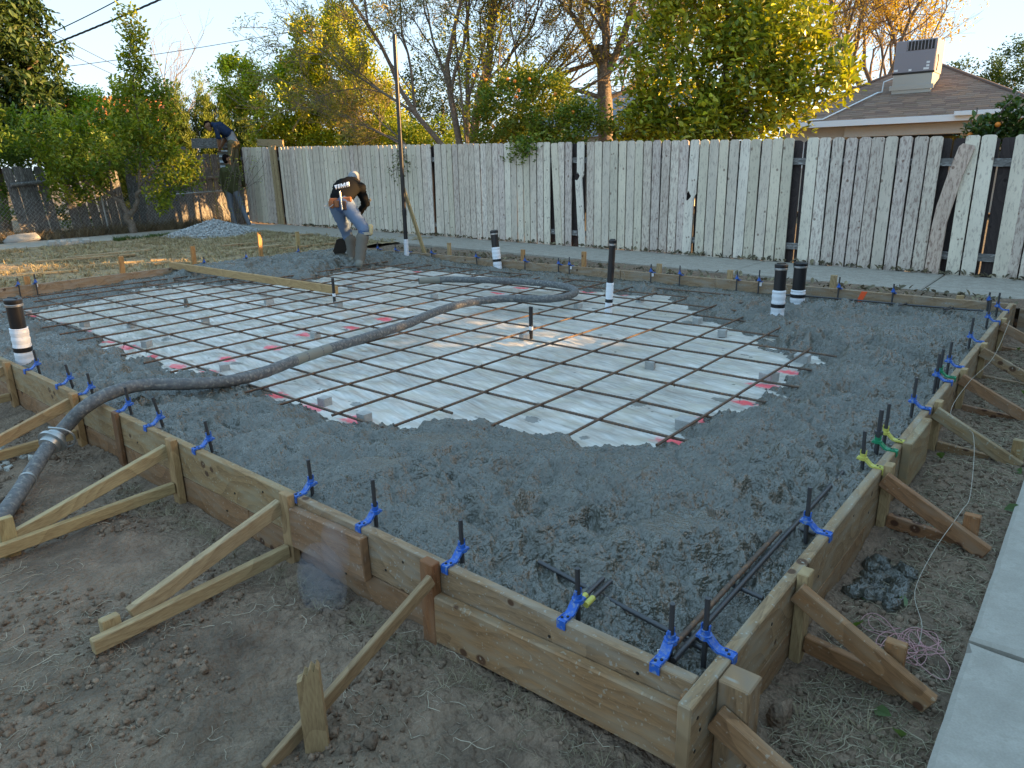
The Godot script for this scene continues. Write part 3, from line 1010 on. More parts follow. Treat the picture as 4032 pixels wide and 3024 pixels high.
	st.col = Color(0.82, 0.76, 0.62)
	st.prism(Transform3D(Basis(Vector3(0.66, 0, -0.75), Vector3(0.02, 1, 0.02), Vector3(0.75, 0, 0.66)), Vector3(-0.925, -0.365, 0.552)), PackedVector2Array([Vector2(-0.033, 0), Vector2(0.033, 0), Vector2(0.033, 0.325), Vector2(0.026, 0.34), Vector2(0.02, 0.322), Vector2(0.01, 0.336), Vector2(0.0, 0.312), Vector2(-0.008, 0.322), Vector2(-0.016, 0.298), Vector2(-0.03, 0.292)]), 0.034, Vector2(0.3, 0.1))
	part(s, "broken_stake", st.mesh(), M.pine, Transform3D(Basis.IDENTITY, o))
	# right wall braces: z, x of foot, upright kind
	right_brace("brace at the near corner with a thick square post", -0.10, 0.42, true, Color(1.0, 0.82, 0.66), 0.0)
	right_brace("reddish kicker brace second from the near corner on the right wall", -0.66, 0.415, false, Color(0.95, 0.72, 0.52), 0.30)
	right_brace("reddish kicker brace third from the near corner on the right wall", -1.72, 0.415, false, Color(0.95, 0.70, 0.54), 0.345)
	right_brace("pale kicker brace beside the thick splice block on the right wall", -2.78, 0.42, false, Color(1.1, 1.0, 0.85), 0.40)
	right_brace("reddish kicker brace behind the splice block on the right wall", -3.55, 0.44, false, Color(0.95, 0.75, 0.62), 0.43)
	right_brace("grey kicker brace second from the far corner on the right wall", -4.35, 0.44, false, Color(1.0, 0.95, 0.85), 0.43)
	right_brace("reddish kicker brace closest to the far right corner", -5.35, 0.44, false, Color(0.95, 0.78, 0.65), 0.43)
	# stakes behind the far and left walls
	var sx := [[-7.08, 0.18, 0], [-5.66, 0.16, 1], [-4.64, 0.19, 1], [-3.56, 0.11, 0], [-2.66, 0.10, 0], [-1.56, 0.13, 0], [-0.42, 0.03, 0]]
	var nm := ["pale short stake behind the far form nearest the tall pipe", "orange-brown stake behind the far form beside the wrapped pipe", "taller orange-brown stake in the middle of the far form", "stubby pale stake behind the far form left of the capped pipes", "short pale stake behind the far form just left of the capped pipes", "thin pale stake behind the far form right of the capped pipes", "tiny stake end behind the far form near the right corner"]
	for k in sx.size():
		var q: Array = sx[k]
		single("wooden_stake", nm[k], "stake", board(Vector3(q[0], -0.2, -6.252), Vector3(q[0] + rf(-0.01, 0.01), q[1], -6.256), 0.06, 0.034, Vector3.RIGHT, Color(1.1, 0.72, 0.45) if q[2] == 1 else Color(1.0, 0.93, 0.78)), M.pine, Transform3D.IDENTITY, "stakes behind the far form")
	var sz := [[-3.55, 0.26], [-4.63, 0.37], [-5.31, 0.32], [-2.55, 0.22], [-1.42, 0.10]]
	var nl := ["orange-brown stake behind the left form near the screed board's far end", "tallest orange-brown stake on the left form, middle of the lawn edge", "pale stake on the left form closest to the shoveling person", "orange-brown stake on the left form above the sunlit board", "short stake on the left form at the left picture edge"]
	for k in sz.size():
		var q: Array = sz[k]
		single("wooden_stake", nl[k], "stake", board(Vector3(-9.592, -0.2, q[0] + 0.01), Vector3(-9.60, q[1], q[0] - 0.012), 0.034, 0.065, Vector3.RIGHT, Color(1.15, 0.72, 0.42) if k != 2 else Color(1.2, 1.05, 0.75)), M.pine, Transform3D.IDENTITY, "stakes along the left form")
	# screed board across the pour
	single("screed_board", "long wooden screed board lying from the left form over the rebar", "board", board(Vector3(-9.62, 0.028, -3.21), Vector3(-6.02, -0.022, -3.38), 0.089, 0.038, Vector3.UP, Color(1.05, 0.85, 0.6), 0.003), M.pine)

func front_brace(label: String, x: float, zd: float, zk: float, tint: Color, zs: float, ys: float) -> void:
	var s := thing("form_brace", label, "brace", Vector3(x, -0.3, 0.3), 0, "front form braces")
	var o := Transform3D(Basis.IDENTITY, Vector3(-x, 0.3, -0.3))
	part(s, "upright", board(Vector3(x - 0.006, -0.37, 0.021), Vector3(x + 0.004, 0.02, 0.021), 0.062, 0.036, Vector3.RIGHT, tint * Color(0.95, 0.85, 0.75)), M.pine, o)
	part(s, "diagonal", board(Vector3(x - 0.036, -0.045, 0.03), Vector3(x - 0.04, -0.225, zd), 0.062, 0.034, Vector3.UP, tint), M.pine, o)
	part(s, "kicker", board(Vector3(x + 0.002, -0.235, 0.045), Vector3(x + 0.01, -0.245, zk), 0.055, 0.034, Vector3.UP, tint * Color(0.98, 0.96, 0.88)), M.pine, o)
	part(s, "ground_stake", board(Vector3(x - 0.036, -0.42, zs + 0.034), Vector3(x - 0.034, ys, zs + 0.03), 0.034, 0.062, Vector3.RIGHT, tint * Color(1.05, 1.0, 0.9)), M.pine, o)

func right_brace(label: String, z: float, xf: float, thick: bool, tint: Color, xs: float) -> void:
	var s := thing("form_brace", label, "brace", Vector3(0.25, -0.28, z), 0, "right form braces")
	var o := Transform3D(Basis.IDENTITY, Vector3(-0.25, 0.28, -z))
	if thick:
		part(s, "upright", board(Vector3(0.044, -0.42, z), Vector3(0.044, -0.005, z), 0.085, 0.085, Vector3.RIGHT, Color(0.95, 0.9, 0.82), 0.004), M.form, o)
		part(s, "diagonal", board(Vector3(0.01, -0.10, z + 0.064), Vector3(xf + 0.05, -0.31, z + 0.066), 0.075, 0.036, Vector3.UP, tint, 0.003), M.form, o)
		part(s, "kicker", board(Vector3(0.09, -0.265, z + 0.03), Vector3(xf, -0.30, z + 0.03), 0.07, 0.03, Vector3.UP, tint, 0.003), M.form, o)
		return
	part(s, "upright", board(Vector3(0.020, -0.38, z - 0.01), Vector3(0.020, 0.022, z - 0.01), 0.036, 0.058, Vector3.RIGHT, Color(1.05, 0.95, 0.8)), M.pine, o)
	part(s, "diagonal", board(Vector3(0.012, -0.03, z + 0.038), Vector3(xf, -0.245, z + 0.04), 0.066, 0.033, Vector3.UP, tint, 0.003), M.form, o)
	part(s, "kicker", board(Vector3(0.041, -0.235, z - 0.01), Vector3(xf - 0.01, -0.262, z + 0.003), 0.06, 0.03, Vector3.UP, tint * Color(0.95, 0.92, 0.9), 0.003), M.form, o)
	part(s, "ground_stake", board(Vector3(xs, -0.40, z - 0.008), Vector3(xs, -0.115, z - 0.012), 0.058, 0.034, Vector3.RIGHT, tint * Color(1.1, 0.98, 0.85), 0.003), M.form, o)

# ------------------------------------------------------------------ rebar mat, blocks
func rib_bar(a: Vector3, b: Vector3, r: float, sag := 0.004) -> ArrayMesh:
	var g := G.new()
	var L := a.distance_to(b)
	var m := int(L / 0.011)
	var ps := PackedVector3Array()
	var rr := PackedFloat32Array()
	var ph := rf(0, 50)
	for k in m + 1:
		var t := float(k) / m
		var p := a.lerp(b, t)
		p.y += sag * nz.get_noise_2d(t * L * 0.8, ph)
		p += Vector3(0.008, 0, 0.008) * nz.get_noise_2d(t * L * 0.35, ph + 9)
		ps.append(p)
		rr.append(r * (1.09 if k % 2 == 0 else 0.94))
	g.col = Color(1, 1, 1) * rf(0.8, 1.35)
	g.tube(ps, rr, 5)
	return g.mesh()

func build_mat() -> void:
	var mat := thing("rebar_mat", "grid of rusty rebar tied over the plastic sheet", "rebar", Vector3(-5, -0.1, -3.2))
	var o := Transform3D(Basis.IDENTITY, -mat.position)
	var xz: Array[float] = [-0.92, -1.32, -1.73, -2.14, -2.565, -2.98, -3.40, -3.87, -4.25, -4.65, -5.05, -5.44, -5.80]
	var zx: Array[float] = []
	for k in 20:
		zx.append(-1.0 - 0.425 * k + rf(-0.015, 0.015))
	var blue := 0
	for k in xz.size():
		var x1 := -0.72 - rf(0, 0.15)
		if k < 2:
			x1 = -2.2 + 0.7 * (1 - k)
		if k > 7:
			x1 = -1.0 - 0.28 * (k - 7)
		if k == 0:
			x1 = -2.35
		part(mat, "rebar", rib_bar(Vector3(x1, -0.097, xz[k]), Vector3(-9.2 + rf(0, 0.2), -0.097, xz[k] + rf(-0.03, 0.03)), 0.0084), M.rebar, o)
	for k in zx.size():
		var z0 := -0.72 if k > 4 else -1.25 + 0.1 * k
		var z1 := -5.85 + rf(0, 0.25)
		if k == 0:
			z0 = -1.55
			z1 = -3.95
		elif k == 1:
			z1 = -4.75
		elif k == 2:
			z1 = -4.8
		elif k < 6:
			z1 = -5.0 - 0.15 * (k - 2)
		part(mat, "rebar", rib_bar(Vector3(zx[k], -0.082, z0), Vector3(zx[k] + rf(-0.03, 0.03), -0.082, z1), 0.0084), M.rebar, o)
	# tie wires at the crossings
	var g := G.new()
	for k in zx.size():
		for j in xz.size():
			if rng.randf() < 0.35:
				continue
			var c := Vector3(zx[k], -0.089, xz[j])
			if look(sd_grid, c.x, c.z) < 0.05:
				continue
			var ps := PackedVector3Array()
			var rr := PackedFloat32Array()
			for s in 7:
				var an := TAU * s / 6.0
				ps.append(c + Vector3(cos(an) * 0.011, sin(an) * 0.017, cos(an) * 0.011))
				rr.append(0.0016)
			ps.append(c + Vector3(0.012, 0.03 * rf(-1, 1), 0.016))
			rr.append(0.0014)
			g.tube(ps, rr, 3, false)
	part(mat, "tie_wire", g.mesh(), M.screw, o).set_meta("kind", "stuff")
	# lap bars and dowels near the corner
	single("rebar", "outer of two ribbed edge bars running beside the near right form", "rebar", rib_bar(Vector3(-0.125, -0.012, -0.06), Vector3(-0.135, -0.03, -1.75), 0.0095), M.steel, Transform3D.IDENTITY, "edge bars at the near corner")
	single("rebar", "inner rusty edge bar running beside the near right form", "rebar", rib_bar(Vector3(-0.158, -0.010, -0.09), Vector3(-0.162, -0.02, -0.95), 0.009), M.rebar, Transform3D.IDENTITY, "edge bars at the near corner")
	single("rebar", "bar running along the near front form half sunk in the concrete", "rebar", rib_bar(Vector3(-0.10, -0.036, -0.185), Vector3(-0.72, -0.012, -0.235), 0.0085), M.steel)
	for k in 2:
		single("rebar", ["left of two short yellow-tipped dowels behind the front form", "right of two short yellow-tipped dowels behind the front form"][k], "rebar", rib_bar(Vector3(-0.47 + 0.026 * k, 0.006, -0.125), Vector3(-0.485 + 0.03 * k, 0.0, -0.27), 0.008), M.steel)
		single("dowel_cap", ["yellow tip on the left dowel behind the front form", "yellow tip on the right dowel behind the front form"][k], "cap", rods([[Vector3(-0.467 + 0.026 * k, 0.006, -0.105), Vector3(-0.471 + 0.026 * k, 0.006, -0.15)]], 0.0098, 8), M.yellow)
	for k in 3:
		var zq: float = [-0.20, -0.52, -1.02][k]
		single("rebar", ["short yellow-ended cross dowel beside the corner bolts", "short yellow-ended cross dowel midway along the edge bars", "short cross dowel at the far end of the edge bars"][k], "rebar", rib_bar(Vector3(-0.16, -0.025, zq - 0.01), Vector3(-0.055, -0.02, zq + 0.01), 0.008), M.steel)
	single("rebar", "long dark bar lying against the far form near the right corner", "rebar", rib_bar(Vector3(-2.05, -0.085, -6.08), Vector3(-0.2, -0.045, -6.0), 0.0085), M.steel)
	for k in 3:
		single("rebar", ["left short bar end poking from the concrete near the far corner", "middle short bar end poking from the concrete near the far corner", "right short bar end poking from the concrete near the far corner"][k], "rebar", rib_bar(Vector3(-0.83 + 0.24 * k + 0.12 * float(k == 1) - 0.1 * float(k == 2), -0.03, -5.78), Vector3(-0.82 + 0.24 * k + 0.12 * float(k == 1) - 0.1 * float(k == 2), -0.05, -6.05), 0.009), M.steel)
	# spacer blocks
	const DOBIE := [-6.55,-2.84, -6.18,-1.90, -4.71,-2.15, -4.35,-1.09, -5.74,-3.18, -6.55,-3.98, -7.05,-3.08, -7.04,-1.11, -6.62,-1.38, -5.64,-1.09, -8.19,-0.97, -5.21,-4.10, -3.12,-3.13, -3.53,-4.52, -1.83,-2.98, -1.83,-4.21, -3.20,-5.20, -2.22,-4.55, -1.07,-2.03, -1.04,-3.18, -1.02,-3.78, -2.62,-1.01, -3.06,-1.05]
	const WHERE := ["just left of the screed board's end, largest and palest", "third from the left on the plastic, before the screed board", "with pink paint at its foot, left of the hose", "behind the hose where it leaves the pour", "at the foot of the banded stake by the screed board", "behind the right end of the screed board", "hidden close below the middle of the screed board", "near the left front edge of the plastic, second from left", "inside the left front edge beside the second block", "on the left front edge just before the hose bend", "farthest left, at the left corner of the plastic", "under the hose loop near the hose mouth", "at the foot of the lone black gauge stake", "between the hose loop and the slim wrapped pipe", "alone under a bar crossing right of the gauge stake", "near the pour's edge before the two capped pipes", "at the back edge right of the slim wrapped pipe", "on the back right edge of the plastic, below the capped pipes", "nearest the right front corner of the plastic", "in the middle of the right edge beside a pink mark", "farthest back on the right edge of the plastic", "at the front edge right of the hose beside a pink mark", "at the front edge closest to the hose on its right"]
	var bm := G.new()
	bm.prism(Transform3D(Basis(Vector3.RIGHT, Vector3(0, 0, -1), Vector3.UP), Vector3(0, 0.03, 0)), PackedVector2Array([Vector2(-0.034, -0.03), Vector2(-0.03, -0.034), Vector2(0.03, -0.034), Vector2(0.034, -0.03), Vector2(0.034, 0.03), Vector2(0.03, 0.034), Vector2(-0.03, 0.034), Vector2(-0.034, 0.03)]), 0.06, Vector2.ZERO)
	var bmesh := bm.mesh()
	for k in DOBIE.size() / 2:
		var big := 1.0
		if k == 0:
			big = 1.35
		if k >= 18 and k <= 20:
			big = 1.45
		single("spacer_block", "spacer block " + WHERE[k], "concrete block", bmesh, M.dobie, Transform3D(Basis(Vector3.UP, rf(-0.4, 0.4)).scaled(Vector3(big, 0.95, big)), Vector3(DOBIE[k * 2], -0.1505, DOBIE[k * 2 + 1])), "concrete spacer blocks under the rebar mat")
	# screed gauge stakes
	for k in 2:
		var p: Vector3 = [Vector3(-3.11, -0.15, -3.21), Vector3(-5.96, -0.15, -3.29)][k]
		var t := thing("gauge_stake", ["black gauge stake with a white band standing alone on the plastic", "black gauge stake with a white band at the end of the screed board"][k], "stake", p, 0, "gauge stakes")
		part(t, "stake", board(Vector3(0, 0, 0), Vector3(0.003, 0.28, 0), 0.032, 0.02, Vector3.RIGHT, Color.WHITE), M.black)
		part(t, "band", board(Vector3(0.001, 0.075, 0), Vector3(0.001, 0.11, 0), 0.035, 0.023, Vector3.RIGHT, Color.WHITE), M.foam)

# ------------------------------------------------------------------ anchor bolts
var holder_mesh: ArrayMesh
var collar_mesh: ArrayMesh
var screw_mesh: ArrayMesh

func bolt_parts() -> void:
	# arm profile: local x points from the bolt to the form, bolt at x = 0, form's outer face at x = 0.083
	var prof := [Vector2(0.088, -0.022), Vector2(0.088, 0.007), Vector2(0.046, 0.007), Vector2(0.036, 0.011), Vector2(0.016, 0.031), Vector2(0.008, 0.034), Vector2(-0.022, 0.034), Vector2(-0.022, 0.026), Vector2(0.006, 0.026), Vector2(0.012, 0.023), Vector2(0.033, 0.003), Vector2(0.042, 0.0005), Vector2(0.084, 0.0005), Vector2(0.084, -0.022)]
	var g := G.new()
	g.prism(Transform3D.IDENTITY, PackedVector2Array(prof), 0.030, Vector2.ZERO)
	for s in [-1, 1]:
		g.plank(Transform3D(Basis.IDENTITY, Vector3(0.068, 0.0075, s * 0.0135)), 0.034, 0.004, 0.003, 0.0008, Vector2.ZERO)
	holder_mesh = g.mesh()
	var c := G.new()
	c.lathe(Transform3D.IDENTITY, [[0.019, 0.024], [0.019, 0.037], [0.0135, 0.038], [0.0135, 0.052], [0.009, 0.052]], 12)
	for s in [-1, 1]:
		c.plank(Transform3D(Basis.IDENTITY, Vector3(s * 0.0115, 0.058, 0)), 0.004, 0.02, 0.010, 0.001, Vector2.ZERO)
	collar_mesh = c.mesh()
	var sc := G.new()
	sc.lathe(Transform3D.IDENTITY, [[0.0045, 0.007], [0.0045, 0.0098], [0.003, 0.0105], [0.0, 0.0105]], 8)
	screw_mesh = sc.mesh()

func bolt(at: Vector3, turn: float, y0: float, y1: float, colour: String, label: String, group: String, tag_on := false, lean := 0.0, fat := false) -> void:
	var t := thing("anchor_bolt", label, "anchor bolt", at, turn, group)
	var r := 0.0105 if fat else 0.0082
	var ps := PackedVector3Array()
	var rr := PackedFloat32Array()
	var m := int((y1 - y0 + 0.12) / 0.006)
	for k in m + 1:
		var y := lerpf(y0 - 0.12, y1, float(k) / m)
		ps.append(Vector3(lean * (y - 0.03), y, 0))
		rr.append(r * (1.0 if k % 2 == 0 or y < 0.055 else 0.93))
	var g := G.new()
	g.tube(ps, rr, 8)
	part(t, "threaded_rod", g.mesh(), M.steel)
	var h := part(t, "holder", holder_mesh, M[colour])
	for s in [-1, 1]:
		part(h, "screw", screw_mesh, M.screw, Transform3D(Basis.IDENTITY, Vector3(0.066 + 0.006 * s, 0, 0.006 * s)))
	part(t, "collar", collar_mesh, M[colour])
	if fat:
		var nt := G.new()
		nt.lathe(Transform3D.IDENTITY, [[0.0105, 0.066], [0.019, 0.067], [0.019, 0.083], [0.0105, 0.084]], 6)
		part(t, "nut", nt.mesh(), M.steel)
	if tag_on:
		part(t, "paper_tag", board(Vector3(0.012, -0.035, 0.012), Vector3(0.014, 0.005, 0.016), 0.03, 0.002, Vector3(1, 0, 1), Color.WHITE, 0.0005), M.tag)

func build_bolts() -> void:
	bolt_parts()
	var fr := [-5.0, -4.41, -4.075, -3.54, -3.16, -2.64, -1.80, -1.39, -0.935, -0.455, -0.148]
	var lf := ["farthest left, beside the white-wrapped pipe", "second from the left picture edge", "just left of where the hose crosses the forms", "just right of where the hose crosses the forms", "with a white sleeve, right of the hose", "halfway between the hose and the splice block", "just above the brace at the splice block", "with a paper tag, above the splice block", "just right of the paper-tagged one", "beside the yellow-tipped dowels", "nearest the corner on the front form"]
	for k in fr.size():
		bolt(Vector3(fr[k], 0.0, -0.083), -PI / 2, -0.03, [0.132, 0.125, 0.122, 0.132, 0.15, 0.127, 0.139, 0.163, 0.142, 0.14, 0.146][k], "blue", "blue-held anchor bolt on the front form, " + lf[k], "anchor bolts on the front form", k == 7 or k == 4 or k == 10, [0.05, 0.1, 0.05, 0.05, 0.16, 0.08, 0.02, 0, 0, 0.03, 0][k])
	var rz := [-0.16, -0.99, -1.71, -1.95, -2.09, -2.67, -3.28, -3.38, -3.66, -4.47, -5.30, -5.85]
	var rc := ["blue", "blue", "yellow", "green", "yellow", "blue", "blue", "green", "blue", "blue", "blue", "blue"]
	var lr := ["nearest the corner on the right form", "second from the near corner on the right form", "nearest of the yellow-and-green trio on the right form", "thickest of the trio on the right form, with a nut", "farthest of the yellow-and-green trio on the right form", "standing alone beyond the trio on the right form", "nearest of the blue-green-blue cluster on the right form", "in the blue-green-blue cluster on the right form", "farthest of the blue-green-blue cluster on the right form", "third from the far corner on the right form", "second from the far corner on the right form", "nearest the far corner on the right form"]
	for k in rz.size():
		bolt(Vector3(-0.083, 0.0, rz[k]), 0.0, -0.06, [0.15, 0.163, 0.154, 0.185, 0.175, 0.162, 0.16, 0.168, 0.156, 0.17, 0.172, 0.145][k], rc[k], rc[k] + "-held anchor bolt, " + lr[k], "anchor bolts on the right form", false, [0.0, -0.02, -0.05, 0, 0, 0, 0, 0, 0, 0, 0, 0][k], k == 3)
	var bx := [-0.185, -0.967, -1.467, -2.288, -2.535, -3.226, -3.602, -4.796, -4.97, -5.538, -6.075, -6.44, -7.36, -7.897, -8.182, -8.615, -9.315]
	var bt := [0.097, 0.106, 0.132, 0.141, 0.109, 0.124, 0.113, 0.123, 0.102, 0.104, 0.139, 0.095, 0.105, 0.146, 0.124, 0.131, 0.122]
	var ords := ["first", "second", "third", "fourth", "fifth", "sixth", "seventh", "eighth", "ninth", "tenth", "eleventh", "twelfth", "thirteenth", "fourteenth", "fifteenth", "sixteenth", "seventeenth"]
	for k in bx.size():
		bolt(Vector3(bx[k], 0.0, -6.147), PI / 2, -0.11, bt[k], "blue", "anchor bolt in a blue holder on the far form, " + ords[k] + " from the right corner", "anchor bolts on the far form", k in [3, 6, 7, 10, 13], -0.12 if k == 11 else 0.0)
	var lz := [-1.30, -1.485, -3.65, -4.32, -5.24]
	for k in lz.size():
		bolt(Vector3(-9.492, 0.0, lz[k]), PI, -0.1, [0.108, 0.129, 0.104, 0.111, 0.115][k], "blue", "anchor bolt in a blue holder on the left form, " + ords[k] + " from the left picture edge", "anchor bolts on the left form", k == 1, -0.08 if k < 2 else 0.0)

# ------------------------------------------------------------------ pipes and hose
func cap_prof(r: float, y: float) -> Array:
	return [[r * 1.02, y - 0.055], [r * 1.10, y - 0.052], [r * 1.10, y - 0.028], [r * 1.13, y - 0.022], [r * 1.13, y - 0.006], [r * 1.0, y], [r * 0.5, y + 0.004], [0.0, y + 0.005]]

func pipe(label: String, at: Vector3, r: float, h: float, lean: Vector3, wrap_h: float, cap: bool, tall := false) -> void:
	var b := Basis(Vector3.RIGHT, (Vector3.UP + lean).normalized(), Vector3(0, 0, 1)).orthonormalized()
	b = Basis(Quaternion(Vector3.UP, (Vector3.UP + lean).normalized()))
	var t := thing("drain_pipe", label, "pipe", at, 0, "black plastic pipes standing in the slab")
	var x := Transform3D(b, Vector3.ZERO)
	var g := G.new()
	g.lathe(x, [[r, -0.12], [r, h - 0.01], [r * 0.9, h], [r * 0.9, h - 0.05], [0.0, h - 0.05]], 20)
	part(t, "pipe", g.mesh(), M.black)
	var w := G.new()
	# wrapped foam with overlapping turns
	var prof := []
	var y := -0.12
	prof.append([r * 1.02, y])
	while y < wrap_h:
		prof.append([r * 1.12, y + 0.004])
		prof.append([r * 1.17, y + minf(0.05, wrap_h - y) * 0.6])
		y += 0.055
		prof.append([r * 1.10, minf(y, wrap_h)])
	prof.append([r * 1.0, wrap_h + 0.002])
	w.lathe(x, prof, 20)
	part(t, "foam_wrap", w.mesh(), M.foam if cap else M.wrap)
	if cap:
		var c := G.new()
		c.lathe(x, cap_prof(r, h + 0.008), 20)
		c.plank(x * Transform3D(Basis(Vector3.UP, 0.5), Vector3(0, h + 0.012, 0)), r * 1.5, 0.01, 0.012, 0.002, Vector2.ZERO)
		var cp := part(t, "cap", c.mesh(), M.black)
		var bd := G.new()
		bd.lathe(x, [[r * 1.11, h - 0.046], [r * 1.135, h - 0.044], [r * 1.135, h - 0.030], [r * 1.11, h - 0.028]], 20)
		part(cp, "clamp_band", bd.mesh(), M.band)
	# black printed tape patch on the wrap
	var tp := G.new()
	var y0 := wrap_h * 0.35
	tp.lathe(x, [[r * 1.185, y0], [r * 1.19, y0 + 0.002], [r * 1.19, y0 + 0.032], [r * 1.185, y0 + 0.034]], 20)
	if not tall and wrap_h > 0.1:
		part(t, "tape", tp.mesh(), M.black)
	if tall:
		var j := G.new()
		j.lathe(x, [[r * 1.0, 0.60], [r * 1.14, 0.605], [r * 1.14, 0.68], [r * 1.0, 0.685], [r * 1.0, 1.42], [r * 1.05, 1.425], [r * 1.05, 1.50], [r * 1.0, 1.505]], 16)
		part(t, "coupling", j.mesh(), M.black)

func build_pipes() -> void:
	pipe("tall thin black vent pipe rising above the white fence", Vector3(-7.78, -0.02, -6.02), 0.031, 3.10, Vector3(0.012, 0, 0.0), 0.24, false, true)
	single("pipe_brace", "pale wooden strip leaning from the far form to the tall vent pipe", "brace", board(Vector3(-7.66, -0.05, -6.30), Vector3(-7.82, 0.98, -6.075), 0.06, 0.03, Vector3.RIGHT, Color(1.25, 1.15, 0.8)), M.pine)
	pipe("black pipe in white wrap standing against the far form", Vector3(-5.98, -0.11, -6.09), 0.052, 0.52, Vector3(-0.10, 0, 0), 0.30, true)
	pipe("slim black pipe in peeling white wrap standing on the plastic", Vector3(-3.17, -0.15, -4.53), 0.032, 0.71, Vector3(0.05, 0, 0), 0.30, true)
	pipe("thick capped black pipe on the left of the pair, long white wrap", Vector3(-1.67, -0.10, -5.03), 0.052, 0.47, Vector3(0, 0, 0), 0.24, true)
	pipe("thick capped black pipe on the right of the pair, short white collar", Vector3(-1.79, -0.11, -5.92), 0.062, 0.385, Vector3(0, 0, 0), 0.115, true)
	pipe("black pipe in white wrap at the left picture edge inside the front form", Vector3(-5.47, -0.05, -0.14), 0.052, 0.48, Vector3(0.08, 0, 0), 0.27, true)

func build_hose() -> void:
	var t := thing("concrete_hose", "long grey rubber concrete hose looping over the rebar and form", "hose", Vector3(-3.7, 0, 0))
	var o := Transform3D(Basis.IDENTITY, -t.position)
	var raw := [-5.769,-0.035,-4.396, -5.629,-0.035,-4.610, -5.385,-0.035,-4.762, -4.816,-0.030,-4.955, -4.322,-0.030,-5.026, -3.990,-0.030,-4.971, -3.741,-0.030,-4.776, -3.654,-0.030,-4.501, -3.739,-0.030,-4.257, -4.073,-0.030,-4.070, -4.227,-0.030,-3.816, -4.271,-0.030,-3.491, -4.183,-0.030,-3.061, -4.028,-0.030,-2.633, -3.935,-0.030,-2.144, -3.853,-0.030,-1.631, -3.782,-0.030,-1.340, -3.676,-0.030,-0.979, -3.656,-0.020,-0.768, -3.680,0.000,-0.595, -3.739,0.020,-0.448, -3.814,0.038,-0.314, -3.818,0.047,-0.182, -3.745,0.048,-0.017, -3.735,0.005,0.10, -3.785,-0.065,0.158, -3.77,-0.14,0.262, -3.62,-0.19,0.395, -3.40,-0.235,0.555, -3.2,-0.262,0.70, -2.9,-0.266,0.90, -2.6,-0.266,1.3, -2.5,-0.266,2.0]
	var pts := []
	for k in raw.size() / 3:
		pts.append(Vector3(raw[k * 3], raw[k * 3 + 1], raw[k * 3 + 2]))
	var cv := curve(pts, 0.03)
	var cut := 0
	for k in cv.size():
		if cv[k].distance_to(pts[26]) < cv[cut].distance_to(pts[26]):
			cut = k
	var g := G.new()
	var rr := PackedFloat32Array()
	var pa := PackedVector3Array()
	for k in cut + 1:
		pa.append(cv[k])
		rr.append(0.0385 + 0.0009 * sin(k * 1.4) + 0.0007 * nz.get_noise_1d(k * 0.4))
	g.tube(pa, rr, 16)
	part(t, "hose", g.mesh(), M.hose, o)
	var g2 := G.new()
	g2.col = Color(1.5, 1.55, 1.6)
	var pb := PackedVector3Array()
	var rb := PackedFloat32Array()
	for k in range(cut, cv.size()):
		pb.append(cv[k])
		rb.append(0.0385)
	g2.tube(pb, rb, 16)
	part(t, "metal_pipe", g2.mesh(), M.hose, o)
	# clamp coupling: two flanges, a lever
	var d := (cv[cut + 1] - cv[cut - 1]).normalized()
	var x := Transform3D(Basis(Quaternion(Vector3.UP, d)), cv[cut])
	var c := G.new()
	c.lathe(x, [[0.039, -0.045], [0.052, -0.04], [0.054, -0.012], [0.074, -0.010], [0.076, 0.010], [0.056, 0.012], [0.054, 0.04], [0.039, 0.045]], 20)
	var cl := part(t, "coupling", c.mesh(), M.galv, o)
	part(cl, "lever", rods([curve([x * Vector3(0.07, -0.012, 0.03), x * Vector3(0.10, -0.03, 0.0), x * Vector3(0.085, -0.045, -0.06), x * Vector3(0.03, -0.04, -0.085), x * Vector3(-0.04, -0.02, -0.078)], 0.01)], 0.006, 6), M.galv)
	var bd := G.new()
	bd.lathe(Transform3D(Basis(Quaternion(Vector3.UP, (cv[cut + 12] - cv[cut + 10]).normalized())), cv[cut + 11]), [[0.0385, -0.006], [0.0415, -0.005], [0.0415, 0.005], [0.0385, 0.006]], 16)
	part(t, "weld_ring", bd.mesh(), M.galv, o)
	# paste caked on the hose where it left the pour and at its mouth
	for seg in [[0, 9], [int(cut * 0.735), int(cut * 0.735) + 13]]:
		var pp := PackedVector3Array()
		var rp := PackedFloat32Array()
		for k in range(seg[0], seg[1]):
			pp.append(cv[k])
			rp.append(0.0405 + 0.002 * nz.get_noise_1d(k * 3.3))
		var gp := G.new()
		gp.tube(pp, rp, 14, seg[0] == 0)
		part(t, "caked_concrete", gp.mesh(), M.paste, o)

# ------------------------------------------------------------------ white fence
func fz(x: float) -> float:
	return -8.05 + 0.066 * x

func ftop(x: float) -> float:
	if x > 0.0:
		return 1.46
	return 1.465 - 0.0232 * x

func fence_basis() -> Basis:
	var d := Vector3(1, 0, 0.066).normalized()
	return Basis(d, Vector3.UP, d.cross(Vector3.UP))

func picket_mesh(sd: int, tint: Color) -> ArrayMesh:
	var r := RandomNumberGenerator.new()
	r.seed = sd
	var g := G.new()
	g.col = tint
	var w := 0.0685 * r.randf_range(0.96, 1.02)
	var c := r.randf_range(0.016, 0.03)
	var b0 := r.randf_range(-0.006, 0.006)
	g.prism(Transform3D.IDENTITY, PackedVector2Array([Vector2(-w, b0), Vector2(w, -b0), Vector2(w, 1.7 - c), Vector2(w - c * 1.1, 1.7 - 0.002), Vector2(w * 0.1, 1.7 + r.randf_range(-0.004, 0.002)), Vector2(-w + c * 1.1, 1.7), Vector2(-w, 1.7 - c)]), 0.017, Vector2(r.randf_range(0, 2), r.randf_range(0, 0.35) + w))
	return g.mesh()

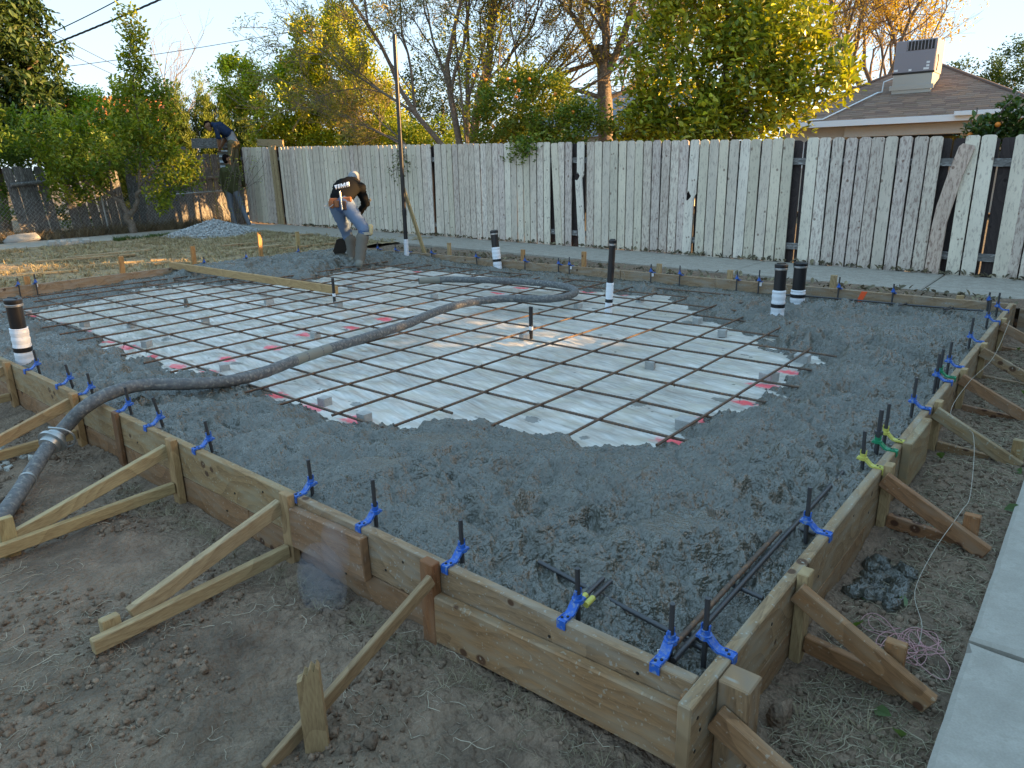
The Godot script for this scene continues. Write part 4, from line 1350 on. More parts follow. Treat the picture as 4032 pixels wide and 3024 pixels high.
func half_picket(sd: int, upper: bool, y0: float, y1: float) -> ArrayMesh:
	var g := G.new()
	var r := RandomNumberGenerator.new()
	r.seed = sd
	var p := PackedVector2Array()
	if upper:
		p = PackedVector2Array([Vector2(-0.055, y0 + 0.09), Vector2(-0.01, y0 + 0.02), Vector2(0.045, y0), Vector2(0.07, y0 + 0.05), Vector2(0.07, y1 - 0.02), Vector2(0.05, y1), Vector2(-0.05, y1), Vector2(-0.07, y1 - 0.02), Vector2(-0.07, y0 + 0.06)])
	else:
		p = PackedVector2Array([Vector2(-0.07, y0), Vector2(0.07, y0), Vector2(0.07, y1 - 0.03), Vector2(0.05, y1), Vector2(0.01, y1 - 0.06), Vector2(-0.03, y1 - 0.10), Vector2(-0.07, y1 - 0.09)])
	g.prism(Transform3D.IDENTITY, p, 0.017, Vector2(r.randf_range(0, 2), 0.1))
	return g.mesh()

func build_white_fence() -> void:
	var t := thing("white_fence", "weathered white-painted picket fence with peeling boards behind the slab", "fence", Vector3(-8, -0.05, fz(-8)))
	var B := fence_basis()
	var vars := []
	var varb := []
	var vard := []
	for k in 14:
		var q := rf(0.80, 1.08)
		vars.append(picket_mesh(100 + k, Color(q, q * rf(0.96, 1.0), q * rf(0.90, 0.98))))
		varb.append(picket_mesh(200 + k, Color(q, q * rf(0.95, 0.99), q * rf(0.93, 0.98))))
		vard.append(picket_mesh(300 + k, Color(1, 1, 1) * rf(0.8, 1.2)))
	var place := func(mesh: Mesh, mat: Material, x: float, y: float, off: float, tilt: float, sc: float, called: String) -> void:
		var xf := Transform3D(B * Basis(Vector3(0, 0, 1), tilt), Vector3(x, y, fz(x)) + B.z * off)
		xf.basis = xf.basis * Basis.from_scale(Vector3(1, sc, 1))
		xf.origin -= t.position
		part(t, called, mesh, mat, xf)
	# centres that are missing, and the ones that lean or are broken
	var x := 7.2
	while x > -17.55:
		x -= 0.1515 + rf(-0.002, 0.003)
		var skip := false
		for gp in [[-2.70, -2.555], [-1.08, -0.25], [-9.93, -9.80], [-6.86, -6.72], [-6.33, -6.06], [-4.29, -4.15], [-16.12, -15.72]]:
			if x > gp[0] and x < gp[1]:
				skip = true
		var y := -0.045 + rf(-0.015, 0.012)
		if not skip:
			var tilt := rf(-0.006, 0.006)
			if x < -16.1:
				tilt = -0.035 + rf(-0.01, 0.01)
			var h := (ftop(x) - y + rf(-0.006, 0.005)) / 1.7
			var red := nz.get_noise_1d(x * 0.9) > 0.05
			place.call((varb if red else vars)[rng.randi() % 14], M.white_b if red else M.white, x, y, rf(-0.004, 0.004), tilt, h, "picket")
		# boards on the far side, staggered
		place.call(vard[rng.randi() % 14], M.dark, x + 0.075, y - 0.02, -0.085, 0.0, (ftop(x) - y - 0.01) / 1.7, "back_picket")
	# special pickets
	for q in [[-0.325, 4], [-0.63, 2], [-0.785, 7]]:
		place.call(vars[q[1]], M.white, q[0], -0.05, 0.0, rf(-0.005, 0.005), (ftop(q[0]) + 0.05) / 1.7, "picket")
	place.call(vars[3], M.white, -9.76, -0.05, 0.006, -0.022, (ftop(-9.8) + 0.05) / 1.7, "picket")
	place.call(vars[5], M.white, -6.66, -0.06, 0.016, 0.062, (ftop(-6.7) + 0.05) / 1.7, "leaning_picket")
	part(t, "broken_picket", half_picket(1, true, 1.06, ftop(-6.2)), M.white, Transform3D(B, Vector3(-6.22, 0, fz(-6.22)) - t.position))
	part(t, "broken_picket", half_picket(2, false, -0.05, 1.12), M.white, Transform3D(B * Basis(Vector3(0, 0, 1), 0.075), Vector3(-6.17, 0, fz(-6.17) + 0.012) - t.position))
	part(t, "broken_picket", half_picket(3, true, 0.78, ftop(-4.2)), M.white, Transform3D(B * Basis(Vector3(0, 0, 1), -0.02), Vector3(-4.21, 0, fz(-4.21)) - t.position))
	part(t, "broken_picket", half_picket(4, false, -0.05, 0.83), M.white, Transform3D(B * Basis(Vector3(0, 0, 1), -0.015), Vector3(-4.235, 0, fz(-4.235) + 0.008) - t.position))
	# split round-edged picket leaning right at the gap
	var lg := G.new()
	lg.col = Color(0.80, 0.70, 0.66)
	lg.prism(Transform3D.IDENTITY, PackedVector2Array([Vector2(-0.075, -0.04), Vector2(0.07, -0.04), Vector2(0.078, 0.55), Vector2(0.16, 1.05), Vector2(0.235, 1.34), Vector2(0.225, 1.375), Vector2(0.12, 1.40), Vector2(0.085, 1.37), Vector2(0.02, 1.10), Vector2(-0.05, 0.72), Vector2(-0.07, 0.45)]), 0.034, Vector2(0.4, 0.15))
	part(t, "split_picket", lg.mesh(), M.white_b, Transform3D(B, Vector3(-0.99, 0, fz(-0.99) + 0.03) - t.position))
	# rails and posts between the two faces
	for yy in [[0.17, 0.0], [1.18, -0.0232]]:
		for k in 11:
			var xa: float = 7.5 - 2.3 * k
			var xb: float = xa - 2.29
			var a := Vector3(xa, yy[0] + yy[1] * xa, fz(xa)) - B.z * 0.04
			var b := Vector3(xb, yy[0] + yy[1] * xb, fz(xb)) - B.z * 0.04
			part(t, "rail", board(a - t.position, b - t.position, 0.085, 0.036, Vector3.UP, Color(2.2, 2.3, 2.3)), M.old)
	for k in 11:
		var xp: float = 5.15 - 2.3 * k
		var pb := Vector3(xp, -0.25, fz(xp)) - B.z * 0.125 - t.position
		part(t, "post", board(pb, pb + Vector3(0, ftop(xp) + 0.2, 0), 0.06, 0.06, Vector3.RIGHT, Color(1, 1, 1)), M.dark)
	# new yellow studs let in near the left end
	for k in 2:
		var xn := -15.99 + 0.15 * k
		part(t, "new_stud", board(Vector3(xn, -0.08, fz(xn) + 0.01) - t.position, Vector3(xn - 0.03, ftop(xn) + 0.02, fz(xn) + 0.01) - t.position, 0.125, 0.05, B.x, Color(1.3, 1.2, 0.92)), M.pine)

# ------------------------------------------------------------------ old fence, chain link and corner clutter on the left
func build_left_fence() -> void:
	var t := thing("old_fence", "dark weathered board fence with leaning and missing boards on the left", "fence", Vector3(-19.5, -0.15, -6))
	var spec := []
	# z, lean, top, width
	for q in [[-2.2, 0.02, 1.45], [-2.42, 0.03, 1.5], [-2.95, 0.05, 1.2], [-3.15, 0.06, 1.25], [-3.37, 0.04, 1.3], [-4.35, 0.085, 1.48], [-4.56, 0.08, 1.5], [-4.78, 0.09, 1.46], [-5.0, 0.085, 1.50], [-5.5, 0.09, 1.36], [-5.72, 0.085, 1.38], [-5.98, 0.09, 1.2], [-6.2, 0.08, 1.44], [-6.42, 0.07, 1.40], [-6.65, 0.075, 1.36], [-7.35, 0.03, 1.42], [-7.57, 0.02, 1.5], [-7.79, 0.02, 1.62], [-8.0, 0.01, 1.66], [-8.22, 0.015, 1.70], [-8.44, 0.01, 1.72], [-8.66, 0.0, 1.74], [-8.88, 0.0, 1.72], [-9.1, 0.0, 1.76], [-9.32, 0.0, 1.75], [-9.54, 0.0, 1.77]]:
		spec.append(q)
	for q in spec:
		var g := G.new()
		g.col = Color(1, 1, 1) * rf(0.75, 1.5)
		var h: float = q[2] + 0.25
		g.prism(Transform3D(Basis(Vector3(0, 0, -1), Vector3(0, cos(q[1]), sin(q[1])), Vector3(1, 0, 0)), Vector3(rf(-0.02, 0.02), -0.1, q[0] - 0.1 - t.position.z)), PackedVector2Array([Vector2(-0.103, 0), Vector2(0.103, 0), Vector2(0.1, h - 0.03), Vector2(0.06, h), Vector2(0.02, h - 0.012), Vector2(-0.06, h), Vector2(-0.1, h - 0.04)]), 0.02, Vector2(rf(0, 2), rf(0.1, 0.3)))
		part(t, "fence_board", g.mesh(), M.old)
	part(t, "rail", rods([[Vector3(0.06, 1.22, 1.7), Vector3(0.06, 1.30, 0.6), Vector3(0.05, 1.40, -0.3)]], 0.05, 7), M.old)
	part(t, "rail", board(Vector3(0.05, 1.27, -1.2), Vector3(0.05, 1.29, -3.5), 0.10, 0.04, Vector3.UP, Color(1.9, 1.8, 1.7)), M.old)
	# neighbour's boards and a red beam above
	var u := thing("neighbour_fence", "taller board fence with a dark red rail behind the old one", "fence", Vector3(-20.4, -0.15, -8.6))
	for k in 9:
		part(u, "fence_board", board(Vector3(0, 0, 1.2 - 0.2 * k), Vector3(0, 2.12 + rf(-0.02, 0.02), 1.2 - 0.2 * k), 0.19, 0.02, Vector3(0, 0, 1), Color(3.0, 2.6, 2.1) * rf(0.8, 1.1)), M.old)
	part(u, "rail", board(Vector3(0.04, 1.97, 1.3), Vector3(0.04, 2.0, -0.6), 0.12, 0.04, Vector3.UP, Color(2.2, 0.7, 0.5)), M.form)
	# chain link
	var c := thing("chain_link_fence", "rusty chain link fence with a leaning grey post in front of old boards", "fence", Vector3(-18.6, -0.12, -6))
	part(c, "post", rods([[Vector3(0, -0.1, 0.05), Vector3(0, 1.42, 0.12)]], 0.024, 10), M.galv)
	part(c, "post", rods([[Vector3(0, -0.1, -3.4), Vector3(0, 0.95, -3.4)]], 0.024, 10), M.galv)
	part(c, "top_rail", rods([[Vector3(0, 0.83, -0.95), Vector3(0, 0.88, -3.4)]], 0.021, 8), M.galv)
	var wires := []
	for k in 88:
		var z0 := 3.6 - 0.085 * k
		for s in [-1.0, 1.0]:
			var a := Vector3(0.008 * s, 0.0, z0)
			var b := Vector3(0.008 * s, 0.92, z0 + s * 0.92)
			if b.z > 3.6 or b.z < -3.4:
				continue
			wires.append([a, b])
	part(c, "wire_mesh", rods(wires, 0.0022, 3), M.galv).set_meta("kind", "stuff")
	# corner: stacked panel the climber stands on, corrugated sheet, planks over the corner
	var p := thing("board_panel", "upright grey plank panel in the fence corner under the climbing person", "panel", Vector3(-17.75, -0.12, -9.0))
	for k in 3:
		part(p, "plank", board(Vector3(0.02, 0, -0.22 + 0.2 * k), Vector3(0.02, 1.0, -0.22 + 0.2 * k), 0.19, 0.03, Vector3(0, 0, 1), Color(1.1, 1.1, 1.1)), M.old)
	part(p, "top_plank", board(Vector3(-0.05, 1.02, -0.36), Vector3(-0.05, 1.02, 0.32), 0.035, 0.26, Vector3.UP, Color(0.9, 0.5, 0.4)), M.form)
	var cs := G.new()
	for k in 22:
		var y := 1.15 + 0.035 * k
		var x0 := 0.018 * sin(k * 1.55)
		var x1 := 0.018 * sin((k + 1) * 1.55)
		cs.quad(Vector3(x0, y, 0), Vector3(x0, y, 0.30), Vector3(x1, y + 0.035, 0.30), Vector3(x1, y + 0.035, 0), Vector3(1, 0, 0))
		cs.quad(Vector3(x0 - 0.004, y, 0), Vector3(x0 - 0.004, y, 0.30), Vector3(x1 - 0.004, y + 0.035, 0.30), Vector3(x1 - 0.004, y + 0.035, 0), Vector3(-1, 0, 0))
	single("corrugated_sheet", "shiny corrugated metal sheet standing in the fence corner", "metal sheet", cs.mesh(), M.galv, Transform3D(Basis(Vector3.UP, -0.5), Vector3(-18.15, -0.1, -9.2)))
	single("plank", "sunlit raw plank lying along the fence top beside the climber", "plank", board(Vector3(-17.35, 1.99, -9.55), Vector3(-15.9, 1.92, -9.38), 0.17, 0.04, Vector3.UP, Color(1.25, 1.15, 0.9)), M.pine)
	single("plank", "dark weathered plank fixed across the fence corner left of the climber", "plank", board(Vector3(-19.2, 2.02, -8.7), Vector3(-17.95, 2.0, -9.3), 0.26, 0.05, Vector3.UP, Color(0.9, 0.9, 0.9)), M.old)
	single("post", "dark upright post standing in the fence corner behind the people", "post", board(Vector3(-18.45, -0.15, -9.25), Vector3(-18.45, 2.1, -9.25), 0.12, 0.12, Vector3.RIGHT, Color(1.2, 1.2, 1.1)), M.old)

# ------------------------------------------------------------------ house and roofs behind
func tube_line(pts: Array, r: float) -> ArrayMesh:
	return rods([pts], r, 8)

func build_house() -> void:
	var xl := -7.44
	var xr := -0.9
	var ye := 2.2
	var ze := -19.5
	var pl := Vector3(-4.80, 3.80, -23.5)
	var pr := Vector3(-4.25, 3.80, -23.5)
	var t := thing("house", "low house with brown shingle hip roof behind the fence", "house", Vector3(-4, -0.2, -23))
	var o := Transform3D(Basis.IDENTITY, -t.position)
	var g := G.new()
	var c := [Vector3(xl, ye, ze), Vector3(xr, ye, ze), Vector3(xr, ye, -27.5), Vector3(xl, ye, -27.5)]
	g.quad(c[0], c[1], pr, pl, Vector3(0, 1, 1))
	g.quad(c[2], c[3], pl, pr, Vector3(0, 1, -1))
	g.tri(c[1], c[2], pr, Vector3(1, 1, 0))
	g.tri(c[3], c[0], pl, Vector3(-1, 1, 0))
	g.quad(c[0], c[1], c[2], c[3], Vector3.DOWN)
	g.col = Color(0.10, 0.075, 0.06)
	for k in g.c.size():
		g.c[k] = Color(0.105, 0.08, 0.066)
	var roof := part(t, "roof", g.mesh(), M.shingle, o)
	# shingles on the slope that faces the yard
	var tints := []
	for k in 9:
		var q := rf(0.75, 1.25)
		var bx := G.new()
		bx.col = Color(0.225 * q * rf(0.95, 1.1), 0.145 * q, 0.105 * q * rf(0.9, 1.05))
		bx.plank(Transform3D.IDENTITY, 1, 1, 1, 0.0, Vector2.ZERO)
		tints.append(bx.mesh())
	var up := (Vector3(pl.x, pl.y, pl.z) - Vector3(pl.x, ye, ze))
	var L := up.length()
	up = up.normalized()
	var nrm := Vector3(0, up.z, -up.y).normalized()
	if nrm.y < 0:
		nrm = -nrm
	var courses := 31
	var ex := L / courses
	var count := 0
	var rest := G.new()
	for k in courses:
		var s := (k + 0.5) / courses
		var xa := lerpf(xl, pl.x, s)
		var xb := lerpf(xr, pr.x, s)
		var x := xa - rf(0, 0.3)
		while x < xb:
			var x1 := minf(x + 0.31, xb)
			var x0 := maxf(x, xa)
			x += 0.316
			if x1 - x0 < 0.03:
				continue
			var ctr := Vector3((x0 + x1) * 0.5, ye, ze) + up * (k + 0.5) * ex + nrm * (0.010 + rf(0, 0.003))
			var bs := Basis(Vector3.RIGHT, (up - nrm * 0.035).normalized(), nrm.rotated(Vector3.RIGHT, 0.0)).orthonormalized()
			var xf := Transform3D(bs * Basis.from_scale(Vector3(x1 - x0, ex * 1.04, 0.008)), ctr)
			if count < 298:
				part(roof, "shingle", tints[rng.randi() % 9], M.shingle, xf)
				count += 1
			else:
				var q := rf(0.75, 1.25)
				rest.col = Color(0.225 * q, 0.145 * q, 0.105 * q)
				rest.plank(xf, 1, 1, 1, 0.0, Vector2.ZERO)
	part(roof, "upper_shingles", rest.mesh(), M.shingle).set_meta("kind", "stuff")
	# hip caps
	var hc := []
	for e in [[c[0], pl], [c[1], pr]]:
		hc.append([e[0] + Vector3(0, 0.02, 0), e[1] + Vector3(0, 0.02, 0)])
	var hg := G.new()
	hg.col = Color(0.12, 0.09, 0.075)
	for e in hc:
		hg.tube(PackedVector3Array(e), PackedFloat32Array([0.05, 0.05]), 5)
	part(roof, "hip_cap", hg.mesh(), M.shingle, Transform3D.IDENTITY)
	# eave, walls, recess
	part(t, "fascia", board(Vector3(xl - 0.02, ye - 0.06, ze + 0.02), Vector3(xr, ye - 0.06, ze + 0.02), 0.15, 0.03, Vector3.UP), M.trim, o)
	part(t, "gutter", board(Vector3(-2.9, ye + 0.03, ze + 0.10), Vector3(xr, ye + 0.03, ze + 0.10), 0.10, 0.12, Vector3.UP), M.trim, o)
	var w := G.new()
	w.plank(Transform3D(Basis.IDENTITY, Vector3(-6.35, 1.0, -21.0)), 1.75, 2.36, 2.2, 0.0, Vector2.ZERO)
	part(t, "wall", w.mesh(), M.stucco, o)
	var w2 := G.new()
	w2.plank(Transform3D(Basis.IDENTITY, Vector3(-3.2, 0.95, -22.2)), 4.56, 2.3, 1.6, 0.0, Vector2.ZERO)
	part(t, "porch_wall", w2.mesh(), M.stucco, o)
	part(t, "porch_beam", board(Vector3(-5.47, ye - 0.28, ze - 0.35), Vector3(xr - 0.1, ye - 0.28, ze - 0.35), 0.26, 0.2, Vector3.UP), M.stucco, o)
	for q in [[-5.05, 0.62], [-4.3, 0.62], [-3.5, 1.0], [-1.6, 0.9]]:
		var f := part(t, "window", board(Vector3(q[0] - q[1] * 0.5 - 0.04, 1.45, -21.385), Vector3(q[0] + q[1] * 0.5 + 0.04, 1.45, -21.385), 0.85, 0.035, Vector3.UP), M.trim, o)
		part(f, "pane", board(Vector3(q[0] - q[1] * 0.5 + 0.02, 1.45, -21.372), Vector3(q[0] + q[1] * 0.5 - 0.02, 1.45, -21.372), 0.73, 0.03, Vector3.UP), M.glass)
	part(t, "window", board(Vector3(-7.0, 1.35, -19.885), Vector3(-6.0, 1.35, -19.885), 0.7, 0.03, Vector3.UP), M.trim, o)
	var lp := G.new()
	lp.lathe(Transform3D(Basis.IDENTITY, Vector3(-2.55, 1.62, -21.28)), [[0.0, -0.02], [0.10, -0.01], [0.11, 0.02], [0.05, 0.09], [0.02, 0.11], [0.015, 0.18], [0.0, 0.19]], 10)
	part(t, "wall_lamp", lp.mesh(), plain(0.10, 0.06, 0.045, 0.5), o)
	# rooftop unit
	var a := thing("rooftop_air_conditioner", "grey boxy air conditioner on a metal curb on the shingle roof", "air conditioner", Vector3(-4.3, 3.0, -21.6))
	var met := plain(0.26, 0.24, 0.265, 0.5, 0.1)
	var bd := G.new()
	bd.plank(Transform3D(Basis.IDENTITY, Vector3(0, 0.78, 0)), 0.98, 0.82, 0.9, 0.012, Vector2.ZERO)
	var body := part(a, "cabinet", bd.mesh(), met)
	part(body, "panel", board(Vector3(-0.47, 0.66, 0.455), Vector3(0.47, 0.66, 0.455), 0.50, 0.012, Vector3.UP, Color(0.97, 0.97, 0.97)), met)
	part(body, "base_rail", board(Vector3(-0.5, 0.385, 0.44), Vector3(0.5, 0.385, 0.44), 0.05, 0.05, Vector3.UP), M.screw)
	var gr := part(body, "grille", board(Vector3(-0.22, 1.05, 0.452), Vector3(0.44, 1.05, 0.452), 0.22, 0.012, Vector3.UP), M.screw)
	for k in 9:
		part(gr, "louvre", board(Vector3(-0.20 + 0.08 * k, 0.94, 0.462), Vector3(-0.20 + 0.08 * k, 1.16, 0.462), 0.022, 0.014, Vector3.RIGHT), met)
	for q in [[-0.42, 0.47, 0.09], [-0.08, 0.46, 0.07], [0.33, 0.62, 0.08], [0.33, 0.54, 0.07], [0.30, 0.47, 0.13]]:
		part(body, "sticker", board(Vector3(q[0] - q[2] * 0.5, q[1], 0.463), Vector3(q[0] + q[2] * 0.5, q[1], 0.463), 0.05, 0.004, Vector3.UP), M.tag)
	var cu := G.new()
	cu.plank(Transform3D(Basis.IDENTITY, Vector3(0.0, 0.13, 0.02)), 0.94, 0.5, 0.86, 0.006, Vector2.ZERO)
	part(a, "curb", cu.mesh(), M.galv)
	part(a, "flashing", board(Vector3(-0.53, 0.03, 0.46), Vector3(0.53, 0.03, 0.46), 0.12, 0.03, Vector3.UP), M.galv)
	part(a, "conduit", tube_line([Vector3(0.51, 0.8, 0.3), Vector3(0.54, 0.65, 0.35), Vector3(0.53, 0.40, 0.38)], 0.014), M.screw)
	single("roof_conduit", "white pipe running down the shingle roof from the air conditioner", "pipe", tube_line([Vector3(-4.80, 3.30, -21.3), Vector3(-5.0, 3.22, -21.2), Vector3(-5.05, 2.98, -21.35), Vector3(-5.12, 2.96, -21.2), Vector3(-6.0, 2.27, -19.55), Vector3(-7.4, 2.24, -19.48)], 0.018), M.trim)
	# glimpses of other roofs
	var h2 := thing("house", "grey-roofed pale house glimpsed between the trees behind the fence", "house", Vector3(-13.5, -0.2, -22))
	var r2 := G.new()
	r2.col = Color(0.20, 0.215, 0.235)
	r2.quad(Vector3(-3, 2.3, 3), Vector3(3, 2.3, 3), Vector3(3, 3.9, 0), Vector3(-3, 3.9, 0), Vector3(0, 1, 1))
	r2.quad(Vector3(-3, 2.3, -3), Vector3(3, 2.3, -3), Vector3(3, 3.9, 0), Vector3(-3, 3.9, 0), Vector3(0, 1, -1))
	part(h2, "roof", r2.mesh(), M.shingle)
	var wl := G.new()
	wl.prism(Transform3D(Basis(Vector3(0, 0, 1), Vector3.UP, Vector3(-1, 0, 0)), Vector3.ZERO), PackedVector2Array([Vector2(-2.8, 0), Vector2(2.8, 0), Vector2(2.8, 2.35), Vector2(0, 3.8), Vector2(-2.8, 2.35)]), 5.7, Vector2.ZERO)
	part(h2, "wall", wl.mesh(), M.stucco)
	var h3 := thing("house", "orange tiled roof just showing over the bushes at far left", "house", Vector3(-32.5, -0.2, -12.5), 0.9)
	var r3 := G.new()
	r3.col = Color(0.45, 0.15, 0.06)
	for k in 26:
		var xx := -2.6 + 0.2 * k
		r3.tube(PackedVector3Array([Vector3(xx, 3.3, 1.6), Vector3(xx, 4.5, 0)]), PackedFloat32Array([0.1, 0.1]), 6)
	part(h3, "roof", r3.mesh(), M.shingle)
	var w3 := G.new()
	w3.plank(Transform3D(Basis.IDENTITY, Vector3(0, 1.6, -0.8)), 5.0, 3.3, 3.4, 0.0, Vector2.ZERO)
	part(h3, "wall", w3.mesh(), M.stucco)
	# overhead lines
	cable("thick twisted overhead power cable crossing the upper left sky", Vector3(-24.6, 4.75, -7.15), Vector3(-13.0, 6.5, -9.7), 0.028, 0.10, true)
	cable("thinner overhead cable above the thick twisted one", Vector3(-24.6, 5.0, -7.1), Vector3(-14.0, 6.15, -8.0), 0.014, 0.12, false)
	cable("thin sagging line dropping right behind the orange tree", Vector3(-23.9, 5.25, -7.3), Vector3(-30.0, 3.4, -17.0), 0.010, 0.2, false)
	cable("second thin sagging line dropping right, lower of the two", Vector3(-23.9, 4.9, -7.25), Vector3(-30.0, 3.0, -17.5), 0.010, 0.2, false)
	cable("thin line running level across the sky behind the trees", Vector3(-27.0, 4.5, -7.8), Vector3(-15.0, 7.4, -20.0), 0.010, 0.3, false)

func cable(label: String, a: Vector3, b: Vector3, r: float, sag: float, twisted: bool) -> void:
	var g := G.new()
	for s in (3 if twisted else 1):
		var ps := PackedVector3Array()
		var rr := PackedFloat32Array()
		var m := 160 if twisted else 40
		for k in m + 1:
			var t := float(k) / m
			var p := a.lerp(b, t) - Vector3(0, sag * 4.0 * t * (1 - t), 0)
			if twisted:
				var an := k * 0.55 + TAU * s / 3.0
				p += Vector3(0.3 * cos(an), sin(an), 0.3 * cos(an)) * r * 0.55
			ps.append(p)
			rr.append(r * (0.55 if twisted else 1.0))
		g.tube(ps, rr, 5)
	single("overhead_cable", label, "cable", g.mesh(), M.cable, Transform3D.IDENTITY, "overhead lines")

# ------------------------------------------------------------------ trees
func clump(n: int, ln: float, wd: float, spread: float, sd: int, droop := 0.0, twig := true) -> ArrayMesh:
	var r := RandomNumberGenerator.new()
	r.seed = sd
	var g := G.new()
	for k in n:
		var d := Vector3(r.randf_range(-1, 1), r.randf_range(-0.5, 1) - droop, r.randf_range(-1, 1)).normalized()
		var o := Vector3(r.randf_range(-1, 1), r.randf_range(-1, 1), r.randf_range(-1, 1)) * spread
		var l := ln * r.randf_range(0.7, 1.2)
		var w := wd * r.randf_range(0.8, 1.15)
		var side := d.cross(Vector3(r.randf_range(-0.6, 0.6), 1, r.randf_range(-0.6, 0.6))).normalized()
		var nn := side.cross(d).normalized()
		var q := r.randf_range(0.72, 1.25)
		g.col = Color(q * r.randf_range(0.9, 1.15), q, q * r.randf_range(0.75, 1.1))
		var tip := o + d * l - nn * l * 0.14
		var lf := o + d * l * 0.42 + side * w + nn * w * 0.3
		var rt := o + d * l * 0.42 - side * w + nn * w * 0.3
		var lf2 := o + d * l * 0.75 + side * w * 0.72 + nn * w * 0.1
		var rt2 := o + d * l * 0.75 - side * w * 0.72 + nn * w * 0.1
		g.quad(o, lf, lf2, tip, nn)
		g.quad(o, tip, rt2, rt, nn)
	if twig:
		pass
	return g.mesh()

# leaves through the given ellipsoids; noise opens gaps between the boughs
func crown(parent: Node3D, blobs: Array, mesh: Mesh, mat: Material, c0: Color, c1: Color, sd: int, gap := 1.1, thr := -0.05, sc := 1.0) -> void:
	var r := RandomNumberGenerator.new()
	r.seed = sd
	var xs := []
	var kinds := PackedInt32Array()
	for b in blobs:
		var c: Vector3 = b[0]
		var rad: Vector3 = b[1]
		var want: int = b[2]
		var made := 0
		var tries := 0
		while made < want and tries < want * 8:
			tries += 1
			var d := Vector3(r.randf_range(-1, 1), r.randf_range(-1, 1), r.randf_range(-1, 1))
			var l := d.length()
			if l > 1.0 or l < 0.25:
				continue
			if r.randf() > 0.35 + 0.65 * l:
				continue
			var edge := 1.0 + 0.28 * nz.get_noise_3d(d.x * 1.6 + sd, d.y * 1.6, d.z * 1.6)
			var p := c + d * rad * edge
			if nz.get_noise_3d(p.x * gap + sd, p.y * gap, p.z * gap) < thr:
				continue
			made += 1
			var bs := Basis(Vector3.UP, r.randf_range(0, TAU)) * Basis(Vector3.RIGHT, r.randf_range(-0.7, 0.7))
			xs.append(Transform3D(bs.scaled(Vector3.ONE * sc * r.randf_range(0.75, 1.25)), p - parent.position))
			kinds.append(r.randi() % 15)
	bake(parent, "crown", mesh, mat, xs, kinds, tint_set(c0, c1))

func limb(g: G, a: Vector3, b: Vector3, ra: float, rb: float, bow: Vector3, sides := 7) -> void:
	var ps := PackedVector3Array()
	var rr := PackedFloat32Array()
	var m := 9
	for k in m + 1:
		var t := float(k) / m
		var p := a.lerp(b, t) + bow * 4.0 * t * (1 - t) + Vector3(nz.get_noise_2d(t * 3.0, a.x * 7.0 + b.y), 0, nz.get_noise_2d(t * 3.0, a.z * 7.0 + b.x + 50)) * 0.12 * sqrt(a.distance_to(b)) * t
		ps.append(p)
		rr.append(lerpf(ra, rb, t))
	g.tube(ps, rr, sides, false)

# bare branching skeleton; returns tip positions
func branch(g: G, a: Vector3, dir: Vector3, len: float, r: float, depth: int, rr: RandomNumberGenerator, tips: Array, up: float, split := 3, spread := 0.6) -> void:
	var ps := PackedVector3Array([a])
	var rad := PackedFloat32Array([r])
	var p := a
	var d := dir
	var m := 4
	for k in m:
		d = (d + Vector3(rr.randf_range(-1, 1), rr.randf_range(-1, 1) + up, rr.randf_range(-1, 1)) * 0.17).normalized()
		p += d * len / m
		ps.append(p)
		rad.append(maxf(0.0045, lerpf(r, r * 0.62, float(k + 1) / m)))
	g.tube(ps, rad, 6 if depth > 2 else (4 if depth > 0 else 3), false)
	if depth == 0:
		tips.append(p)
		return
	for s in split:
		var at := ps[m] if s == 0 else ps[rr.randi_range(1, m)]
		var nd := (d + Vector3(rr.randf_range(-1, 1), rr.randf_range(-0.7, 1), rr.randf_range(-1, 1)) * spread).normalized()
		branch(g, at, nd, len * rr.randf_range(0.58, 0.82), r * (0.62 if s == 0 else 0.45), depth - 1, rr, tips, up, split, spread)
	if depth <= 2:
		tips.append(ps[2])

func leaves_at(parent: Node3D, tips: Array, mesh: Mesh, mat: Material, c0: Color, c1: Color, share: float, jit: float, sd: int, called := "crown") -> void:
	var r := RandomNumberGenerator.new()
	r.seed = sd
	var xs := []
	var kinds := PackedInt32Array()
	for p in tips:
		if r.randf() > share:
			continue
		xs.append(Transform3D(Basis(Vector3.UP, r.randf_range(0, TAU)).scaled(Vector3.ONE * r.randf_range(0.7, 1.3)), p + Vector3(r.randf_range(-1, 1), r.randf_range(-1, 1), r.randf_range(-1, 1)) * jit - parent.position))
		kinds.append(r.randi() % 15)
	bake(parent, called, mesh, mat, xs, kinds, tint_set(c0, c1))

func trunked(label: String, at: Vector3, limbs: Array, called := "tree", cat := "tree", group := "") -> Node3D:
	var t := thing(called, label, cat, at, 0, group)
	var g := G.new()
	for l in limbs:
		limb(g, l[0] - at, l[1] - at, l[2], l[3], l[4] if l.size() > 4 else Vector3.ZERO)
	part(t, "trunk", g.mesh(), M.bark)
	return t

func oranges(parent: Node3D, pts: Array) -> void:
	var g := G.new()
	g.lathe(Transform3D.IDENTITY, [[0.0, -0.031], [0.017, -0.026], [0.029, -0.012], [0.032, 0.0], [0.029, 0.012], [0.017, 0.026], [0.0, 0.031]], 10)
	var m := g.mesh()
	for p in pts:
		part(parent, "orange", m, M.orange, Transform3D(Basis.IDENTITY, p - parent.position))

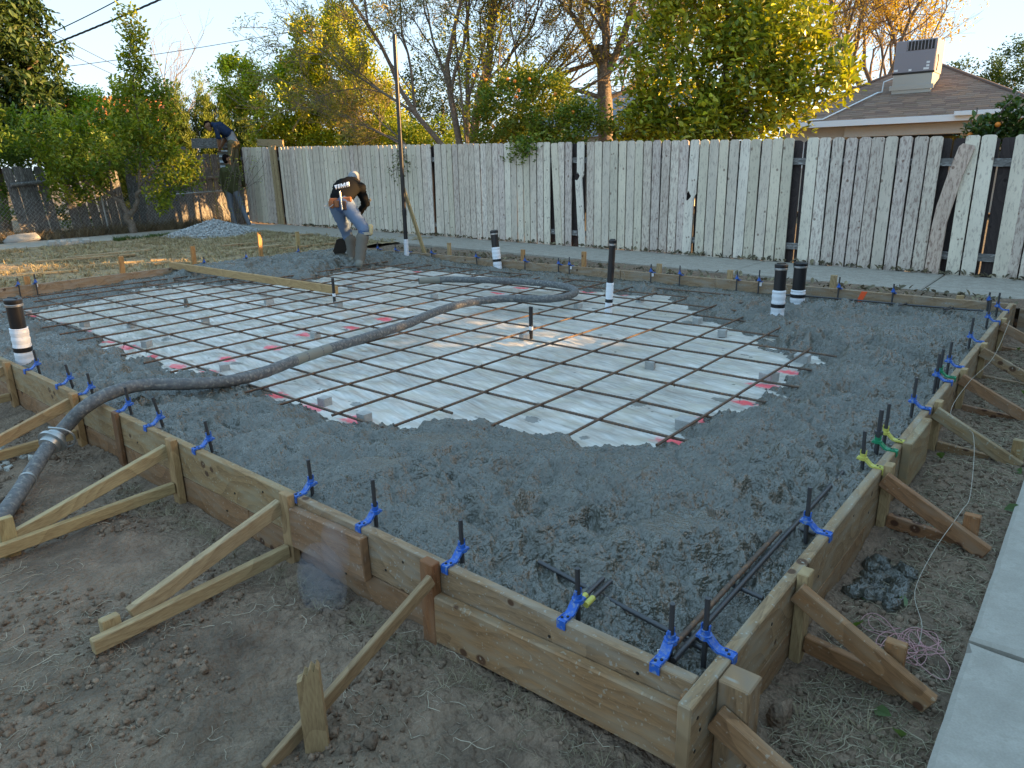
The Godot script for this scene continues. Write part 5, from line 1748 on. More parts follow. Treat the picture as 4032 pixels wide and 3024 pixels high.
func build_trees() -> void:
	var citrus := clump(11, 0.105, 0.026, 0.13, 1)
	var small := clump(13, 0.075, 0.02, 0.13, 2)
	var broad := clump(10, 0.125, 0.034, 0.16, 3)
	var glossy := clump(11, 0.16, 0.045, 0.2, 4)
	var feather := clump(9, 0.11, 0.010, 0.10, 5, 0.8)
	var scale_leaf := clump(16, 0.10, 0.014, 0.09, 6, -0.9)
	var dry := clump(5, 0.07, 0.024, 0.10, 7, 0.5)
	var G0 := Color(0.055, 0.095, 0.018)
	var G1 := Color(0.15, 0.18, 0.028)
	# dark broadleaf tree at far left
	var t := trunked("tall dark glossy-leaved tree at the far left edge", Vector3(-23.2, -0.2, -5.0), [[Vector3(-23.2, -0.2, -5.0), Vector3(-23.0, 4.5, -5.1), 0.2, 0.1], [Vector3(-23.1, 2.2, -5.0), Vector3(-21.9, 4.2, -6.2), 0.09, 0.03]])
	crown(t, [[Vector3(-22.9, 3.9, -5.2), Vector3(1.7, 2.2, 1.9), 1500], [Vector3(-23.2, 6.1, -4.9), Vector3(1.6, 1.7, 1.8), 1000], [Vector3(-22.0, 2.6, -5.9), Vector3(1.0, 1.2, 1.0), 500]], glossy, M.leaf_gloss, Color(0.022, 0.045, 0.016), Color(0.06, 0.085, 0.028), 21)
	t = trunked("bright green leafy shrub beside the dark tree at left", Vector3(-22.3, -0.2, -7.6), [[Vector3(-22.3, -0.2, -7.6), Vector3(-22.2, 2.8, -7.3), 0.08, 0.03]], "shrub", "shrub")
	crown(t, [[Vector3(-22.3, 2.6, -7.2), Vector3(0.9, 1.0, 0.9), 620], [Vector3(-22.9, 3.7, -6.3), Vector3(0.5, 1.2, 0.5), 260], [Vector3(-21.8, 1.9, -8.2), Vector3(0.8, 0.8, 0.8), 350]], small, M.leaf, Color(0.12, 0.20, 0.02), Color(0.22, 0.29, 0.035), 22)
	# row of upright cypress shrubs behind the old fence
	for k in 9:
		var f := k / 8.0
		var p := Vector3(lerpf(-24.8, -22.6, f), -0.2, lerpf(-9.0, -12.6, f))
		var hh: float = [3.6, 3.3, 3.9, 3.5, 3.8, 4.1, 3.9, 4.2, 3.6][k]
		t = trunked(["upright cypress shrub, first from the left in the row behind the old fence", "upright cypress shrub, second from the left in the row", "upright cypress shrub, third from the left in the row", "upright cypress shrub, fourth from the left in the row", "upright cypress shrub, middle of the row behind the citrus tree", "upright cypress shrub, fourth from the right in the row", "upright cypress shrub, third from the right in the row", "upright cypress shrub, second from the right in the row", "upright cypress shrub, closest to the climbing person"][k], p, [[p, p + Vector3(0, hh - 0.4, 0), 0.06, 0.02]], "cypress_shrub", "shrub", "cypress shrubs behind the old fence")
		var bl := []
		for s in 5:
			var an := rf(0, TAU)
			var q := p + Vector3(cos(an) * 0.3, 0, sin(an) * 0.3)
			var h2 := hh * rf(0.8, 1.0)
			bl.append([q + Vector3(0, h2 * 0.5 + 0.2, 0), Vector3(0.26, h2 * 0.55, 0.26), 190])
		crown(t, bl, scale_leaf, M.leaf, Color(0.05, 0.085, 0.018), Color(0.13, 0.16, 0.03), 30 + k, 2.5, -0.2)
	# bare twiggy tree far behind
	var rr := RandomNumberGenerator.new()
	rr.seed = 404
	var tips := []
	t = thing("bare_tree", "thin grey leafless tree showing above the citrus tree", "tree", Vector3(-26.5, -0.2, -11.0))
	var g := G.new()
	for k in 3:
		branch(g, Vector3(0, 1.5, 0), Vector3(rr.randf_range(-0.4, 0.4), 1, rr.randf_range(-0.4, 0.4)).normalized(), 1.9, 0.05, 4, rr, tips, 0.1)
	g.tube(PackedVector3Array([Vector3(0, 0, 0), Vector3(0, 1.6, 0)]), PackedFloat32Array([0.1, 0.07]), 6)
	part(t, "trunk", g.mesh(), plain(0.22, 0.20, 0.19, 0.9))
	# small citrus tree by the left walk
	var b := Vector3(-17.5, -0.1, -6.05)
	t = trunked("small citrus tree with forked bare trunk beside the left walk", b, [[b + Vector3(0.03, -0.1, 0), b + Vector3(0.0, 0.45, 0.02), 0.105, 0.08], [b + Vector3(0, 0.42, 0), b + Vector3(-0.32, 0.95, 0.22), 0.068, 0.045, Vector3(0, 0.03, 0)], [b + Vector3(0, 0.42, 0), b + Vector3(0.28, 1.0, -0.2), 0.06, 0.045, Vector3(0.05, -0.03, 0)], [b + Vector3(-0.3, 0.93, 0.2), b + Vector3(-0.85, 1.45, 0.8), 0.045, 0.015], [b + Vector3(-0.3, 0.93, 0.2), b + Vector3(-0.25, 1.9, 0.2), 0.035, 0.015], [b + Vector3(0.27, 0.98, -0.2), b + Vector3(0.35, 2.3, -0.4), 0.04, 0.02], [b + Vector3(0.3, 1.1, -0.2), b + Vector3(0.8, 1.8, -0.8), 0.03, 0.012], [b + Vector3(0.35, 2.3, -0.4), b + Vector3(0.42, 4.6, -0.5), 0.025, 0.008]], "citrus_tree", "tree")
	crown(t, [[b + Vector3(-0.1, 2.1, 0.0), Vector3(1.35, 0.75, 1.35), 430], [b + Vector3(0.4, 2.9, -0.5), Vector3(0.7, 0.8, 0.7), 170], [b + Vector3(0.45, 4.1, -0.5), Vector3(0.30, 0.9, 0.30), 90], [b + Vector3(-0.75, 1.25, 0.7), Vector3(0.65, 0.45, 0.65), 130], [b + Vector3(0.55, 0.85, -0.55), Vector3(0.35, 0.4, 0.35), 40], [b + Vector3(0.95, 1.45, -0.85), Vector3(0.5, 0.5, 0.5), 110], [b + Vector3(-1.3, 2.2, 0.8), Vector3(0.8, 0.7, 0.8), 150]], citrus, M.leaf, Color(0.075, 0.125, 0.016), Color(0.24, 0.26, 0.03), 24, 1.7, 0.06)
	oranges(t, [b + Vector3(0.2, 2.45, 0.6), b + Vector3(0.6, 2.2, 0.3)])
	# leaves at the left edge in front of the old fence
	t = trunked("low leafy bush hanging over the old fence at the left edge", Vector3(-17.9, -0.1, -2.6), [[Vector3(-17.9, -0.1, -2.6), Vector3(-17.6, 1.6, -2.7), 0.05, 0.02]], "shrub", "shrub")
	crown(t, [[Vector3(-17.8, 1.5, -2.5), Vector3(0.8, 0.95, 0.85), 420], [Vector3(-17.5, 2.4, -3.2), Vector3(0.8, 0.7, 0.8), 300]], citrus, M.leaf, Color(0.05, 0.11, 0.016), Color(0.13, 0.18, 0.03), 25, 1.5)
	# bush above the old fence
	t = trunked("tangled green vine bush climbing over the old fence", Vector3(-20.6, -0.1, -5.4), [[Vector3(-20.6, -0.1, -5.4), Vector3(-20.4, 1.9, -5.4), 0.05, 0.02]], "shrub", "shrub")
	crown(t, [[Vector3(-20.4, 1.9, -4.2), Vector3(0.7, 0.75, 1.3), 520], [Vector3(-20.4, 1.8, -6.6), Vector3(0.6, 0.7, 1.3), 520], [Vector3(-20.3, 0.8, -5.6), Vector3(0.35, 0.9, 1.6), 360]], small, M.leaf, Color(0.05, 0.09, 0.018), Color(0.15, 0.19, 0.04), 26, 1.6)
	# big orange tree behind the corner
	b = Vector3(-16.6, -0.1, -11.3)
	t = trunked("large sunlit orange tree behind the left end of the white fence", b, [[b, b + Vector3(0.0, 1.5, 0), 0.16, 0.12], [b + Vector3(0, 1.4, 0), b + Vector3(-1.6, 3.2, 0.9), 0.08, 0.03], [b + Vector3(0, 1.4, 0), b + Vector3(0.3, 4.2, 0), 0.09, 0.03], [b + Vector3(0, 1.4, 0), b + Vector3(1.6, 2.6, -0.6), 0.08, 0.03]], "orange_tree", "tree")
	crown(t, [[Vector3(-17.4, 3.0, -10.8), Vector3(1.5, 1.2, 1.3), 1050], [Vector3(-16.2, 4.2, -11.4), Vector3(1.1, 1.2, 1.1), 850], [Vector3(-18.6, 3.6, -9.9), Vector3(0.8, 0.8, 0.7), 300], [Vector3(-15.4, 2.8, -11.6), Vector3(1.2, 1.2, 1.1), 800], [Vector3(-17.2, 2.0, -10.8), Vector3(1.6, 0.7, 0.9), 500]], citrus, M.leaf, Color(0.13, 0.18, 0.016), Color(0.36, 0.35, 0.03), 27, 1.4, 0.02)
	oranges(t, [Vector3(-17.9, 3.5, -9.9), Vector3(-16.4, 3.3, -10.2), Vector3(-17.3, 2.4, -9.7), Vector3(-17.2, 2.6, -9.7), Vector3(-16.0, 4.6, -10.4)])
	t = trunked("low sunlit citrus hedge right of the orange tree behind the fence", Vector3(-13.2, -0.1, -11.5), [[Vector3(-13.2, -0.1, -11.5), Vector3(-13.2, 1.8, -11.5), 0.08, 0.03]], "citrus_hedge", "hedge")
	crown(t, [[Vector3(-14.2, 1.9, -11.2), Vector3(1.2, 0.75, 0.8), 620], [Vector3(-12.5, 1.7, -11.2), Vector3(1.1, 0.6, 0.8), 480]], small, M.leaf, Color(0.09, 0.14, 0.018), Color(0.23, 0.25, 0.03), 28, 1.3)
	# dark evergreen behind
	t = trunked("dark evergreen tree standing behind the bare multi-trunk tree", Vector3(-15.2, -0.1, -14.5), [[Vector3(-15.2, -0.1, -14.5), Vector3(-15.2, 3, -14.5), 0.14, 0.05]], "evergreen_tree", "tree")
	crown(t, [[Vector3(-15.2, 2.9, -14.5), Vector3(1.4, 1.9, 1.4), 1200]], small, M.leaf, Color(0.018, 0.035, 0.016), Color(0.045, 0.065, 0.024), 29, 1.2, -0.2)
	# bare multi-trunk tree
	tips = []
	rr.seed = 77
	b = Vector3(-10.3, -0.1, -10.2)
	t = thing("bare_tree", "wide multi-trunk tree with bare twigs and few leaves behind the fence", "tree", b)
	g = G.new()
	g.tube(PackedVector3Array([Vector3(0, -0.2, 0), Vector3(0, 0.9, 0), Vector3(0, 1.6, 0)]), PackedFloat32Array([0.24, 0.19, 0.13]), 9)
	for q in [[-0.42, 1, 0.2, 2.3, 0.075], [-0.24, 1, 0.25, 2.3, 0.085], [-0.05, 1, -0.1, 2.5, 0.09], [0.12, 1, 0.1, 2.2, 0.07], [0.26, 1, -0.1, 2.3, 0.08], [0.5, 1, -0.35, 2.4, 0.085], [-0.75, 0.5, 0.55, 1.6, 0.05], [0.75, 0.8, -0.6, 2.2, 0.06]]:
		branch(g, Vector3(q[0] * 0.1, 1.1, q[2] * 0.1), Vector3(q[0], q[1], q[2]).normalized(), q[3], q[4], 6, rr, tips, 0.05, 3, 0.62)
	part(t, "trunk", g.mesh(), M.bark)
	leaves_at(t, tips.map(func(p): return p + t.position), feather, M.leaf, Color(0.14, 0.14, 0.04), Color(0.27, 0.22, 0.07), 0.5, 0.08, 71)
	# orange bush before it
	b = Vector3(-7.9, -0.1, -9.5)
	t = trunked("orange tree with ripe fruit spilling over the middle of the fence", b, [[b, b + Vector3(0, 1.3, 0), 0.09, 0.06], [b + Vector3(0, 1.2, 0), b + Vector3(0.7, 2.2, 0.1), 0.04, 0.015], [b + Vector3(0, 1.2, 0), b + Vector3(-0.8, 2.4, 0), 0.04, 0.015]], "orange_tree", "tree")
	crown(t, [[b + Vector3(-0.2, 2.4, 0.1), Vector3(1.1, 0.75, 0.65), 560], [b + Vector3(0.8, 1.95, 0.2), Vector3(0.85, 0.5, 0.5), 300], [b + Vector3(-1.0, 2.0, 0.0), Vector3(0.7, 0.5, 0.5), 200], [b + Vector3(0.35, 1.68, 0.92), Vector3(0.42, 0.26, 0.12), 60]], small, M.leaf, Color(0.075, 0.115, 0.018), Color(0.18, 0.19, 0.035), 35, 1.6, -0.05)
	oranges(t, [b + Vector3(-1.0, 2.95, 0.6), b + Vector3(-0.7, 2.85, 0.6), b + Vector3(-0.1, 2.8, 0.7), b + Vector3(0.1, 2.75, 0.75), b + Vector3(0.18, 2.6, 0.75), b + Vector3(0.12, 2.5, 0.75), b + Vector3(0.3, 2.78, 0.6), b + Vector3(0.85, 2.5, 0.6), b + Vector3(1.15, 2.2, 0.5), b + Vector3(-0.55, 2.05, 0.6)])
	var tw := thing("hanging_twig", "dry leafy twig hanging over the fence by the tall pipe", "twig", Vector3(-10.9, 1.72, -8.72))
	g = G.new()
	tips = []
	rr.seed = 5
	for k in 3:
		branch(g, Vector3(0.1 * k, 0, 0), Vector3(0.2 - 0.2 * k, -1, 0.1).normalized(), 0.34, 0.007, 2, rr, tips, -0.5, 3, 0.6)
	part(tw, "stem", g.mesh(), M.bark)
	leaves_at(tw, tips.map(func(p): return p + tw.position), dry, M.leaf, Color(0.06, 0.07, 0.03), Color(0.12, 0.12, 0.05), 0.9, 0.02, 3, "leaves")
	# trunk tree with yellowing leaves, mid right
	tips = []
	rr.seed = 12
	b = Vector3(-7.7, -0.1, -11.6)
	t = thing("yellowing_tree", "tree with one dark straight trunk and yellowing leaves behind the fence", "tree", b)
	g = G.new()
	g.tube(PackedVector3Array([Vector3(0, -0.2, 0), Vector3(-0.03, 1.4, 0), Vector3(-0.1, 2.6, 0), Vector3(-0.2, 3.6, 0)]), PackedFloat32Array([0.2, 0.17, 0.15, 0.1]), 8)
	for q in [[-0.6, 0.9, 0.3, 1.7, 0.07, 3.0], [0.5, 1, -0.2, 1.8, 0.08, 3.0], [-0.3, 1, -0.3, 1.8, 0.08, 3.4], [0.9, 0.5, -0.7, 1.4, 0.05, 2.6], [-0.9, 0.5, 0.7, 1.5, 0.05, 2.6], [0.2, 1, 0.4, 1.6, 0.06, 3.3]]:
		branch(g, Vector3(-0.1, q[5], 0), Vector3(q[0], q[1], q[2]).normalized(), q[3], q[4], 4, rr, tips, 0.08, 3, 0.65)
	part(t, "trunk", g.mesh(), M.bark)
	leaves_at(t, tips.map(func(p): return p + t.position), small, M.leaf, Color(0.16, 0.19, 0.02), Color(0.36, 0.30, 0.03), 0.8, 0.12, 72)
	# big-leaved tree close behind the fence
	b = Vector3(-4.6, -0.1, -9.9)
	t = trunked("large broad-leaved lemon tree leaning over the fence right of centre", b, [[b, b + Vector3(0.1, 1.3, 0), 0.13, 0.10], [b + Vector3(0.1, 1.2, 0), b + Vector3(0.9, 2.9, 0.1), 0.06, 0.02], [b + Vector3(0.1, 1.2, 0), b + Vector3(-0.7, 3.4, 0), 0.07, 0.02], [b + Vector3(0.1, 1.2, 0), b + Vector3(1.75, 2.45, 0.1), 0.05, 0.012, Vector3(0, 0.12, 0)], [b + Vector3(0.1, 1.4, 0), b + Vector3(0.2, 4.2, 0), 0.06, 0.02]], "lemon_tree", "tree")
	crown(t, [[b + Vector3(-0.4, 2.9, 0.1), Vector3(1.05, 1.1, 0.8), 430], [b + Vector3(0.75, 2.9, 0.1), Vector3(0.85, 0.95, 0.7), 400], [b + Vector3(0.0, 4.1, 0.0), Vector3(1.3, 0.8, 0.9), 330], [b + Vector3(1.55, 2.45, 0.2), Vector3(0.5, 0.38, 0.4), 90], [b + Vector3(0.2, 1.9, 0.25), Vector3(1.2, 0.45, 0.5), 300], [b + Vector3(-1.1, 1.9, 0.2), Vector3(0.7, 0.45, 0.45), 150]], broad, M.leaf_gloss, Color(0.10, 0.13, 0.016), Color(0.36, 0.33, 0.03), 36, 1.7, 0.04)
	# orange bush at far right
	b = Vector3(-0.72, -0.1, -8.85)
	t = trunked("dark green orange bush with fruit above the right end of the fence", b, [[b, b + Vector3(0, 1.4, 0), 0.05, 0.03], [b + Vector3(0, 1.3, 0), b + Vector3(0.15, 2.05, 0), 0.025, 0.008], [b + Vector3(0, 1.3, 0), b + Vector3(-0.25, 1.9, 0), 0.02, 0.008]], "orange_bush", "bush")
	crown(t, [[b + Vector3(0.1, 1.6, 0), Vector3(0.42, 0.14, 0.22), 75], [b + Vector3(0.12, 1.82, 0), Vector3(0.12, 0.16, 0.12), 12], [b + Vector3(0.38, 1.78, 0), Vector3(0.16, 0.2, 0.16), 20]], citrus, M.leaf_gloss, Color(0.03, 0.06, 0.02), Color(0.07, 0.10, 0.03), 37, 2.0, -0.3, 0.8)
	oranges(t, [b + Vector3(0.06, 1.70, 0.12), b + Vector3(-0.2, 1.6, 0.1)])
	# bare yellow-leaved trees beyond the house
	for q in [[Vector3(-7.6, -0.2, -31.0), 91, 0.25, "tall half-bare tree with golden leaves right of the air conditioner"], [Vector3(-10.2, -0.2, -30.0), 92, 0.16, "slender half-bare tree with yellow leaves left of the air conditioner"]]:
		tips = []
		rr.seed = q[1]
		t = thing("golden_tree", q[3], "tree", q[0], 0, "half-bare trees beyond the house")
		g = G.new()
		g.tube(PackedVector3Array([Vector3(0, 0, 0), Vector3(0, 2.6, 0)]), PackedFloat32Array([q[2], q[2] * 0.8]), 8)
		for k in 6:
			var an := TAU * k / 6.0 + rr.randf_range(-0.3, 0.3)
			branch(g, Vector3(0, 2.2 + 0.1 * k, 0), Vector3(cos(an) * 0.55, 1, sin(an) * 0.55).normalized(), 3.0, q[2] * 0.5, 5, rr, tips, 0.05, 3, 0.6)
		part(t, "trunk", g.mesh(), M.bark)
		leaves_at(t, tips.map(func(p): return p + t.position), broad, M.leaf, Color(0.36, 0.22, 0.02), Color(0.52, 0.36, 0.08), 0.42, 0.25, q[1])
	# dark shrubs at far right
	for k in 2:
		b = [Vector3(-2.2, -0.2, -29.5), Vector3(-4.4, -0.2, -30.5)][k]
		t = trunked(["dark green tree top beyond the roof at the right edge", "smaller dark tree beside the golden tree beyond the roof"][k], b, [[b, b + Vector3(0, 3.0, 0), 0.12, 0.05]])
		crown(t, [[b + Vector3(0, 3.4, 0), Vector3(1.8 - 0.6 * k, 1.9 - 0.4 * k, 1.6), 1300 - 500 * k]], small, M.leaf, Color(0.03, 0.055, 0.02), Color(0.08, 0.11, 0.03), 50 + k, 1.0, -0.15, 1.3)

	# trees beyond the fence, right of the picture, that filter the low sun
	for k in 4:
		b = [Vector3(1.9, -0.2, -11.2), Vector3(4.6, -0.2, -11.4), Vector3(7.3, -0.2, -11.0), Vector3(10.4, -0.2, -10.6)][k]
		t = trunked(["shade tree behind the fence just outside the right picture edge", "second shade tree behind the fence outside the picture", "high-crowned shade tree behind the fence outside the picture", "farthest right shade tree behind the fence outside the picture"][k], b, [[b, b + Vector3(0, 3.2, 0), 0.14, 0.06]], "shade_tree", "tree", "shade trees right of the picture")
		crown(t, [[b + [Vector3(0, 2.0, 0), Vector3(0, 2.4, 0), Vector3(0, 4.5, 0), Vector3(0, 2.6, 0)][k], [Vector3(1.5, 1.5, 1.1), Vector3(1.7, 2.1, 1.2), Vector3(1.5, 1.35, 1.2), Vector3(1.9, 2.4, 1.4)][k], 900]], citrus, M.leaf, Color(0.05, 0.09, 0.02), Color(0.12, 0.16, 0.03), 60 + k, 1.6, -0.12, 1.7)
	# board fence along the far side of the right walk, out of the picture, that keeps the low sun off the slab
	t = thing("side_fence", "plain board fence beyond the right walk, outside the picture", "fence", Vector3(2.35, -0.25, -1.5))
	for k in 52:
		part(t, "fence_board", board(Vector3(0, 0, 5.4 - 0.205 * k), Vector3(0, 2.15 + rf(-0.02, 0.02), 5.4 - 0.205 * k), 0.2, 0.02, Vector3(0, 0, 1), Color(1.2, 1.1, 1.0) * rf(0.8, 1.1)), M.form)

# ------------------------------------------------------------------ people
# bones: [a, b, ra, rb, colour]; one smooth skin round them all, meshed as surface nets
func skin(g: G, bones: Array, cell: float, kk: float, fold := 0.0) -> void:
	var lo := Vector3.ONE * 1e9
	var hi := -lo
	for q in bones:
		var m: float = maxf(q[2], q[3]) + cell * 3
		for e in 2:
			lo = lo.min(q[e] - Vector3.ONE * m)
			hi = hi.max(q[e] + Vector3.ONE * m)
	var nx := int((hi.x - lo.x) / cell) + 2
	var ny := int((hi.y - lo.y) / cell) + 2
	var nn := int((hi.z - lo.z) / cell) + 2
	var D := PackedFloat32Array()
	D.resize(nx * ny * nn)
	D.fill(1.0)
	var best := PackedFloat32Array()
	best.resize(nx * ny * nn)
	best.fill(1.0)
	var who := PackedInt32Array()
	who.resize(nx * ny * nn)
	for bi in bones.size():
		var q: Array = bones[bi]
		var a: Vector3 = q[0]
		var b: Vector3 = q[1]
		var ra: float = q[2]
		var rb: float = q[3]
		var m := maxf(ra, rb) + kk + cell * 2
		var l2 := ((a.min(b) - Vector3.ONE * m - lo) / cell).floor()
		var h2 := ((a.max(b) + Vector3.ONE * m - lo) / cell).ceil()
		var ab := b - a
		var len2 := maxf(ab.length_squared(), 1e-9)
		for z in range(maxi(0, int(l2.z)), mini(nn, int(h2.z) + 1)):
			for y in range(maxi(0, int(l2.y)), mini(ny, int(h2.y) + 1)):
				for x in range(maxi(0, int(l2.x)), mini(nx, int(h2.x) + 1)):
					var p := lo + Vector3(x, y, z) * cell
					var t := clampf((p - a).dot(ab) / len2, 0, 1)
					var d := p.distance_to(a + ab * t) - lerpf(ra, rb, t)
					var k := (z * ny + y) * nx + x
					if d < best[k]:
						best[k] = d
						who[k] = bi
					var h := clampf(0.5 + 0.5 * (D[k] - d) / kk, 0, 1)
					D[k] = lerpf(D[k], d, h) - kk * h * (1 - h)
	var at := PackedInt32Array()
	at.resize(nx * ny * nn)
	at.fill(-1)
	var off := [0, 1, nx, nx + 1, nx * ny, nx * ny + 1, nx * ny + nx, nx * ny + nx + 1]
	for z in range(1, nn - 2):
		for y in range(1, ny - 2):
			for x in range(1, nx - 2):
				var k := (z * ny + y) * nx + x
				var d0 := D[k]
				if d0 > 0.3:
					continue
				var ins := 0
				for e in 8:
					if D[k + off[e]] < 0:
						ins += 1
				if ins == 0 or ins == 8:
					continue
				var s := Vector3.ZERO
				var c := 0
				for e in [[0, 1], [2, 3], [4, 5], [6, 7], [0, 2], [1, 3], [4, 6], [5, 7], [0, 4], [1, 5], [2, 6], [3, 7]]:
					var u := D[k + off[e[0]]]
					var w := D[k + off[e[1]]]
					if (u < 0) != (w < 0):
						var t := u / (u - w)
						var pa := Vector3(e[0] & 1, (e[0] >> 1) & 1, e[0] >> 2)
						var pb := Vector3(e[1] & 1, (e[1] >> 1) & 1, e[1] >> 2)
						s += pa.lerp(pb, t)
						c += 1
				var nrm := Vector3(D[k + 1] - D[k - 1], D[k + nx] - D[k - nx], D[k + nx * ny] - D[k - nx * ny]).normalized()
				g.col = bones[who[k]][4]
				var pv := lo + (Vector3(x, y, z) + s / c) * cell
				if fold > 0.0:
					pv += nrm * fold * (0.5 - absf(nz.get_noise_3d(pv.x * 9.0 + 3, pv.y * 16.0, pv.z * 9.0)) * 2.0)
				at[k] = g.add(pv, nrm, Vector2(x * cell, y * cell))
	for z in range(2, nn - 2):
		for y in range(2, ny - 2):
			for x in range(2, nx - 2):
				var k := (z * ny + y) * nx + x
				var ins := D[k] < 0
				for ax in 3:
					var st: int = [1, nx, nx * ny][ax]
					if (D[k + st] < 0) == ins:
						continue
					var u: int = [nx, nx * ny, 1][ax]
					var w: int = [nx * ny, 1, nx][ax]
					var q := [at[k], at[k - u], at[k - u - w], at[k - w]]
					if q.min() < 0:
						continue
					if ins:
						g.i.append_array([q[0], q[2], q[1], q[0], q[3], q[2]])
					else:
						g.i.append_array([q[0], q[1], q[2], q[0], q[2], q[3]])

func hand_bones(at: Vector3, dir: Vector3, side: Vector3, c: Color, curl := 0.6, flip := 1.0) -> Array:
	# palm at `at`, fingers along dir and curling towards side x dir
	var out := []
	var n := dir.cross(side).normalized() * flip
	out.append([at + side * 0.022, at + side * 0.02 + dir * 0.065, 0.018, 0.016, c])
	out.append([at - side * 0.022, at - side * 0.02 + dir * 0.065, 0.018, 0.016, c])
	out.append([at, at + dir * 0.07, 0.02, 0.018, c])
	for k in 4:
		var o := at + side * (0.031 - 0.0205 * k) + dir * 0.07
		var l: float = [0.036, 0.042, 0.04, 0.031][k]
		var p1 := o + (dir + n * curl * 0.6).normalized() * l
		var p2 := p1 + (dir * (1 - curl * 0.7) + n * curl * 1.2).normalized() * l * 0.75
		var p3 := p2 + (dir * (1 - curl * 1.4) + n * curl * 1.4).normalized() * l * 0.55
		out.append([o, p1, 0.0095, 0.009, c])
		out.append([p1, p2, 0.009, 0.0085, c])
		out.append([p2, p3, 0.0085, 0.0075, c])
	var th := at + side * 0.03 + dir * 0.015
	var t1 := th + (side * 0.8 + dir * 0.7 + n * 0.3).normalized() * 0.038
	out.append([th, t1, 0.013, 0.011, c])
	out.append([t1, t1 + (dir + n * 0.6 + side * 0.1).normalized() * 0.03, 0.0105, 0.009, c])
	return out

func head_bones(c: Vector3, up: Vector3, fwd: Vector3, skin_c: Color, hair: Color, cap := false) -> Array:
	var right := fwd.cross(up).normalized()
	var out := []
	out.append([c + up * 0.03 - fwd * 0.012, c + up * 0.025 + fwd * 0.02, 0.092, 0.082, hair if cap else skin_c])
	out.append([c - up * 0.045 + fwd * 0.035, c - up * 0.085 + fwd * 0.055, 0.062, 0.045, skin_c])
	out.append([c + up * 0.055 - fwd * 0.02, c + up * 0.055 + fwd * 0.012, 0.088, 0.078, hair])
	out.append([c + up * 0.02 - fwd * 0.045, c - up * 0.03 - fwd * 0.05, 0.072, 0.055, hair])
	out.append([c - up * 0.005 + fwd * 0.095, c - up * 0.032 + fwd * 0.108, 0.011, 0.015, skin_c])
	out.append([c - up * 0.066 + fwd * 0.088 - right * 0.018, c - up * 0.066 + fwd * 0.088 + right * 0.018, 0.011, 0.011, skin_c * Color(0.8, 0.55, 0.55)])
	for s in [-1.0, 1.0]:
		out.append([c + right * s * 0.086 + up * 0.012, c + right * s * 0.088 - up * 0.022, 0.014, 0.012, skin_c])
		out.append([c + right * s * 0.032 + up * 0.006 + fwd * 0.084, c + right * s * 0.034 + up * 0.006 + fwd * 0.084, 0.012, 0.012, skin_c * Color(0.3, 0.3, 0.3)])
	return out

func person(label: String, at: Vector3, turn: float, bones: Array, heads: Array, hands: Array, cell: float) -> Node3D:
	var t := thing("person", label, "person", at, turn)
	var g := G.new()
	skin(g, bones, cell, 0.035, 0.009)
	skin(g, heads, 0.009, 0.014)
	for h in hands:
		skin(g, h, 0.006, 0.008)
	part(t, "body", g.mesh(), M.cloth)
	return t

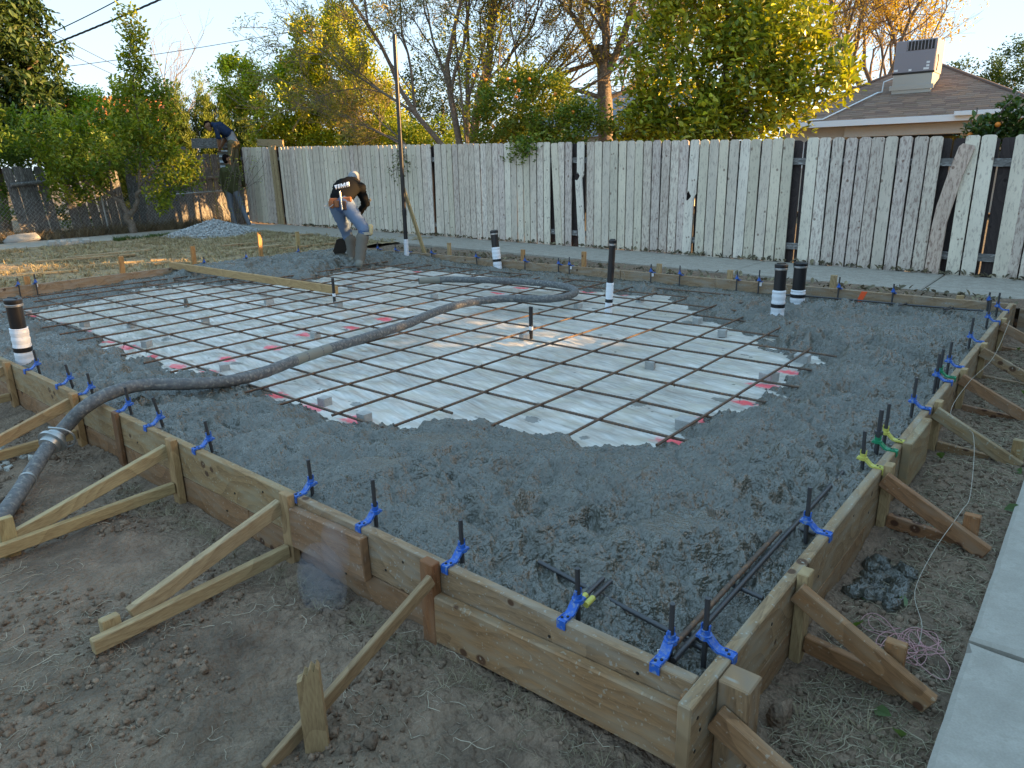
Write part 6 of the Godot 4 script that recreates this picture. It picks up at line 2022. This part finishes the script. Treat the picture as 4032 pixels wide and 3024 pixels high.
func build_people() -> void:
	var skin_c := Color(0.33, 0.19, 0.125)
	var hair := Color(0.012, 0.010, 0.009)
	# shoveler
	var hood := Color(0.013, 0.013, 0.015)
	var jean := Color(0.075, 0.115, 0.21)
	var faded := Color(0.145, 0.19, 0.275)
	var boot := Color(0.155, 0.145, 0.125)
	var cake := Color(0.20, 0.20, 0.18)
	var lf := Vector3(-0.21, 0.0, -0.42)
	var lk := Vector3(-0.26, 0.41, -0.46)
	var lh := Vector3(-0.335, 0.78, -0.26)
	var rft := Vector3(0.0, 0.0, 0.0)
	var rk := Vector3(0.075, 0.45, -0.10)
	var rh := Vector3(-0.165, 0.78, -0.24)
	var ws := Vector3(-0.255, 0.90, -0.29)
	var ch := Vector3(-0.205, 1.045, -0.52)
	var nk := Vector3(-0.185, 1.10, -0.68)
	var hd := Vector3(-0.165, 1.135, -0.80)
	var rs := Vector3(-0.035, 1.02, -0.60)
	var re := Vector3(0.015, 0.80, -0.66)
	var rha := Vector3(-0.13, 0.62, -0.72)
	var ls := Vector3(-0.36, 1.03, -0.60)
	var le := Vector3(-0.43, 0.74, -0.66)
	var lha := Vector3(-0.355, 0.50, -0.76)
	var bones := [
		[lf + Vector3(0, 0.05, 0), lf + Vector3(0.0, 0.28, -0.02), 0.062, 0.078, boot], [lf + Vector3(0, -0.02, 0.05), lf + Vector3(-0.02, -0.02, -0.15), 0.05, 0.046, cake], [lf + Vector3(0, 0.28, -0.02), lk - Vector3(0, 0.08, 0), 0.07, 0.06, jean],
		[lk - Vector3(0, 0.08, 0), lh, 0.064, 0.105, faded], [lk, lk + Vector3(0.0, 0.1, 0.02), 0.066, 0.072, jean],
		[rft + Vector3(0, 0.05, 0), rft + Vector3(0.045, 0.33, -0.07), 0.075, 0.088, boot], [rft + Vector3(0, -0.02, 0.06), rft + Vector3(-0.03, -0.02, -0.16), 0.06, 0.05, cake], [rft + Vector3(0.045, 0.33, -0.07), rk, 0.07, 0.064, jean],
		[rk, rh, 0.070, 0.108, faded], [rk + Vector3(0, 0.03, -0.05), rh + Vector3(0, 0, -0.02), 0.066, 0.10, jean],
		[lh + Vector3(0.04, 0.02, 0), rh + Vector3(-0.04, 0.02, 0), 0.115, 0.115, jean], [lh + Vector3(0.07, 0.06, -0.01), rh + Vector3(-0.06, 0.06, -0.01), 0.108, 0.108, jean],
		[ws + Vector3(-0.06, 0, 0), ch + Vector3(-0.075, 0, 0.02), 0.105, 0.118, hood], [ws + Vector3(0.06, 0, 0), ch + Vector3(0.075, 0, 0.02), 0.105, 0.118, hood], [ws, ch, 0.12, 0.13, hood],
		[ch, nk, 0.13, 0.075, hood], [ls, rs, 0.085, 0.085, hood], [nk + Vector3(-0.03, 0.02, 0.02), nk + Vector3(0.05, 0.02, 0.02), 0.072, 0.072, hood],
		[rs, re, 0.078, 0.058, hood], [re, rha, 0.056, 0.042, hood], [ls, le, 0.075, 0.056, hood], [le, lha, 0.054, 0.042, hood]]
	var hf := Vector3(-0.05, -0.75, -0.65).normalized()
	var hu := Vector3(0.02, 0.65, -0.75).normalized()
	var hands := [hand_bones(rha, Vector3(-0.8, -0.5, -0.2).normalized(), Vector3(0.0, 0.3, -0.95).normalized(), hood, 0.75), hand_bones(lha, Vector3(0.5, -0.7, -0.3).normalized(), Vector3(0.3, 0.4, -0.85).normalized(), hood, 0.75, -1.0)]
	var p := person("person in black hoodie and jeans bending to shovel wet concrete", Vector3(-7.80, -0.03, -5.13), 0.695, bones, head_bones(hd, hu, hf, skin_c, Color(0.25, 0.265, 0.29), true), hands, 0.0125)
	var belt := part(p, "tool_belt", board(Vector3(-0.41, 0.865, -0.185), Vector3(-0.085, 0.885, -0.175), 0.075, 0.05, Vector3.UP, Color(0.30, 0.12, 0.055), 0.015), M.cloth)
	for q in [[-0.375, 0.82, 0.075, 0.11], [-0.295, 0.825, 0.07, 0.10], [-0.20, 0.80, 0.085, 0.13]]:
		part(belt, "pouch", board(Vector3(q[0], q[1] - q[3] * 0.5, -0.135), Vector3(q[0], q[1] + q[3] * 0.5, -0.14), q[2], 0.06, Vector3.RIGHT, Color(0.26, 0.11, 0.055) if q[0] < -0.25 else Color(0.09, 0.055, 0.045), 0.012), M.cloth)
	part(belt, "hammer_handle", rods([[Vector3(-0.215, 0.74, -0.10), Vector3(-0.235, 1.0, -0.13)]], 0.013, 8), M.band)
	part(belt, "tape_hook", rods([curve([Vector3(-0.42, 0.84, -0.13), Vector3(-0.47, 0.80, -0.10), Vector3(-0.44, 0.77, -0.09), Vector3(-0.38, 0.79, -0.09), Vector3(-0.34, 0.82, -0.10)], 0.02)], 0.005, 5), M.band)
	part(p, "knee_pad", board(Vector3(0.15, 0.37, -0.12), Vector3(0.16, 0.52, -0.17), 0.10, 0.07, Vector3(0.3, 0, 1), Color(0.50, 0.40, 0.22), 0.02), M.cloth)
	var st := G.new()
	st.col = Color(0.35, 0.33, 0.28)
	st.lathe(Transform3D(Basis.IDENTITY, lk + Vector3(0.0, -0.035, 0.0)), [[0.072, -0.02], [0.079, -0.018], [0.079, 0.018], [0.072, 0.02]], 14)
	st.lathe(Transform3D(Basis.IDENTITY, rk + Vector3(0.01, -0.045, 0.0)), [[0.078, -0.02], [0.085, -0.018], [0.085, 0.018], [0.078, 0.02]], 14)
	part(p, "knee_strap", st.mesh(), M.cloth)
	# white print across the back
	var font := SystemFont.new()
	font.font_names = PackedStringArray(["Droid Sans"])
	font.font_weight = 800
	for q in [["TIME", 17, Vector3(-0.235, 1.07, -0.30), 0.0010]]:
		var tm := TextMesh.new()
		tm.text = q[0]
		tm.font = font
		tm.font_size = 96
		tm.pixel_size = q[3]
		tm.depth = 0.03
		var bs := Basis(Vector3(0.965, 0.22, 0.02).normalized(), Vector3(-0.14, 0.62, -0.77).normalized(), Vector3(-0.2, 0.75, 0.63)).orthonormalized()
		part(p, "print", tm, plain(0.8, 0.8, 0.82, 0.8), Transform3D(bs, q[2]))
	var bz := G.new()
	bz.col = Color(0.25, 0.265, 0.29)
	bz.plank(Transform3D(Basis(hf.cross(hu), hu, -hf), hd + hf * 0.13 + hu * 0.05), 0.15, 0.012, 0.09, 0.004, Vector2.ZERO)
	part(p, "cap_brim", bz.mesh(), M.cloth)
	# shovel in the hands
	var sh := thing("shovel", "dark steel shovel held by the bending person", "shovel", Vector3(-7.80, -0.03, -5.13), 0.695)
	part(sh, "handle", rods([[Vector3(0.10, 0.86, -0.64), Vector3(-0.40, 0.32, -0.80)]], 0.017, 10), M.pine)
	var bl := G.new()
	bl.prism(Transform3D(Basis(Vector3(0.78, -0.25, -0.55).normalized(), Vector3(0.45, 0.85, 0.2).normalized(), Vector3(0.42, -0.4, 0.8).normalized()).orthonormalized(), Vector3(-0.49, 0.06, -0.80)), PackedVector2Array([Vector2(-0.1, 0.0), Vector2(-0.04, -0.06), Vector2(0.04, -0.06), Vector2(0.1, 0.0), Vector2(0.105, 0.2), Vector2(0.07, 0.235), Vector2(0.02, 0.25), Vector2(-0.02, 0.25), Vector2(-0.07, 0.235), Vector2(-0.105, 0.2)]), 0.006, Vector2.ZERO)
	part(sh, "blade", bl.mesh(), plain(0.05, 0.048, 0.045, 0.55, 0.3))
	# person standing in the corner, back to us
	var olive := Color(0.085, 0.085, 0.042)
	var grey := Color(0.19, 0.21, 0.25)
	var shoe := Color(0.55, 0.56, 0.58)
	bones = [[Vector3(-0.05, 0.07, 0.02), Vector3(-0.12, 0.48, 0.0), 0.055, 0.062, grey], [Vector3(-0.12, 0.48, 0), Vector3(-0.12, 0.90, 0), 0.066, 0.092, grey], [Vector3(0.36, 0.07, 0.1), Vector3(0.19, 0.5, 0.02), 0.055, 0.064, grey], [Vector3(0.19, 0.5, 0.02), Vector3(0.08, 0.90, 0), 0.066, 0.092, grey],
		[Vector3(-0.05, 0.035, 0.05), Vector3(-0.05, 0.03, -0.14), 0.042, 0.038, shoe], [Vector3(0.36, 0.035, 0.10), Vector3(0.46, 0.03, -0.02), 0.042, 0.038, shoe],
		[Vector3(-0.1, 0.93, 0), Vector3(0.07, 0.93, 0), 0.105, 0.105, olive], [Vector3(-0.1, 0.95, 0), Vector3(-0.12, 1.35, 0), 0.11, 0.12, olive], [Vector3(0.07, 0.95, 0), Vector3(0.07, 1.35, 0), 0.11, 0.12, olive], [Vector3(-0.02, 1.0, 0), Vector3(-0.02, 1.38, 0), 0.12, 0.13, olive], [Vector3(-0.19, 1.43, 0), Vector3(0.15, 1.43, 0), 0.072, 0.072, olive], [Vector3(-0.03, 1.42, 0), Vector3(-0.05, 1.52, -0.02), 0.085, 0.06, olive], [Vector3(-0.05, 1.50, -0.02), Vector3(-0.07, 1.58, -0.04), 0.052, 0.052, skin_c],
		[Vector3(-0.20, 1.42, 0), Vector3(-0.28, 1.13, 0.02), 0.068, 0.056, olive], [Vector3(-0.28, 1.13, 0.02), Vector3(-0.25, 0.88, -0.04), 0.054, 0.042, olive], [Vector3(0.16, 1.42, 0), Vector3(0.26, 1.17, -0.05), 0.068, 0.056, olive], [Vector3(0.26, 1.17, -0.05), Vector3(0.20, 1.02, -0.24), 0.052, 0.042, olive]]
	hands = [hand_bones(Vector3(-0.25, 0.86, -0.04), Vector3(0.02, -1, -0.1).normalized(), Vector3(0, -0.1, -1).normalized(), skin_c, 0.5), hand_bones(Vector3(0.20, 1.02, -0.25), Vector3(-0.2, 0.1, -1).normalized(), Vector3(-0.9, 0.3, 0.2).normalized(), skin_c, 0.5)]
	person("person in olive jacket and grey trousers standing in the fence corner", Vector3(-17.25, -0.12, -8.62), 0.62, bones, head_bones(Vector3(-0.08, 1.68, -0.03), Vector3(-0.03, 1, 0.05).normalized(), Vector3(0.25, 0.05, -1).normalized(), skin_c, hair), hands, 0.017)
	# person bending on top of the panel
	var navy := Color(0.025, 0.04, 0.085)
	var shirt := Color(0.30, 0.31, 0.34)
	var khaki := Color(0.165, 0.14, 0.085)
	bones = [[Vector3(-0.02, 0.07, 0.02), Vector3(0.0, 0.5, 0.05), 0.055, 0.065, khaki], [Vector3(0, 0.5, 0.05), Vector3(0.10, 0.98, 0.02), 0.07, 0.098, khaki], [Vector3(0.08, 0.07, -0.14), Vector3(0.1, 0.5, -0.1), 0.055, 0.065, khaki], [Vector3(0.1, 0.5, -0.1), Vector3(0.14, 0.98, -0.12), 0.07, 0.098, khaki],
		[Vector3(-0.02, 0.035, 0.02), Vector3(-0.2, 0.03, 0.04), 0.042, 0.038, hair * 3.0], [Vector3(0.08, 0.035, -0.14), Vector3(-0.1, 0.03, -0.14), 0.042, 0.038, hair * 3.0],
		[Vector3(0.12, 1.03, 0.03), Vector3(0.15, 1.03, -0.13), 0.115, 0.115, khaki], [Vector3(0.12, 1.12, -0.05), Vector3(0.06, 1.26, -0.05), 0.125, 0.125, shirt], [Vector3(0.03, 1.30, -0.05), Vector3(-0.18, 1.46, -0.05), 0.13, 0.14, navy], [Vector3(0.03, 1.30, 0.02), Vector3(-0.18, 1.45, 0.07), 0.11, 0.11, navy], [Vector3(0.03, 1.30, -0.12), Vector3(-0.18, 1.45, -0.17), 0.11, 0.11, navy], [Vector3(-0.2, 1.47, 0.13), Vector3(-0.2, 1.47, -0.23), 0.075, 0.075, navy], [Vector3(-0.22, 1.48, -0.05), Vector3(-0.36, 1.53, -0.05), 0.095, 0.068, navy],
		[Vector3(-0.2, 1.45, 0.15), Vector3(-0.14, 1.18, 0.19), 0.07, 0.057, navy], [Vector3(-0.14, 1.18, 0.19), Vector3(-0.20, 1.0, 0.12), 0.054, 0.042, skin_c], [Vector3(-0.2, 1.45, -0.25), Vector3(-0.2, 1.18, -0.28), 0.07, 0.057, navy], [Vector3(-0.2, 1.18, -0.28), Vector3(-0.28, 1.0, -0.18), 0.054, 0.042, skin_c]]
	hands = [hand_bones(Vector3(-0.21, 0.98, 0.11), Vector3(-0.25, -0.95, -0.2).normalized(), Vector3(-0.3, 0, -1).normalized(), skin_c, 0.6), hand_bones(Vector3(-0.29, 0.98, -0.17), Vector3(-0.25, -0.95, 0.2).normalized(), Vector3(-0.3, 0, 1).normalized(), skin_c, 0.6)]
	person("person in navy sweatshirt and khaki trousers bending over the fence corner", Vector3(-17.83, 0.925, -8.98), 0.62, bones, head_bones(Vector3(-0.48, 1.50, -0.05), Vector3(-0.72, 0.69, 0).normalized(), Vector3(-0.69, -0.72, 0.05).normalized(), skin_c, hair), hands, 0.017)

# ------------------------------------------------------------------ small things on the ground
func blade_mesh(n: int, h: float, lean: float, w: float, sd: int) -> ArrayMesh:
	var r := RandomNumberGenerator.new()
	r.seed = sd
	var g := G.new()
	for k in n:
		var an := r.randf_range(0, TAU)
		var d := Vector3(cos(an), 0, sin(an))
		var s := Vector3(-d.z, 0, d.x) * w
		var o := d * r.randf_range(0, 0.02)
		var l := h * r.randf_range(0.5, 1.2)
		var m := o + d * lean * l * 0.35 + Vector3.UP * l * 0.6
		var t := o + d * lean * l + Vector3.UP * l * r.randf_range(0.7, 1.0)
		var q := r.randf_range(0.75, 1.2)
		g.col = Color(q, q, q * r.randf_range(0.8, 1.0))
		g.quad(o - s, o + s, m + s * 0.7, m - s * 0.7, d)
		g.tri(m - s * 0.7, m + s * 0.7, t, d)
	return g.mesh()

func scatter(called: String, label: String, cat: String, mesh: Mesh, mat: Material, n: int, spot: Callable, c0: Color, c1: Color, s0: float, s1: float, flat := false) -> void:
	var xs := []
	var cs := []
	for k in n:
		var p: Vector3 = spot.call()
		if p.y < -50:
			continue
		var b := Basis(Vector3.UP, rf(0, TAU))
		if not flat:
			b = b * Basis(Vector3.RIGHT, rf(-0.5, 0.5))
		xs.append(Transform3D(b.scaled(Vector3.ONE * rf(s0, s1)), p))
		cs.append(c0.lerp(c1, rng.randf()) * rf(0.8, 1.2))
	stuff(called, label, cat, mesh, mat, xs, cs)

func build_yard() -> void:
	# straw lying on the dirt: thin bent stems
	var straws := []
	for k in 5:
		var st := G.new()
		var ps := PackedVector3Array()
		var bow := rf(-0.5, 0.5)
		var L := rf(0.4, 1.0)
		for s in 6:
			var u := s / 5.0 - 0.5
			ps.append(Vector3(u * 0.11 * L, 0.002 + 0.005 * sin(s * 1.3 + k), (u * u) * 0.16 * bow + 0.004 * sin(s * 2.1 + k)))
		st.tube(ps, PackedFloat32Array([0.0007, 0.0011, 0.0012, 0.0011, 0.0009, 0.0005]), 4, false)
		straws.append(st.mesh())
	var stm: ArrayMesh = straws[0]
	var front := func() -> Vector3:
		var x := -5.2 + 6.0 * sqrt(rng.randf())
		var z := rf(0.05, 1.7)
		if nz2.get_noise_2d(x * 1.5, z * 1.5) < -0.12 + rf(-0.3, 0.3):
			return Vector3(0, -99, 0)
		return Vector3(x, front_h(x, z) + 0.002, z)
	var side := func() -> Vector3:
		var z := -5.6 * pow(rng.randf(), 1.4)
		var x := rf(0.07, 0.44)
		return Vector3(x, right_h(x, z) + 0.002, z)
	for k in 5:
		scatter("straw", ["fine dry straw scattered on the dirt in front of the forms", "curved dry straw on the dirt in front of the forms", "short dry straw on the dirt in front of the forms", "bent dry straw on the dirt in front of the forms", "long dry straw on the dirt in front of the forms"][k], "straw", straws[k], M.straw, 900, front, Color(0.20, 0.165, 0.11), Color(0.46, 0.40, 0.30), 0.35, 1.25, true)
		scatter("straw", ["fine dry straw between right form and walk", "curved dry straw between right form and walk", "short dry straw between right form and walk", "bent dry straw between right form and walk", "long dry straw between right form and walk"][k], "straw", straws[k], M.straw, 620, side, Color(0.19, 0.16, 0.10), Color(0.42, 0.36, 0.25), 0.5, 1.6, true)
	var tuft := blade_mesh(7, 0.05, 1.9, 0.0012, 3)
	scatter("dry_grass", "tangled dry grass on the dirt at the near right corner", "grass", tuft, M.straw, 240, func() -> Vector3:
		var z := 0.5 - 1.2 * rng.randf()
		var x := rf(0.10, 0.45)
		return Vector3(x, right_h(x, minf(z, 0)) + 0.001, z) if rng.randf() < 0.35 + 0.65 * smoothstep(-0.9, 0.0, z) else Vector3(0, -99, 0), Color(0.17, 0.15, 0.08), Color(0.34, 0.28, 0.18), 0.5, 1.1)
	scatter("dry_grass", "sparse dry grass along the foot of the front form", "grass", tuft, M.straw, 420, func() -> Vector3:
		var x := -0.05 - 3.2 * rng.randf()
		var z := 0.055 + absf(rf(-0.2, 0.2) * rng.randf()) + 0.02
		return Vector3(x, front_h(x, z), z), Color(0.18, 0.15, 0.09), Color(0.36, 0.30, 0.20), 0.35, 0.8)
	# clods
	var cl := G.new()
	cl.blob(Transform3D.IDENTITY, 1.0, 0.45, nz, 3.0)
	var clm := cl.mesh()
	var clods := func() -> Vector3:
		var x := -5.0 + 5.6 * rng.randf()
		var z := rf(0.05, 1.6)
		if nz2.get_noise_2d(x * 1.4 + 30, z * 1.4) < 0.02:
			return Vector3(0, -99, 0)
		return Vector3(x, front_h(x, z) + 0.001, z)
	scatter("dirt_clods", "crumbled dirt clods in front of the forms", "dirt", clm, M.dirt, 9000, clods, Color(0.8, 0.8, 0.8), Color(1.2, 1.2, 1.2), 0.0025, 0.011)
	scatter("dirt_clods", "larger dirt lumps near the front braces", "dirt", clm, M.dirt, 900, clods, Color(0.75, 0.75, 0.75), Color(1.15, 1.15, 1.15), 0.010, 0.024)
	scatter("dirt_clods", "crumbled dirt between the right form and the walk", "dirt", clm, M.dirt, 2200, side, Color(0.75, 0.75, 0.75), Color(1.15, 1.15, 1.15), 0.003, 0.013)
	scatter("wood_chips", "pale wood chips scattered on the near dirt", "wood chips", stm, M.straw, 380, front, Color(0.55, 0.47, 0.34), Color(0.7, 0.62, 0.5), 0.15, 0.4, true)
	scatter("gravel", "handful of pale gravel beside the metal hose pipe", "gravel", clm, M.stone, 46, func() -> Vector3:
		var x := -4.1 + rf(-0.28, 0.12)
		var z := 0.42 + rf(-0.12, 0.2)
		return Vector3(x, front_h(x, z) + 0.006, z), Color(0.42, 0.42, 0.38), Color(0.6, 0.6, 0.55), 0.012, 0.026)
	single("rock", "brown dirt-covered rock against the right form at the near corner", "rock", clm, M.dirt, Transform3D(Basis.from_scale(Vector3(0.035, 0.06, 0.04)), Vector3(0.085, -0.27, -0.33)))
	single("rock", "small grey-green stone on the dirt at lower left", "rock", clm, M.dobie, Transform3D(Basis.from_scale(Vector3(0.028, 0.014, 0.02)) , Vector3(-2.05, front_h(-2.05, 1.05) + 0.006, 1.05)))
	# spilled concrete outside the right form
	scatter("spilled_concrete", "dark wet concrete spilled beside the right form", "concrete", clm, M.concrete, 90, func() -> Vector3:
		var x := 0.06 + absf(rf(0, 0.16))
		var z := -1.28 + rf(-0.2, 0.2)
		return Vector3(x, right_h(x, z) + 0.004, z), Color(0.7, 0.7, 0.7), Color(0.9, 0.9, 0.9), 0.012, 0.04)
	# leaf litter
	var lf := clump(1, 0.055, 0.018, 0.0, 8)
	scatter("leaf_litter", "dead leaves lying on the soil strip behind the far form", "leaves", lf, M.straw, 420, func() -> Vector3:
		var x := -9.0 * rng.randf()
		var z := -6.3 - rf(0.02, 0.42) + 0.07 * x * 0.4
		return Vector3(x, back_h(x, z) + 0.012, z), Color(0.10, 0.08, 0.05), Color(0.30, 0.24, 0.15), 0.6, 1.3)
	scatter("leaf_litter", "dead leaves along the foot of the white fence", "leaves", lf, M.straw, 520, func() -> Vector3:
		var x := -15.0 * rng.randf()
		return Vector3(x, -0.028, fz(x) + 0.03 + 0.14 * pow(rng.randf(), 2.0)), Color(0.07, 0.055, 0.035), Color(0.22, 0.17, 0.10), 0.6, 1.5)
	scatter("leaf_litter", "few green leaves on the dirt beside the right walk", "leaves", lf, M.leaf, 14, side, Color(0.08, 0.13, 0.04), Color(0.2, 0.26, 0.12), 0.7, 1.4)
	# lawn: dry tufts
	var lawn := func() -> Vector3:
		var x := rf(-16.0, -9.7)
		var z := rf(-7.8, 0.2)
		if nz2.get_noise_2d(x * 0.7, z * 0.7) < rf(-0.5, 0.15):
			return Vector3(0, -99, 0)
		return Vector3(x, left_h(x, z), z)
	scatter("dry_grass", "short dry yellow lawn grass left of the slab", "grass", blade_mesh(9, 0.05, 1.2, 0.0035, 5), M.straw, 9000, lawn, Color(0.24, 0.185, 0.10), Color(0.42, 0.35, 0.20), 0.6, 1.3)
	scatter("grass", "green grass growing along the left walk by the citrus trunk", "grass", blade_mesh(10, 0.09, 0.7, 0.004, 6), M.leaf, 520, func() -> Vector3:
		var z := rf(-7.2, -5.0)
		var x := -16.0 + rf(0, 0.35) + 0.25 * nz.get_noise_1d(z * 2)
		return Vector3(x, left_h(x, z) - 0.01, z), Color(0.05, 0.10, 0.02), Color(0.11, 0.16, 0.035), 0.6, 1.3)
	scatter("dry_weeds", "brown dry weeds piled along the old fence", "weeds", blade_mesh(12, 0.24, 0.9, 0.004, 7), M.straw, 1100, func() -> Vector3:
		return Vector3(-17.7 - 1.6 * rng.randf(), -0.13, rf(-9.2, -1.0)), Color(0.11, 0.08, 0.045), Color(0.26, 0.20, 0.12), 0.5, 1.3)
	# gravel pile
	var gp := thing("gravel_pile", "heap of pale grey gravel near the fence corner", "gravel pile", Vector3(-15.35, -0.12, -6.95))
	var mound := func(x: float, z: float) -> float:
		var r := sqrt(x * x * 1.3 + z * z * 0.75) / 1.15
		return 0.36 * pow(maxf(0.0, 1.0 - r), 1.15)
	part(gp, "mound", sheet(sdir(-1.2, 1.2, 40, 1.0), sdir(-1.5, 1.5, 50, 1.0), func(x, z): return mound.call(x, z) - 0.03 + 0.012 * nz.get_noise_2d(x * 9, z * 9), func(x, z): return Color(0.42, 0.43, 0.42), func(x, z): return mound.call(x, z) > 0.002), M.stone)
	var xs := []
	var cs := []
	for k in 3600:
		var x := rf(-1.25, 1.25)
		var z := rf(-1.55, 1.55)
		var h: float = mound.call(x, z)
		if h < 0.004 and rng.randf() > 0.05:
			continue
		xs.append(Transform3D(Basis(rdir(), rf(0, TAU)).scaled(Vector3(rf(0.012, 0.03), rf(0.01, 0.022), rf(0.012, 0.028))), Vector3(x, h - 0.012 + rf(0, 0.02), z)))
		cs.append(Color(0.46, 0.47, 0.47) * rf(0.7, 1.35))
	stuff("stones", "", "", clm, M.stone, xs, cs, gp).set_meta("kind", "stuff")
	# rocks, block, scrap wood
	single("rock", "grey boulder on the soil beside the left walk", "rock", clm, M.dobie, Transform3D(Basis.from_scale(Vector3(0.25, 0.15, 0.38)), Vector3(-17.75, -0.06, -3.75)))
	var cb := G.new()
	cb.col = Color(0.36, 0.35, 0.32)
	for k in 4:
		cb.plank(Transform3D(Basis(Vector3(0, 0, 1), 0.1), Vector3(0, 0.06, 0.30 - 0.2 * k)), 0.2, 0.15, 0.18, 0.04, Vector2.ZERO)
	cb.plank(Transform3D(Basis.IDENTITY, Vector3(0, 0.04, 0)), 0.17, 0.1, 0.75, 0.02, Vector2.ZERO)
	single("edging_block", "scalloped concrete edging block lying on the lawn edge", "concrete block", cb.mesh(), M.stone, Transform3D(Basis(Vector3.UP, -0.35), Vector3(-15.75, -0.11, -4.05)))
	var sc := [[Vector3(-12.6, 0, -2.45), Vector3(-12.0, 0, -3.75), 0.09, "long pale scrap board on the dry lawn, nearest the walk"], [Vector3(-12.9, 0, -3.0), Vector3(-12.7, 0, -4.3), 0.07, "long weathered scrap strip on the dry lawn behind the pale board"], [Vector3(-11.4, 0, -2.75), Vector3(-11.15, 0, -3.5), 0.05, "thin scrap strip on the dry lawn before the long board"], [Vector3(-11.0, 0, -3.55), Vector3(-10.9, 0, -3.75), 0.11, "small square wood offcut on the dry lawn"], [Vector3(-10.4, 0, -3.3), Vector3(-10.45, 0, -3.55), 0.09, "small wood offcut close to the left form"], [Vector3(-10.9, 0, -1.7), Vector3(-10.6, 0, -2.35), 0.06, "sunlit thin strip on the lawn at the left picture edge"], [Vector3(-12.2, 0, -5.4), Vector3(-11.9, 0, -6.3), 0.10, "weathered grey board on the lawn before the gravel heap"], [Vector3(-11.3, 0, -5.2), Vector3(-11.15, 0, -6.0), 0.12, "stacked offcut boards beside the tallest left stake"], [Vector3(-12.8, 0, -7.3), Vector3(-12.6, 0, -7.7), 0.09, "short pale offcut in front of the far walk"], [Vector3(-10.6, 0, -5.6), Vector3(-10.3, 0, -7.0), 0.07, "long reddish strip on the lawn behind the left form"]]
	for q in sc:
		var a: Vector3 = q[0]
		var b: Vector3 = q[1]
		a.y = left_h(a.x, a.z) + 0.03
		b.y = left_h(b.x, b.z) + 0.03
		single("scrap_board", q[3], "board", board(a, b, q[2], 0.03, (b - a).cross(Vector3.UP).normalized(), Color(1.1, 1.0, 0.85) * rf(0.75, 1.15)), M.pine, Transform3D.IDENTITY, "scrap wood on the lawn")
	# sapling before the standing person
	var rr := RandomNumberGenerator.new()
	rr.seed = 8
	var tips := []
	var sp := thing("sapling", "thin leafy sapling in front of the person in olive", "sapling", Vector3(-16.75, -0.12, -8.3))
	var g := G.new()
	for k in 7:
		branch(g, Vector3(0, 0, 0), Vector3(rr.randf_range(-0.45, 0.45), 1, rr.randf_range(-0.45, 0.45)).normalized(), 0.75, 0.008, 3, rr, tips, 0.1, 2, 0.45)
	part(sp, "stem", g.mesh(), M.bark)
	leaves_at(sp, tips.map(func(p): return p + sp.position), clump(3, 0.05, 0.016, 0.05, 12), M.leaf, Color(0.12, 0.16, 0.03), Color(0.26, 0.28, 0.06), 0.7, 0.03, 9, "leaves")
	# mason's line and the pink tangle
	single("string_line", "pale mason's string running along the braces on the right", "string", rods([curve([Vector3(0.065, 0.02, -5.3), Vector3(0.10, -0.03, -4.2), Vector3(0.07, -0.02, -3.4), Vector3(0.085, -0.03, -2.75), Vector3(0.20, -0.10, -2.72), Vector3(0.30, -0.13, -2.0), Vector3(0.30, -0.125, -1.75), Vector3(0.26, -0.2, -1.5), Vector3(0.25, -0.26, -1.25), Vector3(0.32, -0.24, -1.0), Vector3(0.33, -0.27, -0.85)], 0.05)], 0.0012, 5), M.string_white)
	var loops := []
	for k in 16:
		var c := Vector3(0.28 + rf(-0.07, 0.07), -0.262, -0.86 + rf(-0.08, 0.08))
		var ra := rf(0.03, 0.10)
		var rb := rf(0.02, 0.06)
		var an := rf(0, TAU)
		var pts := []
		for s in 13:
			var th := TAU * s / 12.0
			var q := Vector3(cos(th) * ra, 0.01 + 0.014 * sin(th * 2 + k) + 0.001 * k, sin(th) * rb).rotated(Vector3.UP, an)
			pts.append(c + q)
		loops.append(curve(pts, 0.012))
	single("string_tangle", "tangle of pink string lying on the dirt by the walk", "string", rods(loops, 0.0014, 4), M.string_pink)
	# exhaust smoke drifting over the near dirt
	for q in [[Vector3(-1.47, -0.20, 0.13), Vector3(0.22, 0.32, 0.16), 1.1], [Vector3(-1.42, -0.06, 0.09), Vector3(0.14, 0.24, 0.08), 1.0]]:
		var f := FogVolume.new()
		f.name = numbered("smoke")
		f.shape = RenderingServer.FOG_VOLUME_SHAPE_ELLIPSOID
		f.size = q[1]
		f.position = q[0]
		var fm := FogMaterial.new()
		fm.density = q[2]
		fm.albedo = Color(0.86, 0.92, 1.0)
		f.material = fm
		f.set_meta("kind", "stuff")
		f.set_meta("label", ["thin blue smoke drifting low over the dirt by the splice block", "faint blue smoke curling up the splice block", "thin blue haze over the dirt in the foreground"][used.get("smoke", 0)])
		f.set_meta("category", "smoke")
		add_child(f)
